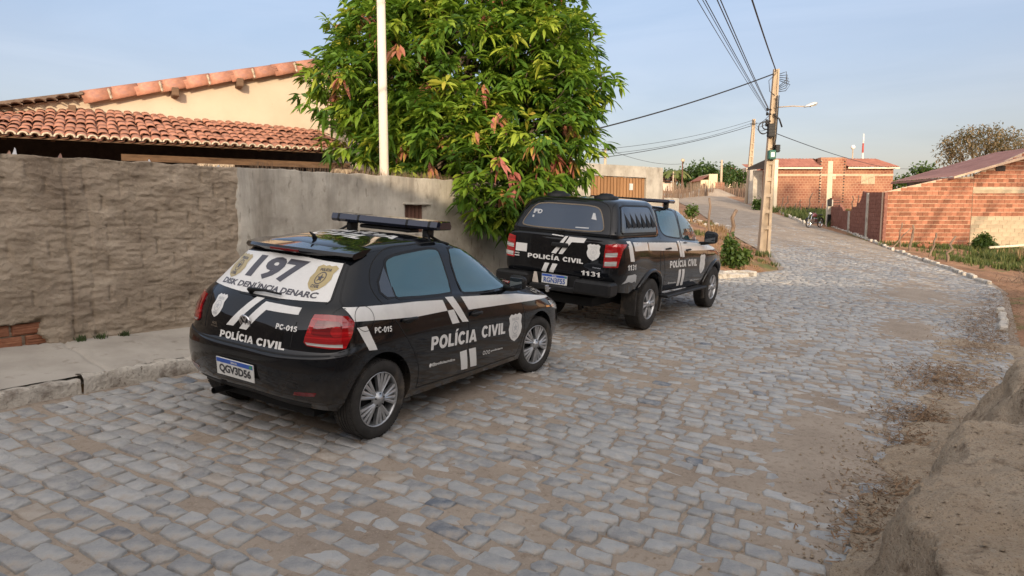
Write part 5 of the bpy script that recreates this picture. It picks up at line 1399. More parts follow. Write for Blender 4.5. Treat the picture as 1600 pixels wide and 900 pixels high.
    def bar(p, q_, w=.0052):
        p = Vector(p)*1.2; q_ = Vector(q_)*1.2; d = (q_-p).normalized(); s_ = Vector((-d.y, d.x))*w
        v2 = [p-s_, p+s_, q_+s_, q_-s_]; mb.add([(0, -a.x, a.y) for a in v2]+[(-.006, -a.x, a.y) for a in v2], [(4, 5, 6, 7), (0, 1, 5, 4), (1, 2, 6, 5), (2, 3, 7, 6), (3, 0, 4, 7)])
    for s_ in (-1, 1): bar((s_*.017, .036), (0, .006)); bar((s_*.036, .018), (s_*.014, -.036)); bar((s_*.014, -.036), (0, -.004))
    mb.build('emblem_ring', M['chrome'], bd); mb = MB(); mb.lathe([(.050, .001), (0, .001)], 28, Matrix.Rotation(-PI/2, 4, 'Y')); mb.build('emblem_disc', M['trim'], bd)
    # bumper
    rb = parts['rear_bumper']
    plate(rb, -.628, .505, 'QGV3D56', -.10, M['ddark'])
    strip(RE, [(-.74, .70), (-.5, .682), (0, .676), (.5, .682), (.74, .70)], .008, .0015, M['gap'], 'bumper_gap', rb)
    poly(RE, [(-.60, .335), (-.3, .35), (.3, .35), (.60, .335), (.56, .292), (-.56, .292)], .004, M['trim'], 'lower_valance', rb, skirt=.002)
    strip(RE, [(-.46, .735), (-.47, .90), (-.55, 1.03), (-.50, 1.2), (-.44, 1.335)], .006, .0015, M['gap'], 'tailgate_gap', car); strip(RE, [(.46, .735), (.47, .90)], .006, .0015, M['gap'], 'tailgate_gap', car)
    for s_ in (-1, 1): poly(RE, [(s_*.50, .40), (s_*.66, .41), (s_*.68, .44), (s_*.52, .43)], .002, M['red2'], 'reflector', rb)
    mb = MB(); mb.tube([(-.3, .38, .24), (-.53, .38, .245)], .025, 10, False); mb.build('exhaust_pipe', M['trim'], car, True)
    # spoiler with brake light
    sp = MB(); ys_ = np.linspace(-.575, .575, 17); v = []
    for y in ys_:
        e = abs(y)/.575; xb = -.205+.12*e**2.2; xf = .10; zt_ = 1.375-.015*e**2
        zf = 1.405-.03*e**2
        v += [(xf+.02, y, zf+.012), (-.03+.06*e, y, zt_+.022), (xb+.015, y, zt_-.002), (xb, y, zt_-.024), (xb+.02, y, zt_-.046), (.0+.03*e, y, zt_-.03)]
    f = []
    for i in range(16):
        for k in range(5): f.append((i*6+k, i*6+k+1, i*6+6+k+1, i*6+6+k))
    f.append(tuple(range(6))); f.append(tuple(range(96+5, 95, -1))); sp.add(v, f); so = sp.build('rear_spoiler', M['black'], car); autosmooth(so, .7)
    mb = MB(); mb.box(-.208, -.185, -.15, .15, 1.338, 1.356, bev=.002); mb.build('brake_light', M['red2'], so)
    # roof: white letters, antenna, light bar
    for i, (s_, y0, y1, x0, x1) in enumerate((('POLÍCIA', -.43, .43, .52, .70), ('CIVIL', -.27, .27, .28, .46))):
        text(TP, s_, (y0, x0), (y1, x0), (y0, x1), .0025, M['dwhite'], 'lettering', car, 0, .03)
    mb = MB(); mb.tube([(.10, .0, 1.42), (.09, 0, 1.445), (.05, 0, 1.47)], [.022, .014, .006], 8); mb.build('antenna', M['trim'], car, True)
    for s_ in (-1, 1): strip(TP, [(s_*.47, .06), (s_*.485, .4), (s_*.48, .9), (s_*.46, 1.15)], .012, .0012, M['gap'], 'roof_channel', car)
    lb = thing('light_bar', None, None); lb.parent = car; lb.location = (.98, 0, 1.555); lb.rotation_euler = (math.radians(0), 0, 0)
    v = []; f = []; pr = [(-.09, -.042), (-.105, -.018), (-.09, .030), (.08, .034), (.105, -.01), (.095, -.042)]
    for y, k in ((-.625, .8), (-.605, 1), (.605, 1), (.625, .8)):
        for x, z in pr: v.append((x*k, y, z*k))
    for i in range(3):
        for k in range(6): f.append((i*6+k, i*6+(k+1) % 6, i*6+6+(k+1) % 6, i*6+6+k))
    f += [tuple(range(6)), tuple(range(23, 17, -1))]; mb = MB(); mb.add(v, f); mb.build('lamp_housing', M['smoke'], lb)
    mb = MB()
    for y in (-.52, -.28, .28, .52):
        mb.add([(x*1.015, y+s_*.012, z*1.02) for s_ in (-1, 1) for x, z in pr], [(k, (k+1) % 6, 6+(k+1) % 6, 6+k) for k in range(6)])
    mb.build('clamp_bands', M['trim'], lb)
    mb = MB(); mb.box(-.06, .06, -.30, .30, -.085, -.05, bev=.01); mb.build('siren_box', M['trim'], lb)
    for s_ in (-1, 1):
        mb = MB(); mb.box(-.05, .05, -.03, .03, -.115, -.045, Matrix.Translation((0, s_*.44, 0)), bev=.008); mb.tube([(.0, s_*.46, -.10), (.05, s_*.54, -.145), (.12, s_*.575, -.165)], .012, 6)
        mb.tube([(-.04, s_*.46, -.08), (-.09, s_*.54, -.14)], .012, 6); mb.build('mounting_foot', M['trim'], lb)
    # windscreen, grille
    FRW = [(-.50, 1.0), (-.40, 1.34), (.40, 1.34), (.50, 1.0)]
    poly(FR, FRW, .003, M['glass_dark'], 'windscreen', car, grid=.05)
    poly(FR, [(-.45, .62), (.45, .62), (.42, .54), (-.42, .54)], .004, M['trim'], 'grille', car); poly(FR, [(-.55, .42), (.55, .42), (.45, .26), (-.45, .26)], .004, M['trim'], 'grille', car)
    plate(car, 3.275, .42, 'QGV3D56', PI, M['ddark'])
    # dark under-tray
    mb = MB(); mb.box(-.35, 3.0, -.50, .50, .19, .24); mb.build('underbody', M['dark_well'], car)
    return car
M['smoke'] = glass('smoked_cover', (.008, .009, .018), .3, (.7, .75, 1.))
# outline of the tail lamp in the oblique (u,z) view: from the photograph, through the body surface
def tl_outline(pix, carm, bv_me):
    inv = carm.inverted(); o = inv@Vector(CP); out = []
    a = math.radians(42); e = Vector((math.sin(a), -math.cos(a), 0))
    b = bvh_of(bv_me)
    for px, py in pix:
        d = (inv.to_3x3()@Vector(ray(px, py))).normalized(); h, n, i, t = b.ray_cast(o, d)
        if h is None: continue
        out.append((h.dot(e), h.z, tuple(round(q, 3) for q in h)))
    return out
TLAMP = [(.141, .958), (.236, .963), (.356, .954), (.399, .914), (.395, .879), (.386, .827), (.348, .740), (.245, .743), (.099, .755), (.076, .776), (.083, .813), (.104, .876), (.117, .917)]
RLAMP = [(.087, .777), (.326, .771), (.327, .750), (.100, .762)]
HATCH = hatch()
# ---------------------------------------------------------------- pickup
def pickup():
    car = thing('police_pickup', 'black police double cab pickup with canopy parked ahead of the hatchback', 'pickup truck', matrix=car_matrix(1.2745, 10.126, .9895))
    R = [
     [(-1.10, 0, .66), (-1.10, .5, .66), (-1.06, .78, .64), (0, .82, .53), (.9, .84, .50), (2.0, .84, .48), (3.0, .82, .48), (3.52, .72, .46), (3.64, .4, .44), (3.68, 0, .44)],
     [(-1.235, 0, .82), (-1.235, .55, .82), (-1.18, .85, .80), (0, .885, .76), (.9, .885, .72), (2.0, .885, .70), (3.0, .885, .72), (3.57, .78, .68), (3.73, .45, .66), (3.76, 0, .66)],
     [(-1.24, 0, .95), (-1.24, .58, .95), (-1.19, .865, .95), (0, .892, .95), (.9, .892, .92), (2.0, .892, .90), (3.0, .89, .92), (3.54, .78, .88), (3.70, .45, .88), (3.73, 0, .88)],
     [(-1.235, 0, 1.12), (-1.235, .58, 1.12), (-1.185, .865, 1.12), (0, .885, 1.12), (.9, .885, 1.10), (2.0, .885, 1.06), (3.0, .875, 1.03), (3.47, .75, 1.00), (3.63, .45, 1.02), (3.67, 0, 1.03)],
     [(-1.225, 0, 1.29), (-1.225, .58, 1.29), (-1.175, .845, 1.29), (0, .862, 1.275), (.9, .862, 1.25), (2.0, .85, 1.20), (2.9, .81, 1.13), (3.33, .68, 1.09), (3.48, .42, 1.11), (3.53, 0, 1.12)],
     [(-1.21, 0, 1.345), (-1.21, .56, 1.345), (-1.155, .80, 1.345), (0, .825, 1.345), (.9, .83, 1.305), (2.08, .80, 1.24), (2.42, .73, 1.22), (2.58, .6, 1.215), (2.70, .4, 1.225), (2.75, 0, 1.23)],
     [(-.9, 0, 1.42), (-.9, .45, 1.42), (-.85, .62, 1.42), (0, .70, 1.46), (.9, .765, 1.48), (1.85, .745, 1.47), (2.08, .70, 1.46), (2.2, .58, 1.46), (2.32, .38, 1.47), (2.37, 0, 1.47)],
     [(-.6, 0, 1.55), (-.6, .35, 1.55), (-.55, .5, 1.55), (.1, .58, 1.62), (.9, .668, 1.705), (1.48, .662, 1.70), (1.70, .62, 1.675), (1.80, .5, 1.68), (1.88, .33, 1.69), (1.92, 0, 1.695)],
     [(-.45, 0, 1.60), (-.45, .3, 1.60), (-.4, .4, 1.60), (.2, .48, 1.68), (.9, .60, 1.765), (1.35, .585, 1.76), (1.50, .52, 1.745), (1.58, .4, 1.75), (1.62, .25, 1.755), (1.65, 0, 1.76)],
     [(-.2, 0, 1.66), (-.2, .2, 1.66), (-.15, .28, 1.66), (.35, .32, 1.72), (.9, .36, 1.795), (1.15, .35, 1.79), (1.24, .3, 1.785), (1.3, .22, 1.785), (1.34, .12, 1.785), (1.36, 0, 1.785)],
     [(.1, 0, 1.70), (.1, .001, 1.70), (.15, .001, 1.70), (.5, .001, 1.76), (.85, .001, 1.80), (.95, .001, 1.80), (1.0, .001, 1.80), (1.02, .001, 1.80), (1.04, .001, 1.80), (1.06, 0, 1.80)]]
    base = loft(R, 8, 6); bv = bvh_of(base)
    cut = [arch_cutter(x, .40, .455, a, b) for x in (0, 3.0) for a, b in ((-1.3, -.52), (.52, 1.3))]
    full = boolean(base, cut)
    rd = [(.36, 1.27), (.46, 1.45), (.55, 1.745), (1.25, 1.765), (1.25, 1.25), (1.27, .56), (.56, .58), (.47, .78)]
    fd = [(1.25, 1.765), (1.60, 1.74), (1.95, 1.60), (2.35, 1.30), (2.44, 1.18), (2.47, .90), (2.40, .55), (1.27, .56), (1.25, 1.25)]
    rules = [('door#rr', lambda x, y, z, n: y < -.5 and inside(rd, x, z) and abs(n.y) > .2), ('door#rl', lambda x, y, z, n: y > .5 and inside(rd, x, z) and abs(n.y) > .2),
             ('door#fr', lambda x, y, z, n: y < -.5 and inside(fd, x, z) and abs(n.y) > .2), ('door#fl', lambda x, y, z, n: y > .5 and inside(fd, x, z) and abs(n.y) > .2),
             ('tailgate', lambda x, y, z, n: x < -1.0 and z > .80 and abs(y) < .71), ('hood', lambda x, y, z, n: x > 2.45 and z > 1.0 and n.z > .5), ('cargo_bed', lambda x, y, z, n: x < .36)]
    parts = split_body(full, rules, M['black'], car)
    SR = Surf(bv, 'side', 1); SL = Surf(bv, 'side', -1); RE = Surf(bv, 'rear'); FR = Surf(bv, 'front')
    # canopy
    CR = [[(-1.20, 0, 1.352), (-1.20, .55, 1.352), (-1.15, .80, 1.352), (-.9, .826, 1.355), (-.4, .83, 1.358), (0, .83, 1.36), (.2, .828, 1.36), (.29, .80, 1.36), (.31, .5, 1.36), (.31, 0, 1.36)],
          [(-1.205, 0, 1.40), (-1.205, .56, 1.40), (-1.155, .795, 1.40), (-.9, .82, 1.40), (-.4, .825, 1.405), (0, .825, 1.41), (.22, .822, 1.41), (.31, .79, 1.41), (.33, .5, 1.41), (.33, 0, 1.41)],
          [(-1.14, 0, 1.56), (-1.14, .54, 1.56), (-1.085, .755, 1.56), (-.85, .775, 1.58), (-.4, .778, 1.585), (0, .778, 1.585), (.22, .775, 1.585), (.31, .74, 1.585), (.33, .5, 1.585), (.33, 0, 1.585)],
          [(-1.03, 0, 1.76), (-1.03, .50, 1.76), (-.975, .68, 1.755), (-.8, .70, 1.77), (-.4, .705, 1.775), (0, .705, 1.775), (.22, .70, 1.775), (.31, .665, 1.775), (.33, .45, 1.775), (.33, 0, 1.775)],
          [(-.955, 0, 1.825), (-.95, .46, 1.825), (-.90, .62, 1.82), (-.75, .645, 1.835), (-.4, .65, 1.842), (0, .65, 1.842), (.2, .645, 1.84), (.28, .61, 1.835), (.30, .42, 1.84), (.30, 0, 1.84)],
          [(-.86, 0, 1.855), (-.85, .38, 1.855), (-.80, .50, 1.853), (-.68, .52, 1.862), (-.4, .53, 1.868), (0, .53, 1.868), (.15, .52, 1.866), (.2, .48, 1.865), (.22, .33, 1.865), (.22, 0, 1.865)],
          [(-.6, 0, 1.87), (-.59, .15, 1.87), (-.57, .2, 1.87), (-.5, .22, 1.875), (-.4, .22, 1.878), (-.1, .22, 1.878), (0, .2, 1.878), (.03, .18, 1.877), (.05, .1, 1.877), (.05, 0, 1.877)],
          [(-.45, 0, 1.874), (-.44, .001, 1.874), (-.43, .001, 1.874), (-.42, .001, 1.876), (-.4, .001, 1.879), (-.2, .001, 1.88), (-.15, .001, 1.88), (-.12, .001, 1.88), (-.1, .001, 1.88), (-.08, 0, 1.88)]]
    cm = loft(CR, 8, 6); cb = bvh_of(cm); cm.materials.append(M['black']); cm.polygons.foreach_set('use_smooth', [True]*len(cm.polygons))
    can = link(bpy.data.objects.new('canopy', cm), car); autosmooth(can, .7)
    CRr = Surf(cb, 'side', 1); CL = Surf(cb, 'side', -1); CE = Surf(cb, 'rear'); CT = Surf(cb, 'top')
    W_ = M['dwhite']
    w = smooth_poly([(-.62, 1.455), (-.60, 1.53), (-.50, 1.70), (-.42, 1.735), (0, 1.748), (.42, 1.735), (.50, 1.70), (.60, 1.53), (.62, 1.455), (.55, 1.435), (0, 1.425), (-.55, 1.435)], 3)
    M['beige_seal'] = simple('dusty_seal', (.17, .135, .095), .8)
    gl = poly(CE, w, .003, M['glass_pick'], 'rear_window', can, grid=.05); ring_poly(CE, w, .014, .006, M['beige_seal'], 'window_seal', can)
    text(CE, 'F', (-.50, 1.60), (-.43, 1.60), (-.50, 1.66), .005, M['dsilver'], 'sticker', gl, 0, .03); text(CE, 'D', (-.43, 1.60), (-.36, 1.60), (-.43, 1.66), .005, M['dsilver'], 'sticker', gl, 0, .03)
    poly(CE, [(-.50, 1.545), (-.47, 1.545), (-.47, 1.575), (-.50, 1.575)], .005, M['dsilver'], 'sticker', gl); poly(CE, [(.42, 1.58), (.50, 1.57), (.45, 1.66), (.42, 1.66)], .005, M['dsilver'], 'sticker', gl)
    poly(CE, [(.22, 1.448), (.42, 1.452), (.42, 1.466), (.22, 1.462)], .005, M['dsilver'], 'sticker', gl)
    strip(CE, [(-.74, 1.375), (-.4, 1.372), (0, 1.37), (.4, 1.372), (.74, 1.375)], .012, .002, M['gap'], 'hatch_gap', can)
    strip(CE, [(-.735, 1.38), (-.70, 1.55), (-.62, 1.74), (-.50, 1.805), (0, 1.815), (.50, 1.805), (.62, 1.74), (.70, 1.55), (.735, 1.38)], .010, .002, M['gap'], 'hatch_gap', can)
    mb = MB(); mb.box(-1.24, -1.20, -.05, .05, 1.385, 1.405, bev=.006); mb.build('hatch_latch', M['trim'], can)
    for S_, sg in ((CRr, 1), (CL, -1)):
        sw = [(-1.02, 1.435), (-.96, 1.60), (-.88, 1.745), (-.80, 1.765), (.02, 1.768), (.08, 1.75), (.18, 1.445), (.15, 1.425), (-.98, 1.425)]
        fr = poly(S_, sw, .004, M['glass_pick'], 'side_window', can, grid=.05); ring_poly(S_, sw, .022, .010, M['trim'], 'window_seal', can)
        for k in range(6):
            x = -.84+k*.168; h0 = S_.hit(x, 1.52, .004); h1 = S_.hit(x+.10, 1.50, .03); top = S_.hit(x-.01+k*.006, 1.68, .006)
            mb = MB(); a = S_.hit(x+.02, 1.50, .002); b = S_.hit(x+.085, 1.495, .045); c = S_.hit(x+.0+.008*k, 1.69, .004); d = S_.hit(x+.005, 1.475, .02)
            mb.add([tuple(a), tuple(b), tuple(c), tuple(d)], [(0, 1, 2), (0, 3, 1), (1, 3, 2), (0, 2, 3)]); mb.build('window_vent', M['trim'], can)
        strip(S_, [(-1.14, 1.385), (-.5, 1.385), (.30, 1.392)], .016, .002, M['gap'], 'canopy_gap', can)
    for s_ in (-1, 1):
        mb = MB(); mb.lathe([(.17, -.01), (.165, .02), (.15, .035), (.10, .045), (.09, .062), (.05, .07), (0, .072)], 24, Matrix.Translation((-.66, s_*.38, 1.862))@Matrix.Scale(1.15, 4, (1, 0, 0))); mb.build('roof_vent', M['trim'], can, True)
    # sides
    rwin = smooth_poly([(.50, 1.42), (.54, 1.60), (.60, 1.70), (.64, 1.712), (1.16, 1.725), (1.185, 1.70), (1.20, 1.32), (1.16, 1.318), (.80, 1.342), (.56, 1.375)], 3)
    fwin = smooth_poly([(1.33, 1.32), (1.32, 1.70), (1.35, 1.722), (1.60, 1.715), (1.80, 1.64), (2.02, 1.50), (2.28, 1.30), (2.27, 1.262), (2.2, 1.258), (1.40, 1.30)], 3)
    for S_, key in ((SR, 'r'), (SL, 'l')):
        dr, df = parts.get('door#r'+key, car), parts.get('door#f'+key, car); ys = -1 if key == 'r' else 1; mir = key == 'l'
        poly(S_, rwin, .003, M['glass'], 'window', dr, grid=.05); ring_poly(S_, rwin, .02, .002, M['trim'], 'window_seal', dr)
        poly(S_, fwin, .003, M['glass'], 'window', df, grid=.05); ring_poly(S_, fwin, .02, .002, M['trim'], 'window_seal', df)
        strip(S_, [(.40, 1.72), (.36, 1.5), (.34, 1.27), (.42, 1.0), (.50, .82), (.56, .57), (1.27, .55), (2.38, .53), (2.46, .75), (2.47, 1.0), (2.46, 1.17), (2.32, 1.27), (1.95, 1.60), (1.62, 1.735), (1.25, 1.765), (.56, 1.745)], .010, .0016, M['gap'], 'door_gap', car, m=4)
        strip(S_, [(1.25, 1.76), (1.25, 1.25), (1.26, .9), (1.27, .55)], .010, .0016, M['gap'], 'door_gap', car)
        strip(S_, [(.27, 1.34), (.27, 1.0), (.30, .85)], .010, .0016, M['gap'], 'bed_gap', car)
        handle(S_, dr, .55, 1.165, .18); handle(S_, df, 1.45, 1.115, .18)
        def P_(pts, nm='white_stripe', mat=W_, off=.002): poly(S_, pts, off, mat, nm, car, grid=.05)
        P_([(-1.0, 1.318), (-.885, 1.32), (-.775, 1.045), (-.905, 1.052)]); P_([(-.82, 1.305), (-.26, 1.285), (-.22, 1.172), (-.77, 1.185)]); P_([(-.21, 1.282), (.93, 1.248), (1.0, 1.118), (-.18, 1.170)])
        P_([(.99, 1.27), (1.09, 1.268), (1.21, 1.015), (1.11, 1.02)]); P_([(1.14, 1.265), (2.0, 1.205), (2.43, 1.165), (2.9, 1.115), (3.2, 1.085), (2.9, 1.070), (2.43, 1.075), (1.30, 1.105), (1.27, 1.112), (1.315, 1.01), (1.22, 1.01), (1.12, 1.24)])
        P_([(1.09, .815), (1.20, .815), (1.255, .545), (1.15, .545)]); P_([(1.25, .815), (1.37, .812), (1.43, .54), (1.32, .54)])
        def T_(s, bl_, br, tl, bold=.02, mat=W_):
            if mir: text(S_, s, br, bl_, (br[0]+bl_[0]-tl[0], tl[1]+br[1]-bl_[1]), .0026, mat, 'lettering', car, 0, bold)
            else: text(S_, s, bl_, br, tl, .0026, mat, 'lettering', car, 0, bold)
        T_('POLÍCIA', (.68, .868), (1.42, .848), (.66, 1.005), .03); T_('CIVIL', (1.50, .846), (1.95, .830), (1.50, .965), .03)
        T_('1131', (-.97, .935), (-.70, .928), (-.98, 1.012), .03); T_('@policiacivilrn', (.72, .612), (1.08, .594), (.72, .645), .012); T_('@policiarn', (1.76, .572), (2.22, .560), (1.76, .605), .012)
        badge(S_, 2.23, .845, .27, .34, car, W_, M['dpale'], mirror=mir)
        poly(S_, [(-1.04, .755), (-.99, .80), (-.95, .865), (-.72, .872), (-.66, .85), (-.63, .742), (-.68, .77), (-.76, .755), (-.88, .775)], .002, M['dsilver'], 'silver_sticker', car)
        mirror_part(car, 2.15, ys*1.03, 1.31, (.16, .22, .21), 1 if key == 'r' else -1)
        for x in (0, 3.0):
            wheel(car, x, ys*.765, .375, .245, .222, 'six', 0, 1 if key == 'r' else -1)
            P = []
            for k in range(25):
                a = math.radians(-22)+math.radians(224)*k/24; c, s2 = math.cos(a), math.sin(a); row = []
                for rr, off in ((.458, -.04), (.462, .025), (.50, .032), (.515, .004), (.518, -.02)):
                    xx = x+rr*c; zz = .40+rr*s2*(.97); p = S_.hit(xx, max(zz, .56), 0); row.append((xx, p.y+ys*off, zz))
                P.append(row)
            grid_mesh('wheel_arch', np.array(P), M['black'], car)
        mb = MB(); mb.box(.42, 2.30, min(ys*.84, ys*1.0), max(ys*.84, ys*1.0), .435, .475, bev=.012)
        for xx in (.7, 2.0): mb.tube([(xx, ys*.6, .45), (xx, ys*.9, .45)], .02, 6)
        mb.build('side_step', M['trim'], car)
        mb = MB(); mb.box(-.52, -.49, min(ys*.66, ys*.89), max(ys*.66, ys*.89), .26, .62, bev=.008); mb.build('mud_flap', M['rubber'], car)
        # tail lamp wraps round the rear corner
        D = Surf(bv, 'diag', 1 if key == 'r' else -1, math.radians(45))
        L = poly(D, PTL, .012, M['red'], 'tail_light', car, skirt=.004, grid=.05)
        for q in PTW: poly(D, q, .0145, M['clear'], 'clear_lens', L, grid=.05)
        poly(S_, [(3.30, 1.06), (3.05, 1.10), (3.1, 1.02), (3.45, .98)], .004, M['clear'], 'headlight', car, grid=.05)
    tg = parts['tailgate']
    strip(RE, [(-.715, 1.335), (-.715, .83), (-.70, .81), (0, .805), (.70, .81), (.715, .83), (.715, 1.335)], .010, .0016, M['gap'], 'tailgate_gap', car, m=3)
    P2 = lambda pts, mat=W_, off=.0022, nm='white_stripe': poly(RE, pts, off, mat, nm, tg, grid=.05)
    P2([(.085, 1.325), (.135, 1.33), (-.03, 1.08), (-.105, 1.08)]); P2([(.155, 1.325), (.415, 1.325), (.385, 1.262), (.20, 1.255), (.072, 1.08), (.01, 1.08)])
    P2([(-.19, .94), (-.12, .94), (-.17, .815), (-.24, .82)]); P2([(-.07, .94), (.01, .94), (-.05, .815), (-.12, .82)])
    P2([(-.69, 1.175), (-.50, 1.175), (-.50, 1.06), (-.69, 1.06)], nm='white_sticker'); P2([(-.12, 1.328), (.06, 1.318), (.06, 1.33), (-.12, 1.338)], nm='white_line')
    text(RE, 'POLICÍA', (-.475, .985), (.035, .985), (-.478, 1.062), .0026, W_, 'lettering', tg, 0, .035); text(RE, 'CIVIL', (.085, .985), (.400, .983), (.083, 1.048), .0026, W_, 'lettering', tg, 0, .035)
    text(RE, '1131', (.385, .835), (.655, .832), (.385, .898), .0026, W_, 'lettering', tg, 0, .04); badge(RE, .535, 1.15, .195, .22, tg, W_, M['dpale'])
    text(RE, 'AWD', (-.72, 1.02), (-.62, 1.02), (-.72, 1.04), .0026, W_, 'lettering', tg, 0, .02); poly(RE, [(-.74, .99), (-.62, .99), (-.62, 1.003), (-.74, 1.003)], .0026, W_, 'white_line', tg)
    poly(RE, [(.54, .945), (.66, .94), (.66, .955), (.54, .96)], .003, M['chrome'], 'chrome_letters', tg)
    mb = MB(); mb.box(-1.275, -1.235, -.16, .10, 1.175, 1.235, bev=.015); mb.build('tailgate_handle', M['trim'], tg)
    # bumper
    mb = MB()
    for y0, y1 in ((-.90, -.36), (.36, .90)): mb.box(-1.42, -1.17, y0, y1, .60, .785, bev=.03)
    mb.box(-1.36, -1.18, -.358, .358, .585, .655, bev=.012); mb.box(-1.25, -1.19, -.358, .358, .655, .80); bp = mb.build('rear_bumper', M['trim'], car)
    mb = MB(); mb.add([(-1.262, .30, .80), (-1.262, .345, .80), (-1.30, .345, .66), (-1.30, .24, .66)], [(0, 1, 2, 3)]); mb.build('bare_patch', simple('bare_primer', (.45, .40, .34), .7), bp)
    mb = MB(); mb.tube([(-1.25, 0, .60), (-1.46, 0, .60)], .03, 10); mb.tube([(-1.46, 0, .60), (-1.47, 0, .66)], [.025, .028], 10); mb.build('tow_hitch', M['chrome'], bp)
    plate(car, -1.285, .730, 'RGN3F55', 0., M['dblueink'])
    # cab roof light bar
    lb = thing('light_bar', None, None); lb.parent = car; lb.location = (1.05, 0, 1.872)
    mb = MB(); mb.box(-.14, .14, -.70, .70, -.028, .030, bev=.02); mb.build('lamp_housing', M['smoke'], lb)
    mb = MB()
    for s_ in (-1, 1): mb.box(-.05, .05, s_*.60-.03, s_*.60+.03, -.11, -.02, bev=.008)
    mb.build('mounting_foot', M['trim'], lb)
    FRW = [(-.60, 1.26), (-.50, 1.68), (.50, 1.68), (.60, 1.26)]; poly(FR, FRW, .004, M['glass_dark'], 'windscreen', car, grid=.06); poly(FR, [(-.4, 1.0), (.4, 1.0), (.35, .72), (-.35, .72)], .004, M['trim'], 'grille', car)
    mb = MB(); mb.tube([(3.65, -.55, .62), (3.86, -.55, .66), (3.88, -.55, 1.02), (3.72, -.55, 1.05)], .028, 8); mb.tube([(3.65, .55, .62), (3.86, .55, .66), (3.88, .55, 1.02), (3.72, .55, 1.05)], .028, 8)
    mb.tube([(3.88, -.62, 1.0), (3.88, .62, 1.0)], .022, 8); mb.tube([(3.88, -.62, .80), (3.88, .62, .80)], .022, 8); mb.build('bull_bar', M['trim'], car, True)
    mb = MB(); mb.box(-1.0, 3.3, -.45, .45, .38, .50); mb.tube([(0, -.7, .375), (0, .7, .375)], .06, 8); mb.tube([(3, -.7, .375), (3, .7, .375)], .05, 8); mb.build('chassis', M['dark_well'], car)
M['glass_pick'] = glass('blue_tinted_window', (.016, .028, .048), .25, (.55, .72, 1.))
PTL = [(-.371, 1.267), (-.26, 1.288), (-.079, 1.282), (-.16, 1.20), (-.205, 1.05), (-.219, .98), (-.382, .971), (-.380, 1.12)]
PTW = [[(-.365, 1.158), (-.232, 1.178), (-.240, 1.122), (-.368, 1.105)], [(-.370, 1.045), (-.238, 1.062), (-.242, 1.002), (-.372, .990)]]
pickup()
# ================================================================== right side of the street
M['brick'] = rich('hollow_brick', [(.25, (.22, .088, .052)), (.5, (.30, .128, .077)), (.75, (.37, .172, .108))], scale=7, bscale=30, bs=(.7, .012), rnd=.34, rough=.92, spec=.1,
                  second=[(1.6, .60, .72, (.27, .22, .14), None)], tintmix=[(0, (.75, .75, .72)), (.5, (1, 1, 1)), (1, (1.15, 1.1, 1.05))])
M['brick_shade'] = rich('shade_toned_brick', [(.25, (.17, .075, .055)), (.5, (.23, .105, .078)), (.75, (.29, .145, .11))], scale=5, bscale=30, bs=(.7, .012), rough=.92, spec=.1)  # same brick, its colour darkened to carry the side wall's shade
M['mortar'] = rich('mortar', [(.3, (.44, .31, .215)), (.7, (.55, .41, .295))], scale=9, bscale=30, bs=(.6, .01))
M['block'] = rich('cement_block', [(.3, (.34, .27, .18)), (.7, (.46, .38, .26))], scale=3, bscale=30, bs=(.6, .01), rnd=.12)
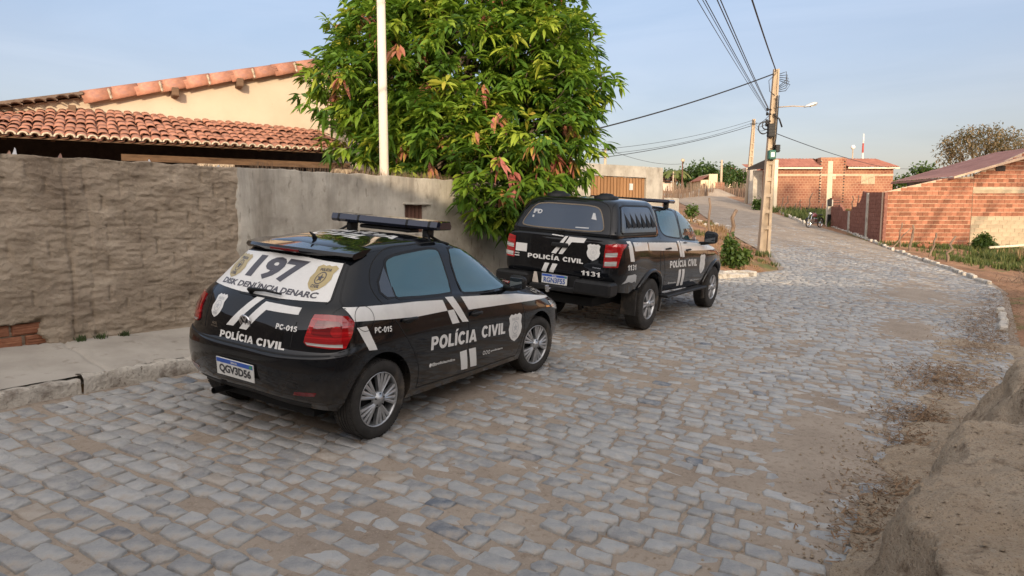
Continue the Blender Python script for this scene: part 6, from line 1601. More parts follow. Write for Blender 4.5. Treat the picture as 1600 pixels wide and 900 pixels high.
def brick_wall(root, A, B, zbase, ztop, mat, L=.285, H=.207, thick=.14, limit=300, z0=None, rowfilter=None, name='brick', joint=.022, core=True, jmat=None):
    """A,B plan points; outward side is to the right of A->B; zbase(t), ztop(t)"""
    A = np.array(A[:2], float); B = np.array(B[:2], float); d = B-A; T_ = np.hypot(*d); d /= T_; nrm = np.array([d[1], -d[0]]); an = math.atan2(d[1], d[0])
    if core:
        n = max(2, int(T_/.25)); v = []; f = []
        for i in range(n+1):
            t = T_*i/n
            for off in (-.012, -thick):
                for z in (zbase(t)-.3, ztop(t)-.012): p = A+d*t+nrm*off; v.append((p[0], p[1], z))
        for i in range(n):
            a = i*4; b = a+4; f += [(a, b, b+1, a+1), (a+3, b+3, b+2, a+2), (a+1, b+1, b+3, a+3)]
        f += [(0, 1, 3, 2), (n*4, n*4+2, n*4+3, n*4+1)]
        mk('mortar_core', v, f, jmat or M['mortar'], root)
    zlo = min(zbase(t) for t in np.linspace(0, T_, 9))-.1 if z0 is None else z0
    zhi = max(ztop(t) for t in np.linspace(0, T_, 30)); allb = []
    r = 0
    while zlo+r*H < zhi:
        z = zlo+r*H; t = -(L*.5 if r % 2 else 0)
        while t < T_:
            a = max(t, 0.); b = min(t+L, T_); t += L
            if b-a < .05: continue
            tm_ = (a+b)/2
            if z+H*.55 > min(ztop(a), ztop(b)) or z+H < zbase(tm_)-.05: continue
            if rowfilter and not rowfilter(tm_, z): continue
            allb.append((a, b, z, min(H, min(ztop(a), ztop(b))-z)))
        r += 1
    base = {}
    stuff = MB()
    allb.sort(key=lambda q: -q[2] if False else 0)
    for k, (a, b, z, h) in enumerate(allb):
        w = b-a-.012; hh = h-joint*1.25; c = A+d*((a+b)/2)
        key = (round(w, 2), round(hh, 2))
        Mx = Matrix.Translation((c[0], c[1], z+h/2))@Matrix.Rotation(an, 4, 'Z')@Matrix.Translation((0, random.gauss(0, .004), 0))@Matrix.Rotation(random.gauss(0, .006), 4, 'Y')
        if k < limit:
            if key not in base:
                m_ = MB(); m_.box(-w/2, w/2, -.004, .10, -hh/2, hh/2, None)
                me = bpy.data.meshes.new(name); me.from_pydata(m_.v, [], m_.f); me.materials.append(mat); me.update()
                at_ = me.attributes.new('tint', 'FLOAT', 'POINT'); at_.data.foreach_set('value', [.5]*len(m_.v)); base[key] = me
            o = link(bpy.data.objects.new(name, base[key]), root); o.matrix_world = Mx
        else: stuff.box(-w/2, w/2, -.004, .10, -hh/2, hh/2, Mx, t=random.random())
    if stuff.v: o = stuff.build('brickwork', mat, root, tint=True); o['kind'] = 'stuff'
    return root
K0 = np.array([18.45, 33.5])
def pxz(px, py, Y): return at(px, py, Y)
# front garden wall (lit, facing the camera) with its raked top
xj = pxz(1520, 300, 33.5)[0]
def top1(t): x = K0[0]+t; return float(np.interp(x, [K0[0], pxz(1430, 0, 33.5)[0], pxz(1490, 0, 33.5)[0], xj], [pxz(0, 300, 33.5)[2], pxz(0, 292.5, 33.5)[2], pxz(0, 279.5, 33.5)[2], pxz(0, 275, 33.5)[2]]))
bw = thing('brick_wall', 'sunlit orange hollow brick wall with raked top facing the camera at the bend', 'wall')
brick_wall(bw, K0, (xj, 33.5), lambda t: Z(K0[0]+t, 33.5), top1, M['brick'])
# brick house to the right of it
bh = thing('brick_house', 'orange brick house with purple brown tile roof at the right picture edge', 'house')
HXR = 33.0
zr0 = pxz(0, 272.5, 33.5)[2]; zr1 = pxz(0, 246.5, 33.5)[2]; xr1 = pxz(1600, 0, 33.5)[0]; rk = (zr1-zr0)/(xr1-xj)
xrid = 27.5
def top2(t): x = xj+t; return zr0+rk*(x-xj) if x < xrid else zr0+rk*(xrid-xj)-rk*(x-xrid)
zband = pxz(0, 338, 33.5)[2]; zb2 = pxz(0, 299, 33.5)[2]
brick_wall(bh, (xj+.02, 33.5), (HXR, 33.5), lambda t: Z(xj+t, 33.5), top2, M['brick'], z0=zband, rowfilter=lambda t, z: not (abs(z-zb2) < .12) and t < 6.5)
brick_wall(bh, (xj+.02, 33.5), (HXR, 33.5), lambda t: Z(xj+t, 33.5), lambda t: zband, M['block'], L=.40, H=.20, z0=zband-.2*9, core=False, name='cement_block', rowfilter=lambda t, z: t < 6.5)
mb = MB(); mb.box(xj, HXR, 33.482, 33.6, zb2-.10, zb2+.09, bev=.01); mb.build('concrete_band', M['block'], bh)
mb = MB(); a = pxz(1560, 263, 33.4); mb.box(a[0]-.06, a[0]+.42, 33.478, 33.52, a[2]-.13, a[2]+.13, bev=.01); mb.build('vent_hole', M['dark_in'], bh)
F0 = pxz(1489, 277, 33.2); B0 = pxz(1411, 280, 38.4)
rs = .285
def rf(x, y, off=0): return (x, y, F0[2]+rs*(x-F0[0])+.02+off)
M['tile_purple'] = rich('purple_roof_tile', [(.25, (.20, .10, .085)), (.5, (.29, .145, .12)), (.8, (.37, .20, .17))], scale=1.4, bscale=30, bs=(.5, .01), rough=.85, rnd=.15)
nx_, ny_ = 150, 60
P = np.zeros((nx_, ny_, 3))
for i in range(nx_):
    for j in range(ny_):
        x = F0[0]+(xrid-F0[0])*i/(nx_-1); y = 33.1+(38.6-33.1)*j/(ny_-1)
        zz = .035*abs(math.sin(y*PI/.22))+.02*(1-((x-F0[0])/.36 % 1)); P[i, j] = (x, y, F0[2]+rs*(x-F0[0])+zz)
grid_mesh('roof_slope', P, M['tile_purple'], bh, False)
P2_ = P.copy(); P2_[:, :, 0] = 2*xrid-P[:, :, 0]; grid_mesh('roof_slope', P2_, M['tile_purple'], bh, False)
mb = MB(); v, f = prism_xz([(F0[0]-.05, F0[2]-.06), (F0[0]-.05, F0[2]+.03), (xrid, F0[2]+rs*(xrid-F0[0])+.07), (xrid, F0[2]+rs*(xrid-F0[0])-.09)], 33.02, 33.12); mb.add(v, f); mb.build('bargeboard', M['lime_orange'] if 'lime_orange' in M else M['mortar'], bh)
mb = MB(); mb.box(F0[0]-.02, F0[0]+.06, 33.13, 38.6, F0[2]-.08, F0[2]+.012); mb.build('eave_board', M['tile_purple'], bh)
mb = MB(); mb.box(xj-.4, xj-.2, 33.7, 38.4, 0, F0[2]-.02); mb.box(xj-.4, HXR, 38.3, 38.45, 0, F0[2]-.02); mb.box(HXR-.15, HXR, 33.6, 38.3, 0, F0[2]); mb.build('side_wall', M['plaster'], bh)
# side wall running away along the street (in shade), with a broken stepped top
K1 = np.array([20.25, 43.4])
def edge_pt(px):
    d = ray(px, 337); k = d[0]/d[1]; e = (K1-K0); t = (K0[0]-k*K0[1])/(k*e[1]-e[0]); return K0+e*t, t
LS = float(np.hypot(*(K1-K0)))
knots = [(1380, 300), (1346, 300), (1345, 305), (1340, 320), (1335, 324), (1332, 326), (1327, 333), (1318, 331), (1310, 322), (1306, 322), (1296, 322)]
kt = []; kz = []
for px, py in knots: p, t = edge_pt(px); kt.append(t*LS); kz.append(pxz(px, py, p[1])[2])
sw_ = thing('brick_wall', 'dark shaded brick wall with stepped broken top running away from the corner', 'wall')
def stop(tt):
    t = LS-tt; z = float(np.interp(t, kt, kz)); return z if t < kt[1] or t > kt[8] else Z(*K0)+.02+math.ceil((z-Z(*K0)-.02)/.207)*.207
brick_wall(sw_, K1, K0+np.array([0, -.14])+np.array([-.003, 0]), lambda tt: Z(*(K0+(K1-K0)*(LS-tt)/LS)), stop, M['brick_shade'], limit=0, jmat=M['brick_shade'])
for px in (1355, 1327):
    p, t = edge_pt(px); e = (K1-K0)/LS; nn2 = np.array([-e[1], e[0]])
    mb = MB(); mb.box(-.10, .10, -.11, .06, Z(*p)-.2, stop(LS-t*LS)-.05, Matrix.Translation((p[0], p[1], 0))@Matrix.Rotation(math.atan2(e[1], e[0])+PI, 4, 'Z')@Matrix.Scale(-1, 4, (0, 1, 0)), bev=.01); mb.build('concrete_column', M['plaster'], sw_)
# meter pier and leaning pale post
mp = thing('meter_pier', 'narrow brick pier with electric meter boxes beside the pale post', 'meter box', (0, 0, 0))
q = at(1298, 350, 42.6); q2 = at(1311, 350, 42.6); zt1 = at(1298, 309, 42.6)[2]
brick_wall(mp, (q[0], 42.6), (q2[0], 42.6), lambda t: Z(q[0], 42.6), lambda t: zt1, M['brick_shade'], L=.25, H=.16, thick=.3, joint=.04, jmat=M['dark_in'])
mb = MB(); a = at(1291.5, 345, 42.4); mb.box(a[0], a[0]+.32, 42.3, 42.5, Z(q[0], 42.6), at(0, 312, 42.4)[2], bev=.02); mb.build('meter_cabinet', M['plaster'], mp)
mb = MB(); mb.box(a[0]-.03, a[0]+.22, 42.2, 42.3, at(0, 345, 42.4)[2]-.3, at(0, 335, 42.4)[2], bev=.02); mb.box(a[0]-.02, a[0]+.2, 42.2, 42.3, at(0, 322, 42.4)[2], at(0, 311, 42.4)[2], bev=.02); mb.build('meter', M['trim'], mp)
M['pole'] = rich('pole_concrete', [(.3, (.34, .26, .18)), (.6, (.44, .35, .25)), (.8, (.52, .43, .32))], scale=3, bscale=20, bs=(.5, .015), stretch=(1, 1, .4))
M['palepaint'] = rich('pale_paint', [(.3, (.62, .52, .36)), (.7, (.74, .66, .50))], scale=3, bscale=20, bs=(.3, .01), stretch=(1, 1, .3))
a = at(1294, 351, 43.2); b = at(1298, 252, 43.2); pp = thing('concrete_post', 'pale yellow leaning post behind the meter pier', 'post', tuple(a))
mb = MB(); mb.tube([(0, 0, -.5), (b[0]-a[0], 0, b[2]-a[2])], [.19, .15], 4); mb.build('shaft', M['palepaint'], pp)
mb = MB(); mb.tube([((b[0]-a[0])*.98, 0, (b[2]-a[2])*.985), (b[0]-a[0], 0, (b[2]-a[2])*1.004)], [.13, .12], 4); mb.build('post_cap', M['plaster'], pp)

# far orange brick house
DY = 57.0
def fx(px): return at(px, 300, DY)[0]
def fz(py, Y=DY): return at(800, py, Y)[2]
fh = thing('brick_house', 'long far orange brick house with two tile roofs and raised middle parapet behind the grass', 'house')
x0f, x1f = fx(1211), fx(1394); xm0, xm1 = fx(1280), fx(1320); zwt = fz(262.5)
m, n, b = nt('far_brick'); bt = n.nodes.new('ShaderNodeTexBrick'); bt.inputs['Scale'].default_value = 1; bt.inputs['Brick Width'].default_value = .29; bt.inputs['Row Height'].default_value = .207; bt.inputs['Mortar Size'].default_value = .018
bt.inputs['Color1'].default_value = (.20, .068, .040, 1); bt.inputs['Color2'].default_value = (.26, .10, .058, 1); bt.inputs['Mortar'].default_value = (.34, .21, .135, 1)
sx = n.nodes.new('ShaderNodeSeparateXYZ'); cx = n.nodes.new('ShaderNodeCombineXYZ'); n.links.new(tc(n), sx.inputs[0]); ad = n.nodes.new('ShaderNodeMath'); n.links.new(sx.outputs[0], ad.inputs[0]); n.links.new(sx.outputs[1], ad.inputs[1]); n.links.new(ad.outputs[0], cx.inputs[0]); n.links.new(sx.outputs[2], cx.inputs[1]); n.links.new(cx.outputs[0], bt.inputs['Vector'])
c = mix(n, ramp(n, noise_fac(n, .9, 5, .6), [(.4, (0, 0, 0)), (.75, (.6,)*3)]), bt.outputs[0], (.42, .24, .14)); n.links.new(c, b.inputs['Base Color']); b.inputs['Roughness'].default_value = .95; bump(n, b, bt.outputs['Fac'], -.5, .02); bump(n, b, noise_fac(n, 20, 5, .6), .5, .02); M['far_brick'] = m
zb = 1.6
mb = MB(); mb.box(x0f, xm0-.002, DY, DY+.15, zb, zwt); mb.box(xm1+.002, x1f, DY, DY+.15, zb, zwt); mb.box(xm0, xm1, DY-.02, DY+.6, zb, fz(246)); mb.box(x0f, x0f+.15, DY+.15, DY+3.4, zb, zwt); mb.box(x1f-.15, x1f, DY+.15, DY+3.4, zb, zwt); mb.box(x0f, x1f, DY+3.4, DY+3.55, zb, zwt)
mb.build('wall', M['far_brick'], fh)
mb = MB(); mb.box(x0f, x1f, DY-.035, DY+.05, fz(275), fz(272), bev=.01)
for i in range(14): mb.box(fx(1281)-.07+.05*(i % 2), fx(1281)+.06, DY-.03, DY+.05, fz(316)+i*.26, fz(316)+i*.26+.12)
mb.build('concrete_band', M['mortar'], fh)
mb = MB()
for i in range(15): mb.box(fx(1281)-.10, fx(1281)+.02, DY-.04, DY-.02, fz(316)+i*.24, fz(316)+i*.24+.10); mb.box(fx(1317)-.05, fx(1317)+.07, DY-.04, DY-.02, fz(316)+i*.24, fz(316)+i*.24+.10)
mb.build('toothed_joint', M['dark_in'], fh)
wf = MB(); wf.box(fx(1344), fx(1365.5), DY-.05, DY+.02, fz(288), fz(273.5), bev=.02); w_ = wf.build('window_frame', M['mortar'], fh)
for k in range(2):
    mb = MB(); xa_ = fx(1344.8)+k*(fx(1365)-fx(1344.8))/2; wdt = (fx(1365)-fx(1344.8))/2-.06; mb.box(xa_+.03, xa_+wdt, DY-.07, DY-.052, fz(287), fz(275.5))
    for j in range(7): mb.box(xa_+.06, xa_+wdt-.04, DY-.085, DY-.072, fz(286.5)+j*.085, fz(286.5)+j*.085+.05)
    mb.build('shutter', M['block'], w_)
mb = MB()
for i in range(3):
    for j in range(4): mb.box(fx(1300)+i*.085, fx(1300)+i*.085+.06, DY-.04, DY-.022, fz(280)+j*.11, fz(280)+j*.11+.08)
mb.build('vent_block', M['palepaint'], fh)
M['far_tile'] = rich('far_roof_tile', [(.3, (.26, .10, .07)), (.7, (.40, .17, .12))], scale=2, bscale=20, bs=(.5, .02))
def tiled(name, c00, c10, c11, c01, parent, mat, nu, nv, amp=.06):
    """corrugated roof slope: eave c00->c10, ridge c01->c11; ribs run up the slope"""
    P = np.zeros((nu*4+1, nv*3+1, 3)); c00, c10, c11, c01 = [np.array(q, float) for q in (c00, c10, c11, c01)]
    for i in range(nu*4+1):
        for j in range(nv*3+1):
            u = i/(nu*4); v = j/(nv*3); p = (c00*(1-u)+c10*u)*(1-v)+(c01*(1-u)+c11*u)*v
            P[i, j] = p+np.array([0, 0, amp*(.5+.5*math.cos(i*PI/2))+.03*(1-(j % 3)/3)])
    return grid_mesh(name, P, mat, parent, False)
zr_ = fz(249, DY+1.7)
tiled('roof_slope', (x0f-.25, DY-.35, zwt), (xm0+.0, DY-.35, zwt), (xm0, DY+1.7, zr_), (x0f-.25, DY+1.7, zr_), fh, M['far_tile'], 16, 9)
tiled('roof_slope', (xm1, DY-.35, zwt+.03), (x1f+.3, DY-.35, zwt+.03), (fx(1381), DY+1.7, zr_), (xm1, DY+1.7, zr_), fh, M['far_tile'], 18, 9)
tiled('roof_slope', (x1f+.3, DY-.35, zwt+.03), (x1f+.3, DY+3.7, zwt), (fx(1381), DY+1.75, zr_), (fx(1381), DY+1.7, zr_), fh, M['far_tile'], 18, 6)
tiled('roof_slope', (x1f, DY+3.7, zwt), (x0f, DY+3.7, zwt), (x0f, DY+1.7, zr_), (x1f-1, DY+1.7, zr_), fh, M['far_tile'], 30, 6)
mb = MB(); mb.box(x0f-.25, xm0, DY-.40, DY-.34, zwt-.10, zwt+.03); mb.box(xm1, x1f+.3, DY-.40, DY-.34, zwt-.08, zwt+.05); mb.build('eave_edge', M['palepaint'], fh)
cl_ = MB(); cl_.box(fx(1206.5), fx(1212), DY-.35, DY-.05, zb, fz(250), bev=.02); cl_.build('white_column', M['whitepaint'] if 'whitepaint' in M else M['palepaint'], fh)
mb = MB(); v = [(x0f-.25, DY-.35, zwt), (fx(1188), DY+3.2, fz(266, DY+3.2)), (fx(1190), DY+3.2, fz(262, DY+3.2)), (x0f-.2, DY-.3, zr_+.12)]; mb.add(v+[(p[0], p[1]+.3, p[2]+.05) for p in v], [(0, 1, 2, 3), (7, 6, 5, 4), (0, 4, 5, 1), (1, 5, 6, 2), (2, 6, 7, 3), (3, 7, 4, 0)]); mb.build('roof_verge', M['dark_in'], fh)
mb = MB(); mb.box(fx(1196), x0f-.002, DY+3, DY+3.15, zb, zwt); mb.build('side_wall', M['plaster'], fh)
# second far house further left, and a grey slab of wall beside the pole
f2 = thing('brick_house', 'smaller orange house in shade between two utility poles left of the long brick house', 'house')
D2 = 66; X2 = lambda px: at(px, 300, D2)[0]; Z2 = lambda py: at(800, py, D2)[2]
mb = MB(); mb.box(X2(1175), X2(1196), D2, D2+1.2, 2, Z2(272)); mb.build('wall', M['far_brick'], f2)
tiled('roof', (X2(1174), D2-.3, Z2(272)), (X2(1197), D2-.3, Z2(272)), (X2(1194), D2+1.3, Z2(262)), (X2(1177), D2+1.3, Z2(262)), f2, M['far_tile'], 10, 4)
g2 = thing('wall_slab', 'tall grey rendered wall end beside the second utility pole', 'wall')
mb = MB(); mb.box(X2(1165), X2(1175.5), D2-1, D2-.7, 2.2, Z2(262), bev=.02); mb.build('wall_body', M['concrete'], g2)
mb = MB(); mb.box(X2(1175), X2(1190), D2-1.2, D2-1.0, 2.2, Z2(296), bev=.02); mb.build('low_wall', M['far_brick'], g2)

# ================================================================== utility poles and wires
def h_pole(name, label, base, topz, lean, w0=.42, w1=.20, d0=.26, d1=.14, parts=True, mat=None):
    t = thing(name, label, 'utility pole', (base[0], base[1], base[2])); H_ = topz-base[2]
    def sec(z): k = z/H_; return w0+(w1-w0)*k, d0+(d1-d0)*k
    mb = MB(); n = 24; v = []
    for i in range(n+1):
        z = -.6+(H_+.6)*i/n; w, d = sec(max(z, 0)); lx = lean*max(z, 0)/H_
        web = .35; fl = w*.27
        # H section seen from the street: two flanges and a recessed web
        pts = [(-w/2, -d/2), (-w/2+fl, -d/2), (-w/2+fl, -d*.1), (w/2-fl, -d*.1), (w/2-fl, -d/2), (w/2, -d/2), (w/2, d/2), (w/2-fl, d/2), (w/2-fl, d*.1), (-w/2+fl, d*.1), (-w/2+fl, d/2), (-w/2, d/2)]
        v += [(x+lx, y, z) for x, y in pts]
    f = []
    for i in range(n):
        for k in range(12): f.append((i*12+k, i*12+(k+1) % 12, i*12+12+(k+1) % 12, i*12+12+k))
    f.append(tuple(n*12+k for k in range(12))); mb.add(v, f); mb.build('shaft', mat or M['pole'], t)
    if parts:
        mb = MB()
        for k in range(9):
            z = .8+k*.62; w, d = sec(z); lx = lean*z/H_; mb.box(-w/2+w*.24+lx, w/2-w*.24+lx, -d/2+.01, d/2-.01, z-.07, z+.07)
        mb.build('web_ribs', mat or M['pole'], t)
    return t, (lambda z: (base[0]+lean*z/H_, base[1], base[2]+z)), H_
PB = at(1193, 395, 26.1); PB[2] = Z(PB[0], PB[1])+.18; PT = at(1213, 108, 26.1)
up, ploc, PH = h_pole('utility_pole', 'tall concrete utility pole with street lamp and coiled cables on the left verge', PB, PT[2], PT[0]-PB[0])
def pz(py): return at(1200, py, 26.1)[2]-PB[2]
def on_pole(z): p = ploc(z); return Vector((p[0]-PB[0], 0, z))
# lamp arm
arm = thing('street_lamp', None, None); arm.parent = up; c = on_pole(pz(167)); arm.location = c
mb = MB(); e = at(1259, 166.5, 25.6); ev = Vector((e[0]-PB[0]-c.x, e[1]-PB[1], e[2]-PB[2]-c.z)); mb.tube([(0, -.05, -.03), tuple(ev*.6+Vector((0, 0, .02))), tuple(ev)], .022, 6); mb.build('lamp_arm', M['pole'], arm, True)
mb = MB(); hd = Matrix.Translation(ev)@Matrix.Rotation(-.28, 4, 'Y')
pr = [(-.06, .03, .04), (.05, .07, .06), (.22, .11, .09), (.36, .10, .08), (.44, .05, .04)]; v = []
for x, w, h in pr:
    for k in range(10): a_ = 2*PI*k/10; v.append(tuple(hd@Vector((x, math.cos(a_)*w, math.sin(a_)*h*(1 if math.sin(a_) > 0 else .6)))))
f = [(i*10+k, i*10+(k+1) % 10, i*10+10+(k+1) % 10, i*10+10+k) for i in range(4) for k in range(10)]+[tuple(range(9, -1, -1)), tuple(range(40, 50))]
mb.add(v, f); mb.build('lamp_head', simple('lamp_grey', (.55, .56, .56), .4, .4), arm, True)
mb = MB(); mb.box(.16, .38, -.07, .07, -.07, -.045, hd, bev=.01); mb.build('lamp_lens', M['clear'], arm)
def coil(cx_, cz_, r, turns, th=.014, rx=1.):
    pts = []
    for k in range(turns*22+1):
        a_ = 2*PI*k/22; rr = r*(1+.04*math.sin(k*.7)); pts.append((cx_+rr*rx*math.cos(a_), -.22+.012*(k/22), cz_+rr*math.sin(a_)))
    return pts
M['cable'] = simple('black_cable', (.012, .012, .013), .5)
for (px, py, r) in ((1190, 201, .22), (1193.5, 197, .15)):
    p = at(px, py, 26.1); mb = MB(); mb.tube(coil(p[0]-PB[0], p[2]-PB[2], r, 2, rx=.9), .019, 5); mb.build('cable_coil', M['cable'], up, True)
c = on_pole(pz(112)); mb = MB()
for k in range(5): mb.tube([(c.x+.12, -.05, c.z-.10-.06*k), (c.x+.35+.04*k, -.10, c.z-.02-.12*k), (c.x+.36, -.08, c.z-.32-.1*k), (c.x+.1, -.08, c.z-.55-.05*k)], .014, 5)
mb.tube([(c.x-.05, -.1, c.z-.1), (c.x-.3, -.1, c.z-.35), (c.x-.25, -.1, c.z-.75), (c.x-.05, -.12, c.z-.9)], .012, 5); mb.build('cable_loops', M['cable'], up, True)
for py, w_, h_, dx in ((205, .26, .5, -.12), (233, .16, .28, .16)):
    c = on_pole(pz(py)); mb = MB(); mb.box(c.x-w_/2+dx, c.x+w_/2+dx, -.32, -.13, c.z-h_/2, c.z+h_/2, bev=.02)
    for k in range(4): mb.box(c.x-w_/2+dx-.01, c.x+w_/2+dx+.01, -.33, -.14, c.z-h_/2+.05+k*h_*.23, c.z-h_/2+.07+k*h_*.23)
    mb.build('junction_box', M['trim'], up)
for py in (172, 179, 190, 196):
    c = on_pole(pz(py)); mb = MB(); mb.tube([(c.x-.12, -.1, c.z), (c.x-.30, -.14, c.z)], .03, 8); mb.tube([(c.x-.28, -.14, c.z-.05), (c.x-.28, -.14, c.z+.06)], .045, 8); mb.build('insulator', M['trim'], up, True)
c = on_pole(pz(185)); mb = MB(); mb.tube([(c.x-.05, -.16, c.z+.15), (c.x+.18, -.18, c.z-.05), (c.x+.30, -.16, c.z-.35)], .03, 6)
for dx in (.05, .12): mb.tube([(on_pole(pz(150)).x+dx, -.15, pz(150)), (on_pole(pz(215)).x+dx, -.15, pz(215)), (on_pole(pz(235)).x+dx*.6, -.15, pz(235))], .018, 6)
mb.build('down_lead', M['cable'], up, True)
c = on_pole(pz(243)); mb = MB(); mb.box(c.x-.17, c.x+.10, -.34, -.12, c.z-.17, c.z+.18, bev=.03); mb.build('green_box', simple('green_paint', (.02, .11, .075), .4), up)
mb = MB(); mb.box(c.x-.10, c.x+.03, -.35, -.338, c.z-.08, c.z+.09); mb.build('paper_notice', M['dwhite'], up)
Q = at(1168, 317, 66); Q[2] = Z(Q[0], Q[1]); QT = at(1178, 186, 66)
up2, q2loc, QH = h_pole('utility_pole', 'slimmer concrete utility pole farther up the street beside the grey wall end', Q, QT[2], QT[0]-Q[0], .55, .26, .3, .2)
mb = MB(); c = QT-Q; mb.tube([(c[0]-.35, -.1, c[2]-.5), (c[0]+.3, -.1, c[2]-.45)], .04, 6); mb.tube([(c[0]-.1, -.15, c[2]-.6), (c[0]-.1, -.15, c[2]-.1)], .04, 6); mb.build('wire_bracket', M['cable'], up2)
for (px, pt, pb, Y_, w_, lab) in ((945.5, 229, 256, 60, .26, 'short bare pole top showing above the wall of the wooden gate'), (1127, 250, 275, 95, .35, 'thin pale pole standing behind the cream house'), (1051.5, 268, 292, 80, .16, 'very thin pale post beside the red tiled far house')):
    a = at(px, pb, Y_); b = at(px, pt, Y_); z_ = min(Z(a[0], Y_), a[2]); t = thing('utility_pole' if w_ > .2 else 'thin_post', lab, 'pole', (a[0], Y_, z_)); mb = MB(); mb.tube([(0, 0, -.3), (0, 0, b[2]-z_)], [w_*.6, w_*.4], 8); mb.build('shaft', M['pole'], t, True)
    mb = MB(); mb.box(-.3, .3, -.08, .08, b[2]-z_-.35, b[2]-z_-.25); mb.build('wire_bracket', M['trim'], t)
a = at(1065.5, 292, 90); t = thing('pole', 'thin dark mast with a round dish head near the palm', 'mast', (a[0], 90, Z(a[0], 90))); zt_ = at(0, 252, 90)[2]-Z(a[0], 90)
mb = MB(); mb.tube([(0, 0, 0), (0, 0, zt_)], [.12, .08], 6); mb.build('shaft', M['old_wood'], t); mb = MB(); mb.lathe([(.0, 0), (.22, .04), (.25, .12), (.1, .2), (0, .2)], 12, Matrix.Translation((0, 0, zt_+.1))@Matrix.Rotation(1.2, 4, 'X')@Matrix.Scale(1.0, 4)); mb.build('dish', M['pole'], t, True)
# white pole at the yard wall
wp = at(600.5, 276, 9.85); wpt = at(595, -30, 9.85)
M['whitepaint'] = rich('white_pole_paint', [(.3, (.60, .52, .42)), (.7, (.72, .64, .54))], scale=2, bscale=20, bs=(.3, .01), stretch=(1, 1, .3))
wpo = thing('white_pole', 'white painted round pole rising behind the grey yard wall in front of the mango tree', 'pole', (wp[0], wp[1], .3))
mb = MB(); mb.tube([(0, 0, -.3), (0, 0, 2.2), (wpt[0]-wp[0], 0, 7.2)], [.068, .066, .052], 20); mb.build('shaft', M['whitepaint'], wpo, True)
def wire(name, pts_label, a, b, sag, r=.012, group=None):
    a = np.array(a, float); b = np.array(b, float); P = []
    n = 40
    for i in range(n+1): t = i/n; p = a*(1-t)+b*t; P.append((p[0], p[1], p[2]-4*sag*t*(1-t)))
    mb = MB(); mb.tube(P, r, 5, False); o = mb.build(name, M['cable'], None, True); return tag(o, pts_label, 'wire', group)
A = ploc(PH-.08)
def over(px, z, Yb):   # point on the pixel column px (top edge) at height z, extended backwards behind the camera
    d = ray(px, 0); t = (z-CAMH)/d[2]; return CP+d*t
def back_wire(lab, start, px, z, r, sag):
    mid = over(px, z, 0); s0 = np.array(start, float); dd = (mid-s0); k = (-14-s0[1])/dd[1]; end = s0+dd*k; end[2] = s0[2]+.3
    wire('wire', lab, s0, end, sag, r, 'wires')
back_wire('thick black cable coming from overhead to the very top of the tall pole', A, 1185, 7.5, .022, .5)
for i, (px, py, r) in enumerate(((1151.5, 178, .007), (1157, 176, .007), (1160.5, 174, .009), (1169, 170, .011), (1172.5, 168, .011))):
    s0 = ploc(pz(py)); s0 = (s0[0]-.25, s0[1]-.1, s0[2])
    back_wire('%s of five thin overhead wires to the side of the tall pole' % ('leftmost', 'second from the left', 'middle', 'fourth from the left', 'rightmost')[i], s0, px, 7.0+.1*i, r, .35)
e = at(742, 242, 20.); wire('wire', 'black service cable dropping from the tall pole to the left behind the mango tree', ploc(pz(114)), e, .25, .024)
c2_ = QT.copy(); c2_[2] -= .5
for i, (py, yy) in enumerate(((188, 219), (192, 222), (196, 232))):
    a = at(1176, py, 66); b = at(700, (236, 240, 262)[i], 45); wire('wire', '%s of three thin lines running left from the farther pole above the wooden gate' % ('upper', 'middle', 'lower')[i], a, b, (1.1, 1.3, .9)[i], .016 if i < 2 else .026, 'lines to the farther pole')
    a = at(1180, py+2, 66); wire('wire', '%s of three thin lines between the two concrete poles' % ('upper', 'middle', 'lower')[i], a, ploc(pz(172+12*i)), .3, .014, 'lines between the poles')
wire('wire', 'thin wire falling from the tall pole to the right over the far brick house roof', ploc(pz(206)), at(1440, 262, 75), .6, .016)
wire('wire', 'thin wire sagging from the short pole over the gate wall to the far mast', at(946, 232, 60), at(1065, 256, 90), .5, .02)

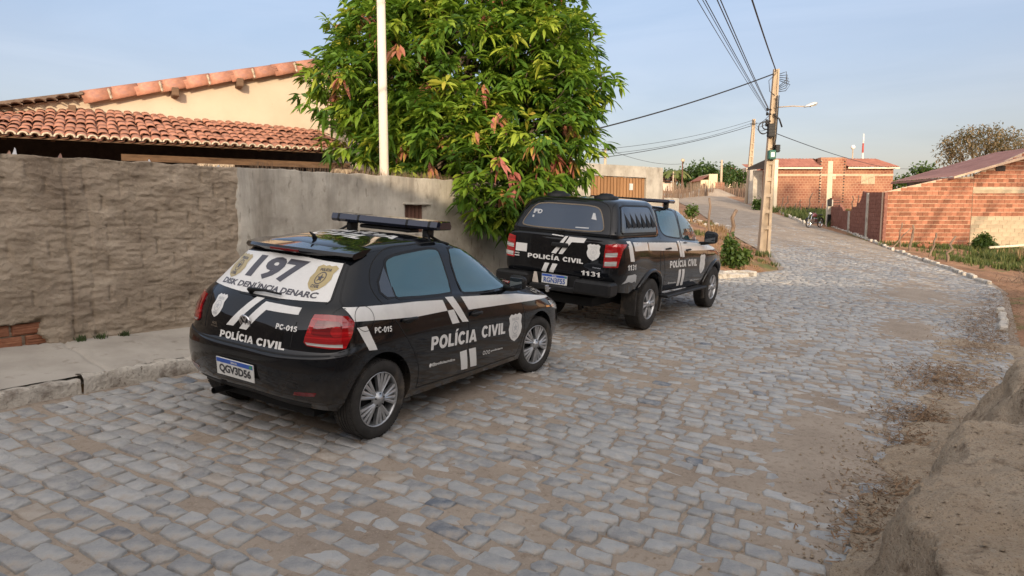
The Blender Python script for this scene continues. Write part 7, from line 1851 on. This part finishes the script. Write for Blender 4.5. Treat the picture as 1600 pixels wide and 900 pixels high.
# ================================================================== motorcycle
def moto():
    g = G(1272, 356); base = Vector((g[0], g[1], Z(g[0], g[1])))
    t = thing('motorcycle', 'small dark motorcycle parked at the kerb in front of the pale post', 'motorcycle', tuple(base), rz=math.radians(-145))
    # local x forward
    def wh(x, r, steer=0):
        w = thing('wheel', None, None); w.parent = t; w.location = (x, 0, r); w.rotation_euler = (PI/2, 0, steer)
        mb = MB(); mb.lathe([(r-.06+.05*math.cos(a)*.0+.045*(1+math.cos(a))*.5+.0, .04*math.sin(a)) for a in np.linspace(0, 2*PI, 9)[:-1]], 24, None, close=True); mb.build('tyre', M['rubber'], w, True)
        mb = MB(); mb.lathe([(r-.055, -.015), (r-.07, 0), (r-.055, .015)], 24); 
        for k in range(12): a = 2*PI*k/12; mb.tube([(0, 0, .02*(-1)**k), ((r-.06)*math.cos(a), (r-.06)*math.sin(a), 0)], .004, 4, False)
        mb.lathe([(.05, -.05), (.05, .05)], 10); mb.build('spokes', M['chrome'], w)
    wh(.62, .30); wh(-.62, .30)
    mb = MB(); mb.tube([(.62, .09, .30), (.40, .09, .86)], .02, 6); mb.tube([(.62, -.09, .30), (.40, -.09, .86)], .02, 6); mb.build('fork', M['chrome'], t, True)
    mb = MB(); mb.tube([(.34, -.36, 1.02), (.40, -.18, .98), (.42, 0, .92), (.40, .18, .98), (.34, .36, 1.02)], .014, 6); mb.build('handlebar', M['trim'], t, True)
    for s_ in (-1, 1):
        mb = MB(); mb.tube([(.38, s_*.24, 1.0), (.38, s_*.30, 1.16)], .007, 5); mb.box(.36, .39, s_*.31-.06, s_*.31+.06, 1.14, 1.22, bev=.01); mb.build('mirror', M['trim'], t)
    mb = MB(); mb.lathe([(.0, .02), (.07, 0), (.08, -.04), (.05, -.12), (0, -.13)], 14, Matrix.Translation((.52, 0, .86))@Matrix.Rotation(PI/2, 4, 'Y')); mb.build('headlight', M['clear'], t, True)
    pr = [(.30, .05, .66, .80), (.22, .12, .64, .92), (.0, .14, .64, .92), (-.12, .10, .66, .82)]; mb = MB(); v = []
    for x, w, z0, z1 in pr:
        for k in range(10): a = 2*PI*k/10; v.append((x, math.cos(a)*w, (z0+z1)/2+math.sin(a)*(z1-z0)/2))
    mb.add(v, [(i*10+k, i*10+(k+1) % 10, i*10+10+(k+1) % 10, i*10+10+k) for i in range(3) for k in range(10)]+[tuple(range(9, -1, -1)), tuple(range(30, 40))]); mb.build('fuel_tank', simple('moto_paint', (.10, .03, .035), .25), t, True)
    mb = MB(); mb.box(-.72, -.08, -.12, .12, .74, .82, bev=.03); mb.build('seat', M['trim'], t)
    mb = MB(); mb.box(-.15, .25, -.13, .13, .30, .60, bev=.04)
    for k in range(5): mb.box(.06, .28, -.11, .11, .42+k*.035, .435+k*.035)
    mb.build('engine', M['chrome'], t); mb = MB(); mb.tube([(.2, -.14, .40), (.1, -.17, .24), (-.7, -.18, .34)], [.02, .03, .04], 8); mb.build('exhaust_pipe', M['chrome'], t, True)
    mb = MB(); mb.tube([(.38, 0, .88), (.1, 0, .68), (-.6, 0, .70)], .022, 6); mb.tube([(.36, 0, .82), (.2, 0, .3), (-.2, 0, .28), (-.6, 0, .3)], .022, 6); mb.tube([(-.3, .1, .68), (-.62, .1, .3)], .02, 6); mb.tube([(-.3, -.1, .68), (-.62, -.1, .3)], .02, 6); mb.build('frame', M['trim'], t)
    P = np.array([[(x_+.33*math.cos(a), y, .30+.33*math.sin(a)) for y in (-.06, 0, .06)] for x_, a in [(.62, q) for q in np.linspace(.3, 2.3, 12)]]); grid_mesh('mudguard', P, M['trim'], t)
    P = np.array([[(x_+.34*math.cos(a), y, .30+.34*math.sin(a)) for y in (-.07, 0, .07)] for x_, a in [(-.62, q) for q in np.linspace(1.1, 3.1, 12)]]); grid_mesh('mudguard', P, M['trim'], t)
moto()

# ================================================================== sticks, plants, grass
M['stick'] = rich('weathered_stick', [(.3, (.13, .09, .065)), (.6, (.24, .17, .12)), (.8, (.32, .24, .17))], scale=12, stretch=(1, 1, .2), bscale=30, bs=(.8, .01))
def stick(px0, py0, px1, py1, Y, r, lab, group=None, wob=.03, fork=False):
    a = at(px0, py0, Y); b = at(px1, py1, Y); z0 = float(ground_z(a[0], a[1])); base = (a[0], a[1], z0)
    t = thing('stick_post', lab, 'post', base, group=group); mb = MB(); n = 7
    e = Vector((b[0]-a[0], random.uniform(-.1, .1), b[2]-z0)); pts = [e*(i/(n-1))+Vector((random.gauss(0, wob), random.gauss(0, wob), 0))*(0 if i in (0,) else 1) for i in range(n)]; pts[0] = Vector((0, 0, -.15))
    mb.tube(pts, [r*(1.1-.4*i/(n-1)) for i in range(n)], 7); mb.build('stake', M['stick'], t, True); return t
stick(1107.5, 362, 1110, 309, 22.5, .05, 'straight thin wooden stake on the left verge in front of the pickup mirror', wob=.015)
stick(1142, 380, 1145, 328, 21.0, .075, 'gnarled dark wooden stake above the green shrub near the tall pole', wob=.05)
stick(1405, 389, 1409, 348, 31.4, .035, 'upright thin stick of the leaning pair before the bright brick wall')
t = stick(1392, 392, 1424, 356, 31.0, .03, 'stick slanting to the right across the upright one before the bright brick wall')
stick(1420.5, 396, 1429, 352, 30.2, .06, 'thick crooked forked stake right of the slanting stick', wob=.05)
stick(1451, 405, 1465, 364, 27.8, .045, 'crooked stake leaning right, second from the right before the bright brick wall', wob=.04)
stick(1480, 415, 1494, 369, 26.0, .055, 'dark stake leaning right, nearest the shrub, before the bright brick wall', wob=.04)
for i, (a0, b0) in enumerate(((1217, 1224), (1226, 1231), (1241, 1243), (1250, 1251), (1262, 1268), (1285, 1286), (1331, 1332), (1342, 1342))):
    stick(a0, 333, b0, (308, 306, 318, 312, 301, 318, 306, 305)[i], 52.5, .05, 'dark thin fence stake in the grass before the far brick house, number of others alike beside it' if False else 'dark thin stake standing in the grass before the far brick house', 'stakes before the far brick house', .04)
M['grass'] = leaf_mat('grass_blades', [(0, (.035, .055, .015)), (.5, (.10, .13, .035)), (1, (.20, .20, .07))], .3, .7)
M['drygrass'] = leaf_mat('dry_grass_blades', [(0, (.20, .11, .055)), (.5, (.33, .20, .105)), (1, (.42, .29, .17))], .3, .8)
def grass_patch(label, cells, mat, name='grass'):
    mb = MB()
    for (x, y, rx, ry, n, h, w, lean) in cells:
        for i in range(n):
            gx = x+random.gauss(0, .5)*rx; gy = y+random.gauss(0, .5)*ry
            if float(in_road(np.array(gx), np.array(gy))) > -.05: continue
            z = float(zt(gx, gy))+.02
            blades(gx, gy, z if gx > 8+.13*(gy-20) else float(ground_z(gx, gy))-.02, 7, .09, h, mb, lean, w)
    o = mb.build(name, mat, tint=True); return tag(o, label, 'grass', kind='stuff')
gr = G(1260, 338); 
grass_patch('green grass and weeds growing before the far brick house and along its kerb', [(20.9, 46.5, 1.0, 3.6, 170, .55, .025, .7), (23.5, 50.5, 2.6, 3.4, 300, .65, .03, .7), (27, 52.5, 4, 3, 220, .55, .03, .7), (21.6, 54, 1, 2, 60, .5, .03, .7)], M['grass'])
grass_patch('mixed green weeds at the foot of the bright brick wall', [(20.5, 32.3, 2.6, .7, 170, .26, .018, .8), (24, 31.2, 2.4, 1.4, 420, .30, .022, .8), (21.2, 28.0, 1.6, 1.5, 300, .34, .02, .8), (18.9, 29.6, .8, 1.4, 40, .2, .015, .8), (22.5, 26.6, 1.8, 1.3, 260, .30, .02, .8), (19.6, 24.6, 1.6, 1.2, 260, .24, .018, .8), (18.2, 26.3, 1.0, 1.6, 120, .25, .015, .8)], M['grass'])
grass_patch('tall pale dry grass on the right verge', [(22.4, 27.6, 1.4, 1.2, 160, .65, .012, .55), (20.6, 23.6, 1.5, 1.0, 220, .5, .012, .6), (17.3, 20.3, 1.0, .8, 120, .35, .01, .7)], M['drygrass'], 'dry_grass')
grass_patch('reddish dry grass and low weeds covering the left verge', [(7.9, 22.3, .9, 1.8, 90, .10, .010, .9), (6.6, 19.4, 1.1, 1.0, 70, .08, .010, .9), (9.0, 28, 1.0, 3.6, 110, .14, .012, .9), (5.6, 22, 1.6, 2.8, 90, .15, .012, .9), (10.6, 36, 1.2, 4, 130, .25, .018, .9), (3.5, 18.5, 1.2, 1.2, 80, .2, .012, .9)], M['drygrass'], 'dry_grass')
grass_patch('scattered green weeds on the left verge', [(9.3, 24.6, .5, .5, 26, .22, .015, .8), (5.4, 17.6, .5, .4, 40, .14, .01, .9), (8.3, 21.2, .5, .3, 16, .15, .012, .9), (10.9, 38, .5, .8, 26, .3, .02, .8), (8.0, 29, .4, .5, 14, .25, .02, .8)], M['grass'])
# brush of dead twigs on the right verge
mb = MB()
for i in range(620):
    a = random.uniform(0, 1); x = 15.6+a*3.4+random.gauss(0, .6); y = 19.2+a*3.2+random.gauss(0, .6)
    if float(in_road(np.array(x), np.array(y))) > .1: continue
    h = random.uniform(.1, .45); b = random.uniform(0, 6.28); L = random.uniform(.1, .5); z = Z(x, y)
    mb.tube([(x, y, z), (x+math.cos(b)*L*.5, y+math.sin(b)*L*.5, z+h*.7), (x+math.cos(b)*L, y+math.sin(b)*L, z+h*random.uniform(.5, 1.1))], [.007, .005, .002], 3, False)
o = mb.build('dead_brush', M['stick']); tag(o, 'tangle of dead brown twigs on the right verge beyond the dirt bank', 'brush', kind='stuff')
def near_shrub(name, label, px, py, Y, blobs, L, W, nl=7, mat=None, dens=70, tr=(0, 1), seed=3, shell=.1):
    a = at(px, py, Y); z = float(ground_z(a[0], a[1])); base = np.array([a[0], a[1], z])
    bb = []
    for (qx, qy, r, k) in blobs: c = at(qx, qy, Y); rr = r/1050*Y; bb.append((c[0], c[1], c[2], rr, rr*k, rr))
    return bush_tree(name, label, 'shrub', base, bb, dens, L, W, mat or M['bushleaf'], nl, .03, seed, shell=shell, tr=tr)
near_shrub('shrub', 'upright bushy green shrub with broad leaves on the verge beyond the pickup bonnet', 1148, 416, 19.2, [(1142, 388, 10, .9), (1148, 403, 12, .9), (1161, 400, 8, .9), (1140, 375, 6, .9), (1138, 409, 8, .9)], .15, .085, 8, dens=90, tr=(.3, .95))
near_shrub('shrub', 'rounded dark green shrub against the foot of the bright brick wall', 1540, 398, 32.0, [(1536, 382, 13, .9), (1547, 387, 11, .9), (1527, 384, 9, .9), (1538, 374, 8, .9)], .16, .07, 7, dens=90, seed=5)
near_shrub('shrub', 'small bright green plant at the edge of the far street left of the stakes', 1080, 333, 38, [(1081, 330, 7, .8)], .22, .1, 7, dens=60, seed=6, tr=(.4, 1))
near_shrub('shrub', 'low green shrub at the kerb behind the tall utility pole', 1187, 322, 56, [(1187, 318, 7, .8), (1183, 322, 5, .8)], .3, .14, 7, dens=30, seed=7)
# ================================================================== distance
def backtree(name, label, cat, px, Y, blobs, mat, dens, L, W, nl=6, trunk=.2, seed=1, tr=(0, 1), shell=.3, droop=.3):
    a = at(px, 300, Y); z = Z(a[0], Y)-(.5 if Y < 90 else 2); bb = []
    for (qx, qy, r, ky) in blobs: c = at(qx, qy, Y); rr = r/1050*Y; bb.append((c[0], c[1], c[2], rr*1.05, rr*1.2, rr*ky))
    return bush_tree(name, label, cat, np.array([a[0], Y, z]), bb, dens, L, W, mat, nl, trunk, seed, tr=tr, shell=shell, droop=droop)
backtree('dry_tree', 'large sparse olive brown tree behind the brick house at the right edge', 'tree', 1530, 60, [(1500, 228, 26, .8), (1530, 225, 30, .8), (1560, 228, 32, .9), (1590, 240, 26, .9), (1485, 245, 20, .8), (1515, 210, 16, .8), (1545, 208, 15, .7), (1575, 213, 14, .7), (1620, 240, 30, 1), (1480, 222, 9, .7)], M['olive'], 3.6, .34, .12, 6, .22, 21, shell=.1)
backtree('tree', 'rounded mid green tree between the brick houses', 'tree', 1440, 75, [(1440, 268, 14, .8), (1425, 276, 12, .8), (1455, 274, 12, .8), (1446, 264, 9, .8)], M['bushleaf'], 3.5, .5, .2, 6, .2, 22)
backtree('tree', 'low dark green bushes left of the rounded tree beyond the far house', 'tree', 1410, 85, [(1408, 283, 12, .7), (1425, 288, 12, .7), (1396, 288, 12, .8)], M['bushleaf'], 3.5, .5, .2, 6, .2, 23)
backtree('tree', 'broad dense dark green tree behind the stick fence', 'tree', 1095, 100, [(1080, 273, 16, .9), (1098, 270, 19, .85), (1115, 275, 16, .9), (1070, 281, 12, .9), (1128, 276, 13, .8), (1098, 284, 22, .7)], M['bushleaf'], 3.0, .6, .25, 6, .3, 24, tr=(0, .7))
backtree('tree', 'green tree right of the thin pale pole behind the brick stub', 'tree', 1148, 110, [(1137, 263, 8, .9), (1146, 272, 12, .8), (1160, 277, 11, .9), (1137, 274, 12, .9), (1148, 283, 14, .8)], M['bushleaf'], 3.0, .6, .25, 6, .25, 25, tr=(0, .8))
backtree('tree', 'dark tree at the left end of the far street just above the gate wall', 'tree', 1040, 105, [(1040, 275, 10, .9), (1046, 272, 8, .9)], M['bushleaf'], 1.2, .6, .25, 6, .25, 26, tr=(0, .6))
# palm
a = at(1054, 290, 92); pt = thing('palm_tree', 'small feathery palm above the red tiled far house', 'palm tree', (a[0], 92, Z(a[0], 92))); hz = at(0, 268, 92)[2]-Z(a[0], 92)
mb = MB(); mb.tube([(0, 0, 0), (.1, 0, hz)], [.2, .14], 7); mb.build('trunk', M['bark'], pt)
for k in range(11):
    mb = MB(); az_2 = 2*PI*k/11; L = 2.3; pts = [Vector((math.cos(az_2)*L*s_, math.sin(az_2)*L*s_, hz+1.1*s_-2.0*s_*s_)) for s_ in np.linspace(0, 1, 8)]
    for i in range(7):
        p = pts[i]; q_ = pts[i+1]; d = (q_-p); sd2 = Vector((-d.y, d.x, 0)).normalized()*.42
        mb.add([tuple(p), tuple(q_), tuple(q_+sd2*(1-i/9)-Vector((0, 0, .2))), tuple(p+sd2-Vector((0, 0, .15)))], [(0, 1, 2, 3)], .5); mb.add([tuple(p), tuple(q_), tuple(q_-sd2*(1-i/9)-Vector((0, 0, .2))), tuple(p-sd2-Vector((0, 0, .15)))], [(0, 1, 2, 3)], .7)
    mb.build('frond', M['grass'], pt, tint=True)
# stick fence at the far bend
fe = thing('stick_fence', 'ragged fence of upright sticks along the far side of the bend', 'fence')
fp = [np.array(G(px, py)) for px, py in ((1038, 314), (1068, 309), (1105, 306), (1143, 305), (1172, 311))]
k = 0
for a, b in zip(fp[:-1], fp[1:]):
    L = np.hypot(*(b-a)[:2]); n = int(min(74, max(20, L/.16)))
    for i in range(n):
        p = a+(b-a)*(i/n); z = Z(p[0], p[1])
        h = random.uniform(.9, 1.75); mb = MB(); mb.tube([(0, 0, -.1), (random.gauss(0, .06), 0, h)], [random.uniform(.03, .06), .02], 4); o = mb.build('stick', M['stick'], fe); o.location = (p[0]+random.gauss(0, .05), p[1]+random.gauss(0, .15), z)
def farhouse(label, px0, px1, pyt, Y, wallm, roofm, pyr, dep=5, cat='house'):
    t = thing('far_house', label, cat); x0, x1 = at(px0, 0, Y)[0], at(px1, 0, Y)[0]; z0 = Z((x0+x1)/2, Y)-1; zt_ = at(800, pyt, Y)[2]
    mb = MB(); mb.box(x0, x1, Y, Y+dep, z0, zt_); mb.build('wall', wallm, t)
    if pyr: tiled('roof', (x0-.3, Y-.4, zt_), (x1+.3, Y-.4, zt_), (x1+.1, Y+dep*.6, at(800, pyr, Y+dep*.6)[2]), (x0-.1, Y+dep*.6, at(800, pyr, Y+dep*.6)[2]), t, roofm, 14, 4)
    nw = max(1, int((x1-x0)/2.4))
    for i in range(nw):
        xx = x0+(x1-x0)*(i+.5)/nw; mb = MB(); mb.box(xx-.4, xx+.4, Y-.05, Y+.02, z0+1.9, z0+2.9, bev=.02); w_ = mb.build('window', M['trim'], t)
    return t
M['cream'] = rich('cream_wall', [(.3, (.50, .40, .26)), (.7, (.66, .55, .38))], scale=1, bscale=20, bs=(.4, .02)); M['pinkw'] = rich('pale_wall', [(.3, (.52, .42, .35)), (.7, (.62, .54, .47))], scale=1, bscale=20, bs=(.3, .02))
farhouse('low far house with a dark red tiled roof left of the mast behind the fence', 1036, 1064, 284, 92, M['pinkw'], M['far_tile'], 274.5)
ch = thing('cream_house', 'cream coloured far house with a square parapet block behind the stick fence', 'house'); Yc = 88
mb = MB(); X3 = lambda px: at(px, 0, Yc)[0]; Z3 = lambda py: at(800, py, Yc)[2]; z0 = Z(X3(1115), Yc)-1
mb.box(X3(1103.5), X3(1118), Yc, Yc+5, z0, Z3(281)); mb.box(X3(1116), X3(1130), Yc-.1, Yc+4.8, z0, Z3(272), bev=.02); mb.build('wall', M['cream'], ch)
tiled('roof', (X3(1100), Yc-.3, Z3(283.5)), (X3(1116), Yc-.3, Z3(275)), (X3(1116), Yc+5, Z3(274)), (X3(1100), Yc+5, Z3(283)), ch, M['far_tile'], 8, 5)
mb = MB(); mb.box(X3(1107), X3(1111), Yc-.05, Yc+.02, z0+.9, Z3(287)); mb.build('door', M['old_wood'], ch)
bs_ = thing('brick_stub', 'small orange brick wall with a round tyre before it beside the cream house', 'wall'); Yb = 84; X4 = lambda px: at(px, 0, Yb)[0]; Z4 = lambda py: at(800, py, Yb)[2]
mb = MB(); mb.box(X4(1127), X4(1142), Yb, Yb+.2, Z(X4(1130), Yb)-.3, Z4(285), bev=.02); mb.build('wall_body', M['far_brick'], bs_); mb = MB(); mb.box(X4(1122), X4(1127), Yb-.1, Yb+.2, Z(X4(1130), Yb)-.3, Z4(286), bev=.02); mb.build('gate_pier', M['cream'], bs_)
ty = thing('old_tyre', 'round old tyre leaning on the small orange brick wall', 'tyre', (X4(1130.5), Yb-.25, Z(X4(1130.5), Yb)+.25)); mb = MB(); mb.lathe([(.32, -.08), (.38, 0), (.32, .08), (.2, .07), (.2, -.07)], 20, Matrix.Rotation(PI/2-.2, 4, 'X'), close=True); mb.build('tread', M['rubber'], ty, True)
farhouse('distant pale two storey house on the ridge left of the farther pole', 1143, 1158, 264, 190, M['pinkw'], M['far_tile'], 261.5)
farhouse('distant low orange house roof on the ridge under the pale house', 1148, 1163, 270, 170, M['cream'], M['far_tile'], 267)
farhouse('distant house roof seen over the trees right of the palm', 1176, 1189, 262, 150, M['pinkw'], M['far_tile'], 257)
# mound of sand on the far street
c = G(1111, 305); P = np.zeros((24, 24, 3))
for i in range(24):
    for j in range(24):
        u = (i/23-.5)*2; v_ = (j/23-.5)*2; x = c[0]+u*3.2; y = c[1]+v_*2.5; P[i, j] = (x, y, Z(x, y)-.05+.85*max(0, 1-u*u-v_*v_)**1.2*(1+.15*float(vnoise(x, y, 0, 3))))
o = grid_mesh('sand_heap', P, M['sand']); tag(o, 'heap of pale sand on the far bend before the stick fence', 'sand heap')
# water tank tower and mast
a = at(1332, 246, 150); t = thing('water_tower', 'white round water tank on a thin stem above the far brick roof', 'water tower', (a[0], 150, 5)); zt_ = at(0, 230, 150)[2]-5
mb = MB(); mb.tube([(0, 0, 0), (0, 0, zt_)], .12, 8); mb.build('stem', M['pole'], t); mb = MB(); mb.lathe([(0, -.5), (.3, -.42), (.5, 0), (.3, .42), (0, .5)], 14, Matrix.Translation((0, 0, zt_))); mb.build('tank', M['dwhite'], t, True)
a = at(1347.5, 246, 260); t = thing('radio_mast', 'red and white lattice radio mast on the horizon', 'mast', (a[0], 260, 8)); zt_ = at(0, 209, 260)[2]-8
rm = simple('mast_red', (.45, .08, .06), .6)
for k in range(7):
    mb = MB(); z0 = zt_*k/7; z1 = zt_*(k+1)/7; w0 = .9-.10*k; w1 = .9-.10*(k+1)
    for sx_, sy_ in ((-1, -1), (1, -1), (1, 1), (-1, 1)): mb.tube([(sx_*w0*.5, sy_*w0*.5, z0), (sx_*w1*.5, sy_*w1*.5, z1)], .09, 4)
    mb.tube([(-w0*.5, -w0*.5, z0), (w1*.5, -w1*.5, z1)], .06, 4); mb.tube([(w0*.5, -w0*.5, z0), (-w1*.5, -w1*.5, z1)], .06, 4); mb.build('mast_section', rm if k % 2 else M['dwhite'], t)
# hills and far woods that close the view
def ridge(name, Y, hs, mat, seed, x0=-700, x1=900, d=90):
    n = 200; P = np.zeros((n, 6, 3)); xs_ = np.linspace(x0, x1, n)
    for j in range(6):
        k = math.sin(j/5*PI*.5); y = Y+j*d/5
        P[:, j] = np.stack([xs_, np.full(n, y), -30+(30+hs+hs*.28*fbm(xs_/90, j*.2, 0, seed, 5))*k], 1)
    o = grid_mesh(name, P, mat); tag(o, kind='structure')
M['wood'] = rich('far_wood', [(.3, (.05, .06, .035)), (.6, (.10, .10, .06)), (.8, (.16, .13, .09))], scale=.12, bscale=.6, bs=(1, 1.5))
ridge('hills', 330, 22, M['wood'], 3)
# ================================================================== behind the camera: unseen houses and a tree, shapes invented to cast the street's shade
def shade_house(label, x0, x1, Y1, ztop, rise, mat):
    t = thing('house', label, 'house'); z0 = -1.5
    mb = MB(); mb.box(x0, x1, Y1-7, Y1, z0, ztop-rise); mb.build('wall', mat, t)
    tiled('roof', (x1+.3, Y1+.4, ztop-rise), (x0-.3, Y1+.4, ztop-rise), (x0-.3, Y1-3.5, ztop), (x1+.3, Y1-3.5, ztop), t, M['far_tile'], int((x1-x0)*3), 10)
    tiled('roof', (x0-.3, Y1-7.4, ztop-rise), (x1+.3, Y1-7.4, ztop-rise), (x1+.3, Y1-3.5, ztop), (x0-.3, Y1-3.5, ztop), t, M['far_tile'], int((x1-x0)*3), 10)
    mb = MB()
    for x in (x0, x1-.15): v, f = prism_xz([(0, 0), (3.5, rise), (7, 0)], 0, .15); mb.add([(x+q[1], Y1-q[0], ztop-rise+q[2]) for q in v], f)
    mb.build('gable', mat, t)
    n = max(1, int((x1-x0)/4))
    for i in range(n):
        x = x0+(x1-x0)*(i+.5)/n; mb = MB(); mb.box(x-.5, x+.5, Y1-.02, Y1+.04, z0+2.0, z0+3.2, bev=.02); mb.build('window', M['old_wood'], t)
BZ = BACKZ
shade_house('pale plastered house with tiled roof, added unseen behind the viewpoint on the left to shade the street', -34, 6.0, -4.0, BZ[0], 1.3, M['yellow_wall'])
shade_house('low brick house with tiled roof, added unseen behind the viewpoint on the right to shade the street', 6.02, 34, -4.0, BZ[1], 1.1, M['far_brick'])

bush_tree('shade_tree', 'tall leafy tree added unseen behind the low brick house to shade the far street and house', 'tree', np.array([18, -14, -1.5]), [(17.0, -14, 18, 2.6, 1.6, 3.6), (20.3, -14, 18.9, 2.3, 1.6, 2.9), (27, -14, 18.9, 2.1, 1.6, 2.9), (30.5, -14, 18.6, 2.4, 1.6, 2.6)], 11, .55, .25, M['bushleaf'], 6, .35, 61, shell=.1)

# unseen, to the right: thorn trees added for the dark paint and glass to reflect
for i, (x, y, h, r) in enumerate(((9.5, -2.5, 3.6, 1.7), (10.6, 1.2, 7.4, 2.2), (13.2, 3.9, 3.2, 1.6), (13.6, 5.6, 8.0, 2.4), (16.6, 9.4, 3.0, 1.5))):
    bush_tree('added_thorn_tree', ('nearest', 'second nearest', 'middle', 'second farthest', 'farthest')[i]+' grey green thorn tree in the unseen row added behind the dirt bank for reflections', 'tree', np.array([x, y, Z(x, y)]), [(x, y, Z(x, y)+h*.5, r, r*.8, h*.55), (x+.5, y+.3, Z(x, y)+h*.95, r*.9, r*.8, h*.45)], 4.5, .22, .09, M['olive'], 6, .1, 70+i, 'added thorn trees behind the dirt bank', shell=.1)
# bits in front of the bright brick wall
for i, (px, py, r) in enumerate(((1442, 384, .22), (1448, 381, .2), (1437, 388, .15), (1455, 384, .16))):
    q = at(px, py, 31.9); o = rock(None, q[0], q[1], Z(q[0], q[1])+.12, r, M['brick'], 'clay_lump', .8, i); tag(o, ('largest', 'second', 'smallest', 'rightmost')[i]+' reddish clay lump lying in the grass at the foot of the bright brick wall', 'rubble', 'clay lumps by the bright brick wall')
a = at(1546, 387, 31.2); b = at(1606, 383, 31.2); mb = MB(); mb.tube([a, b], .06, 8); o = mb.build('pale_pipe', M['palepaint'], None, True); tag(o, 'pale straight pipe lying along the foot of the cement block wall', 'pipe')
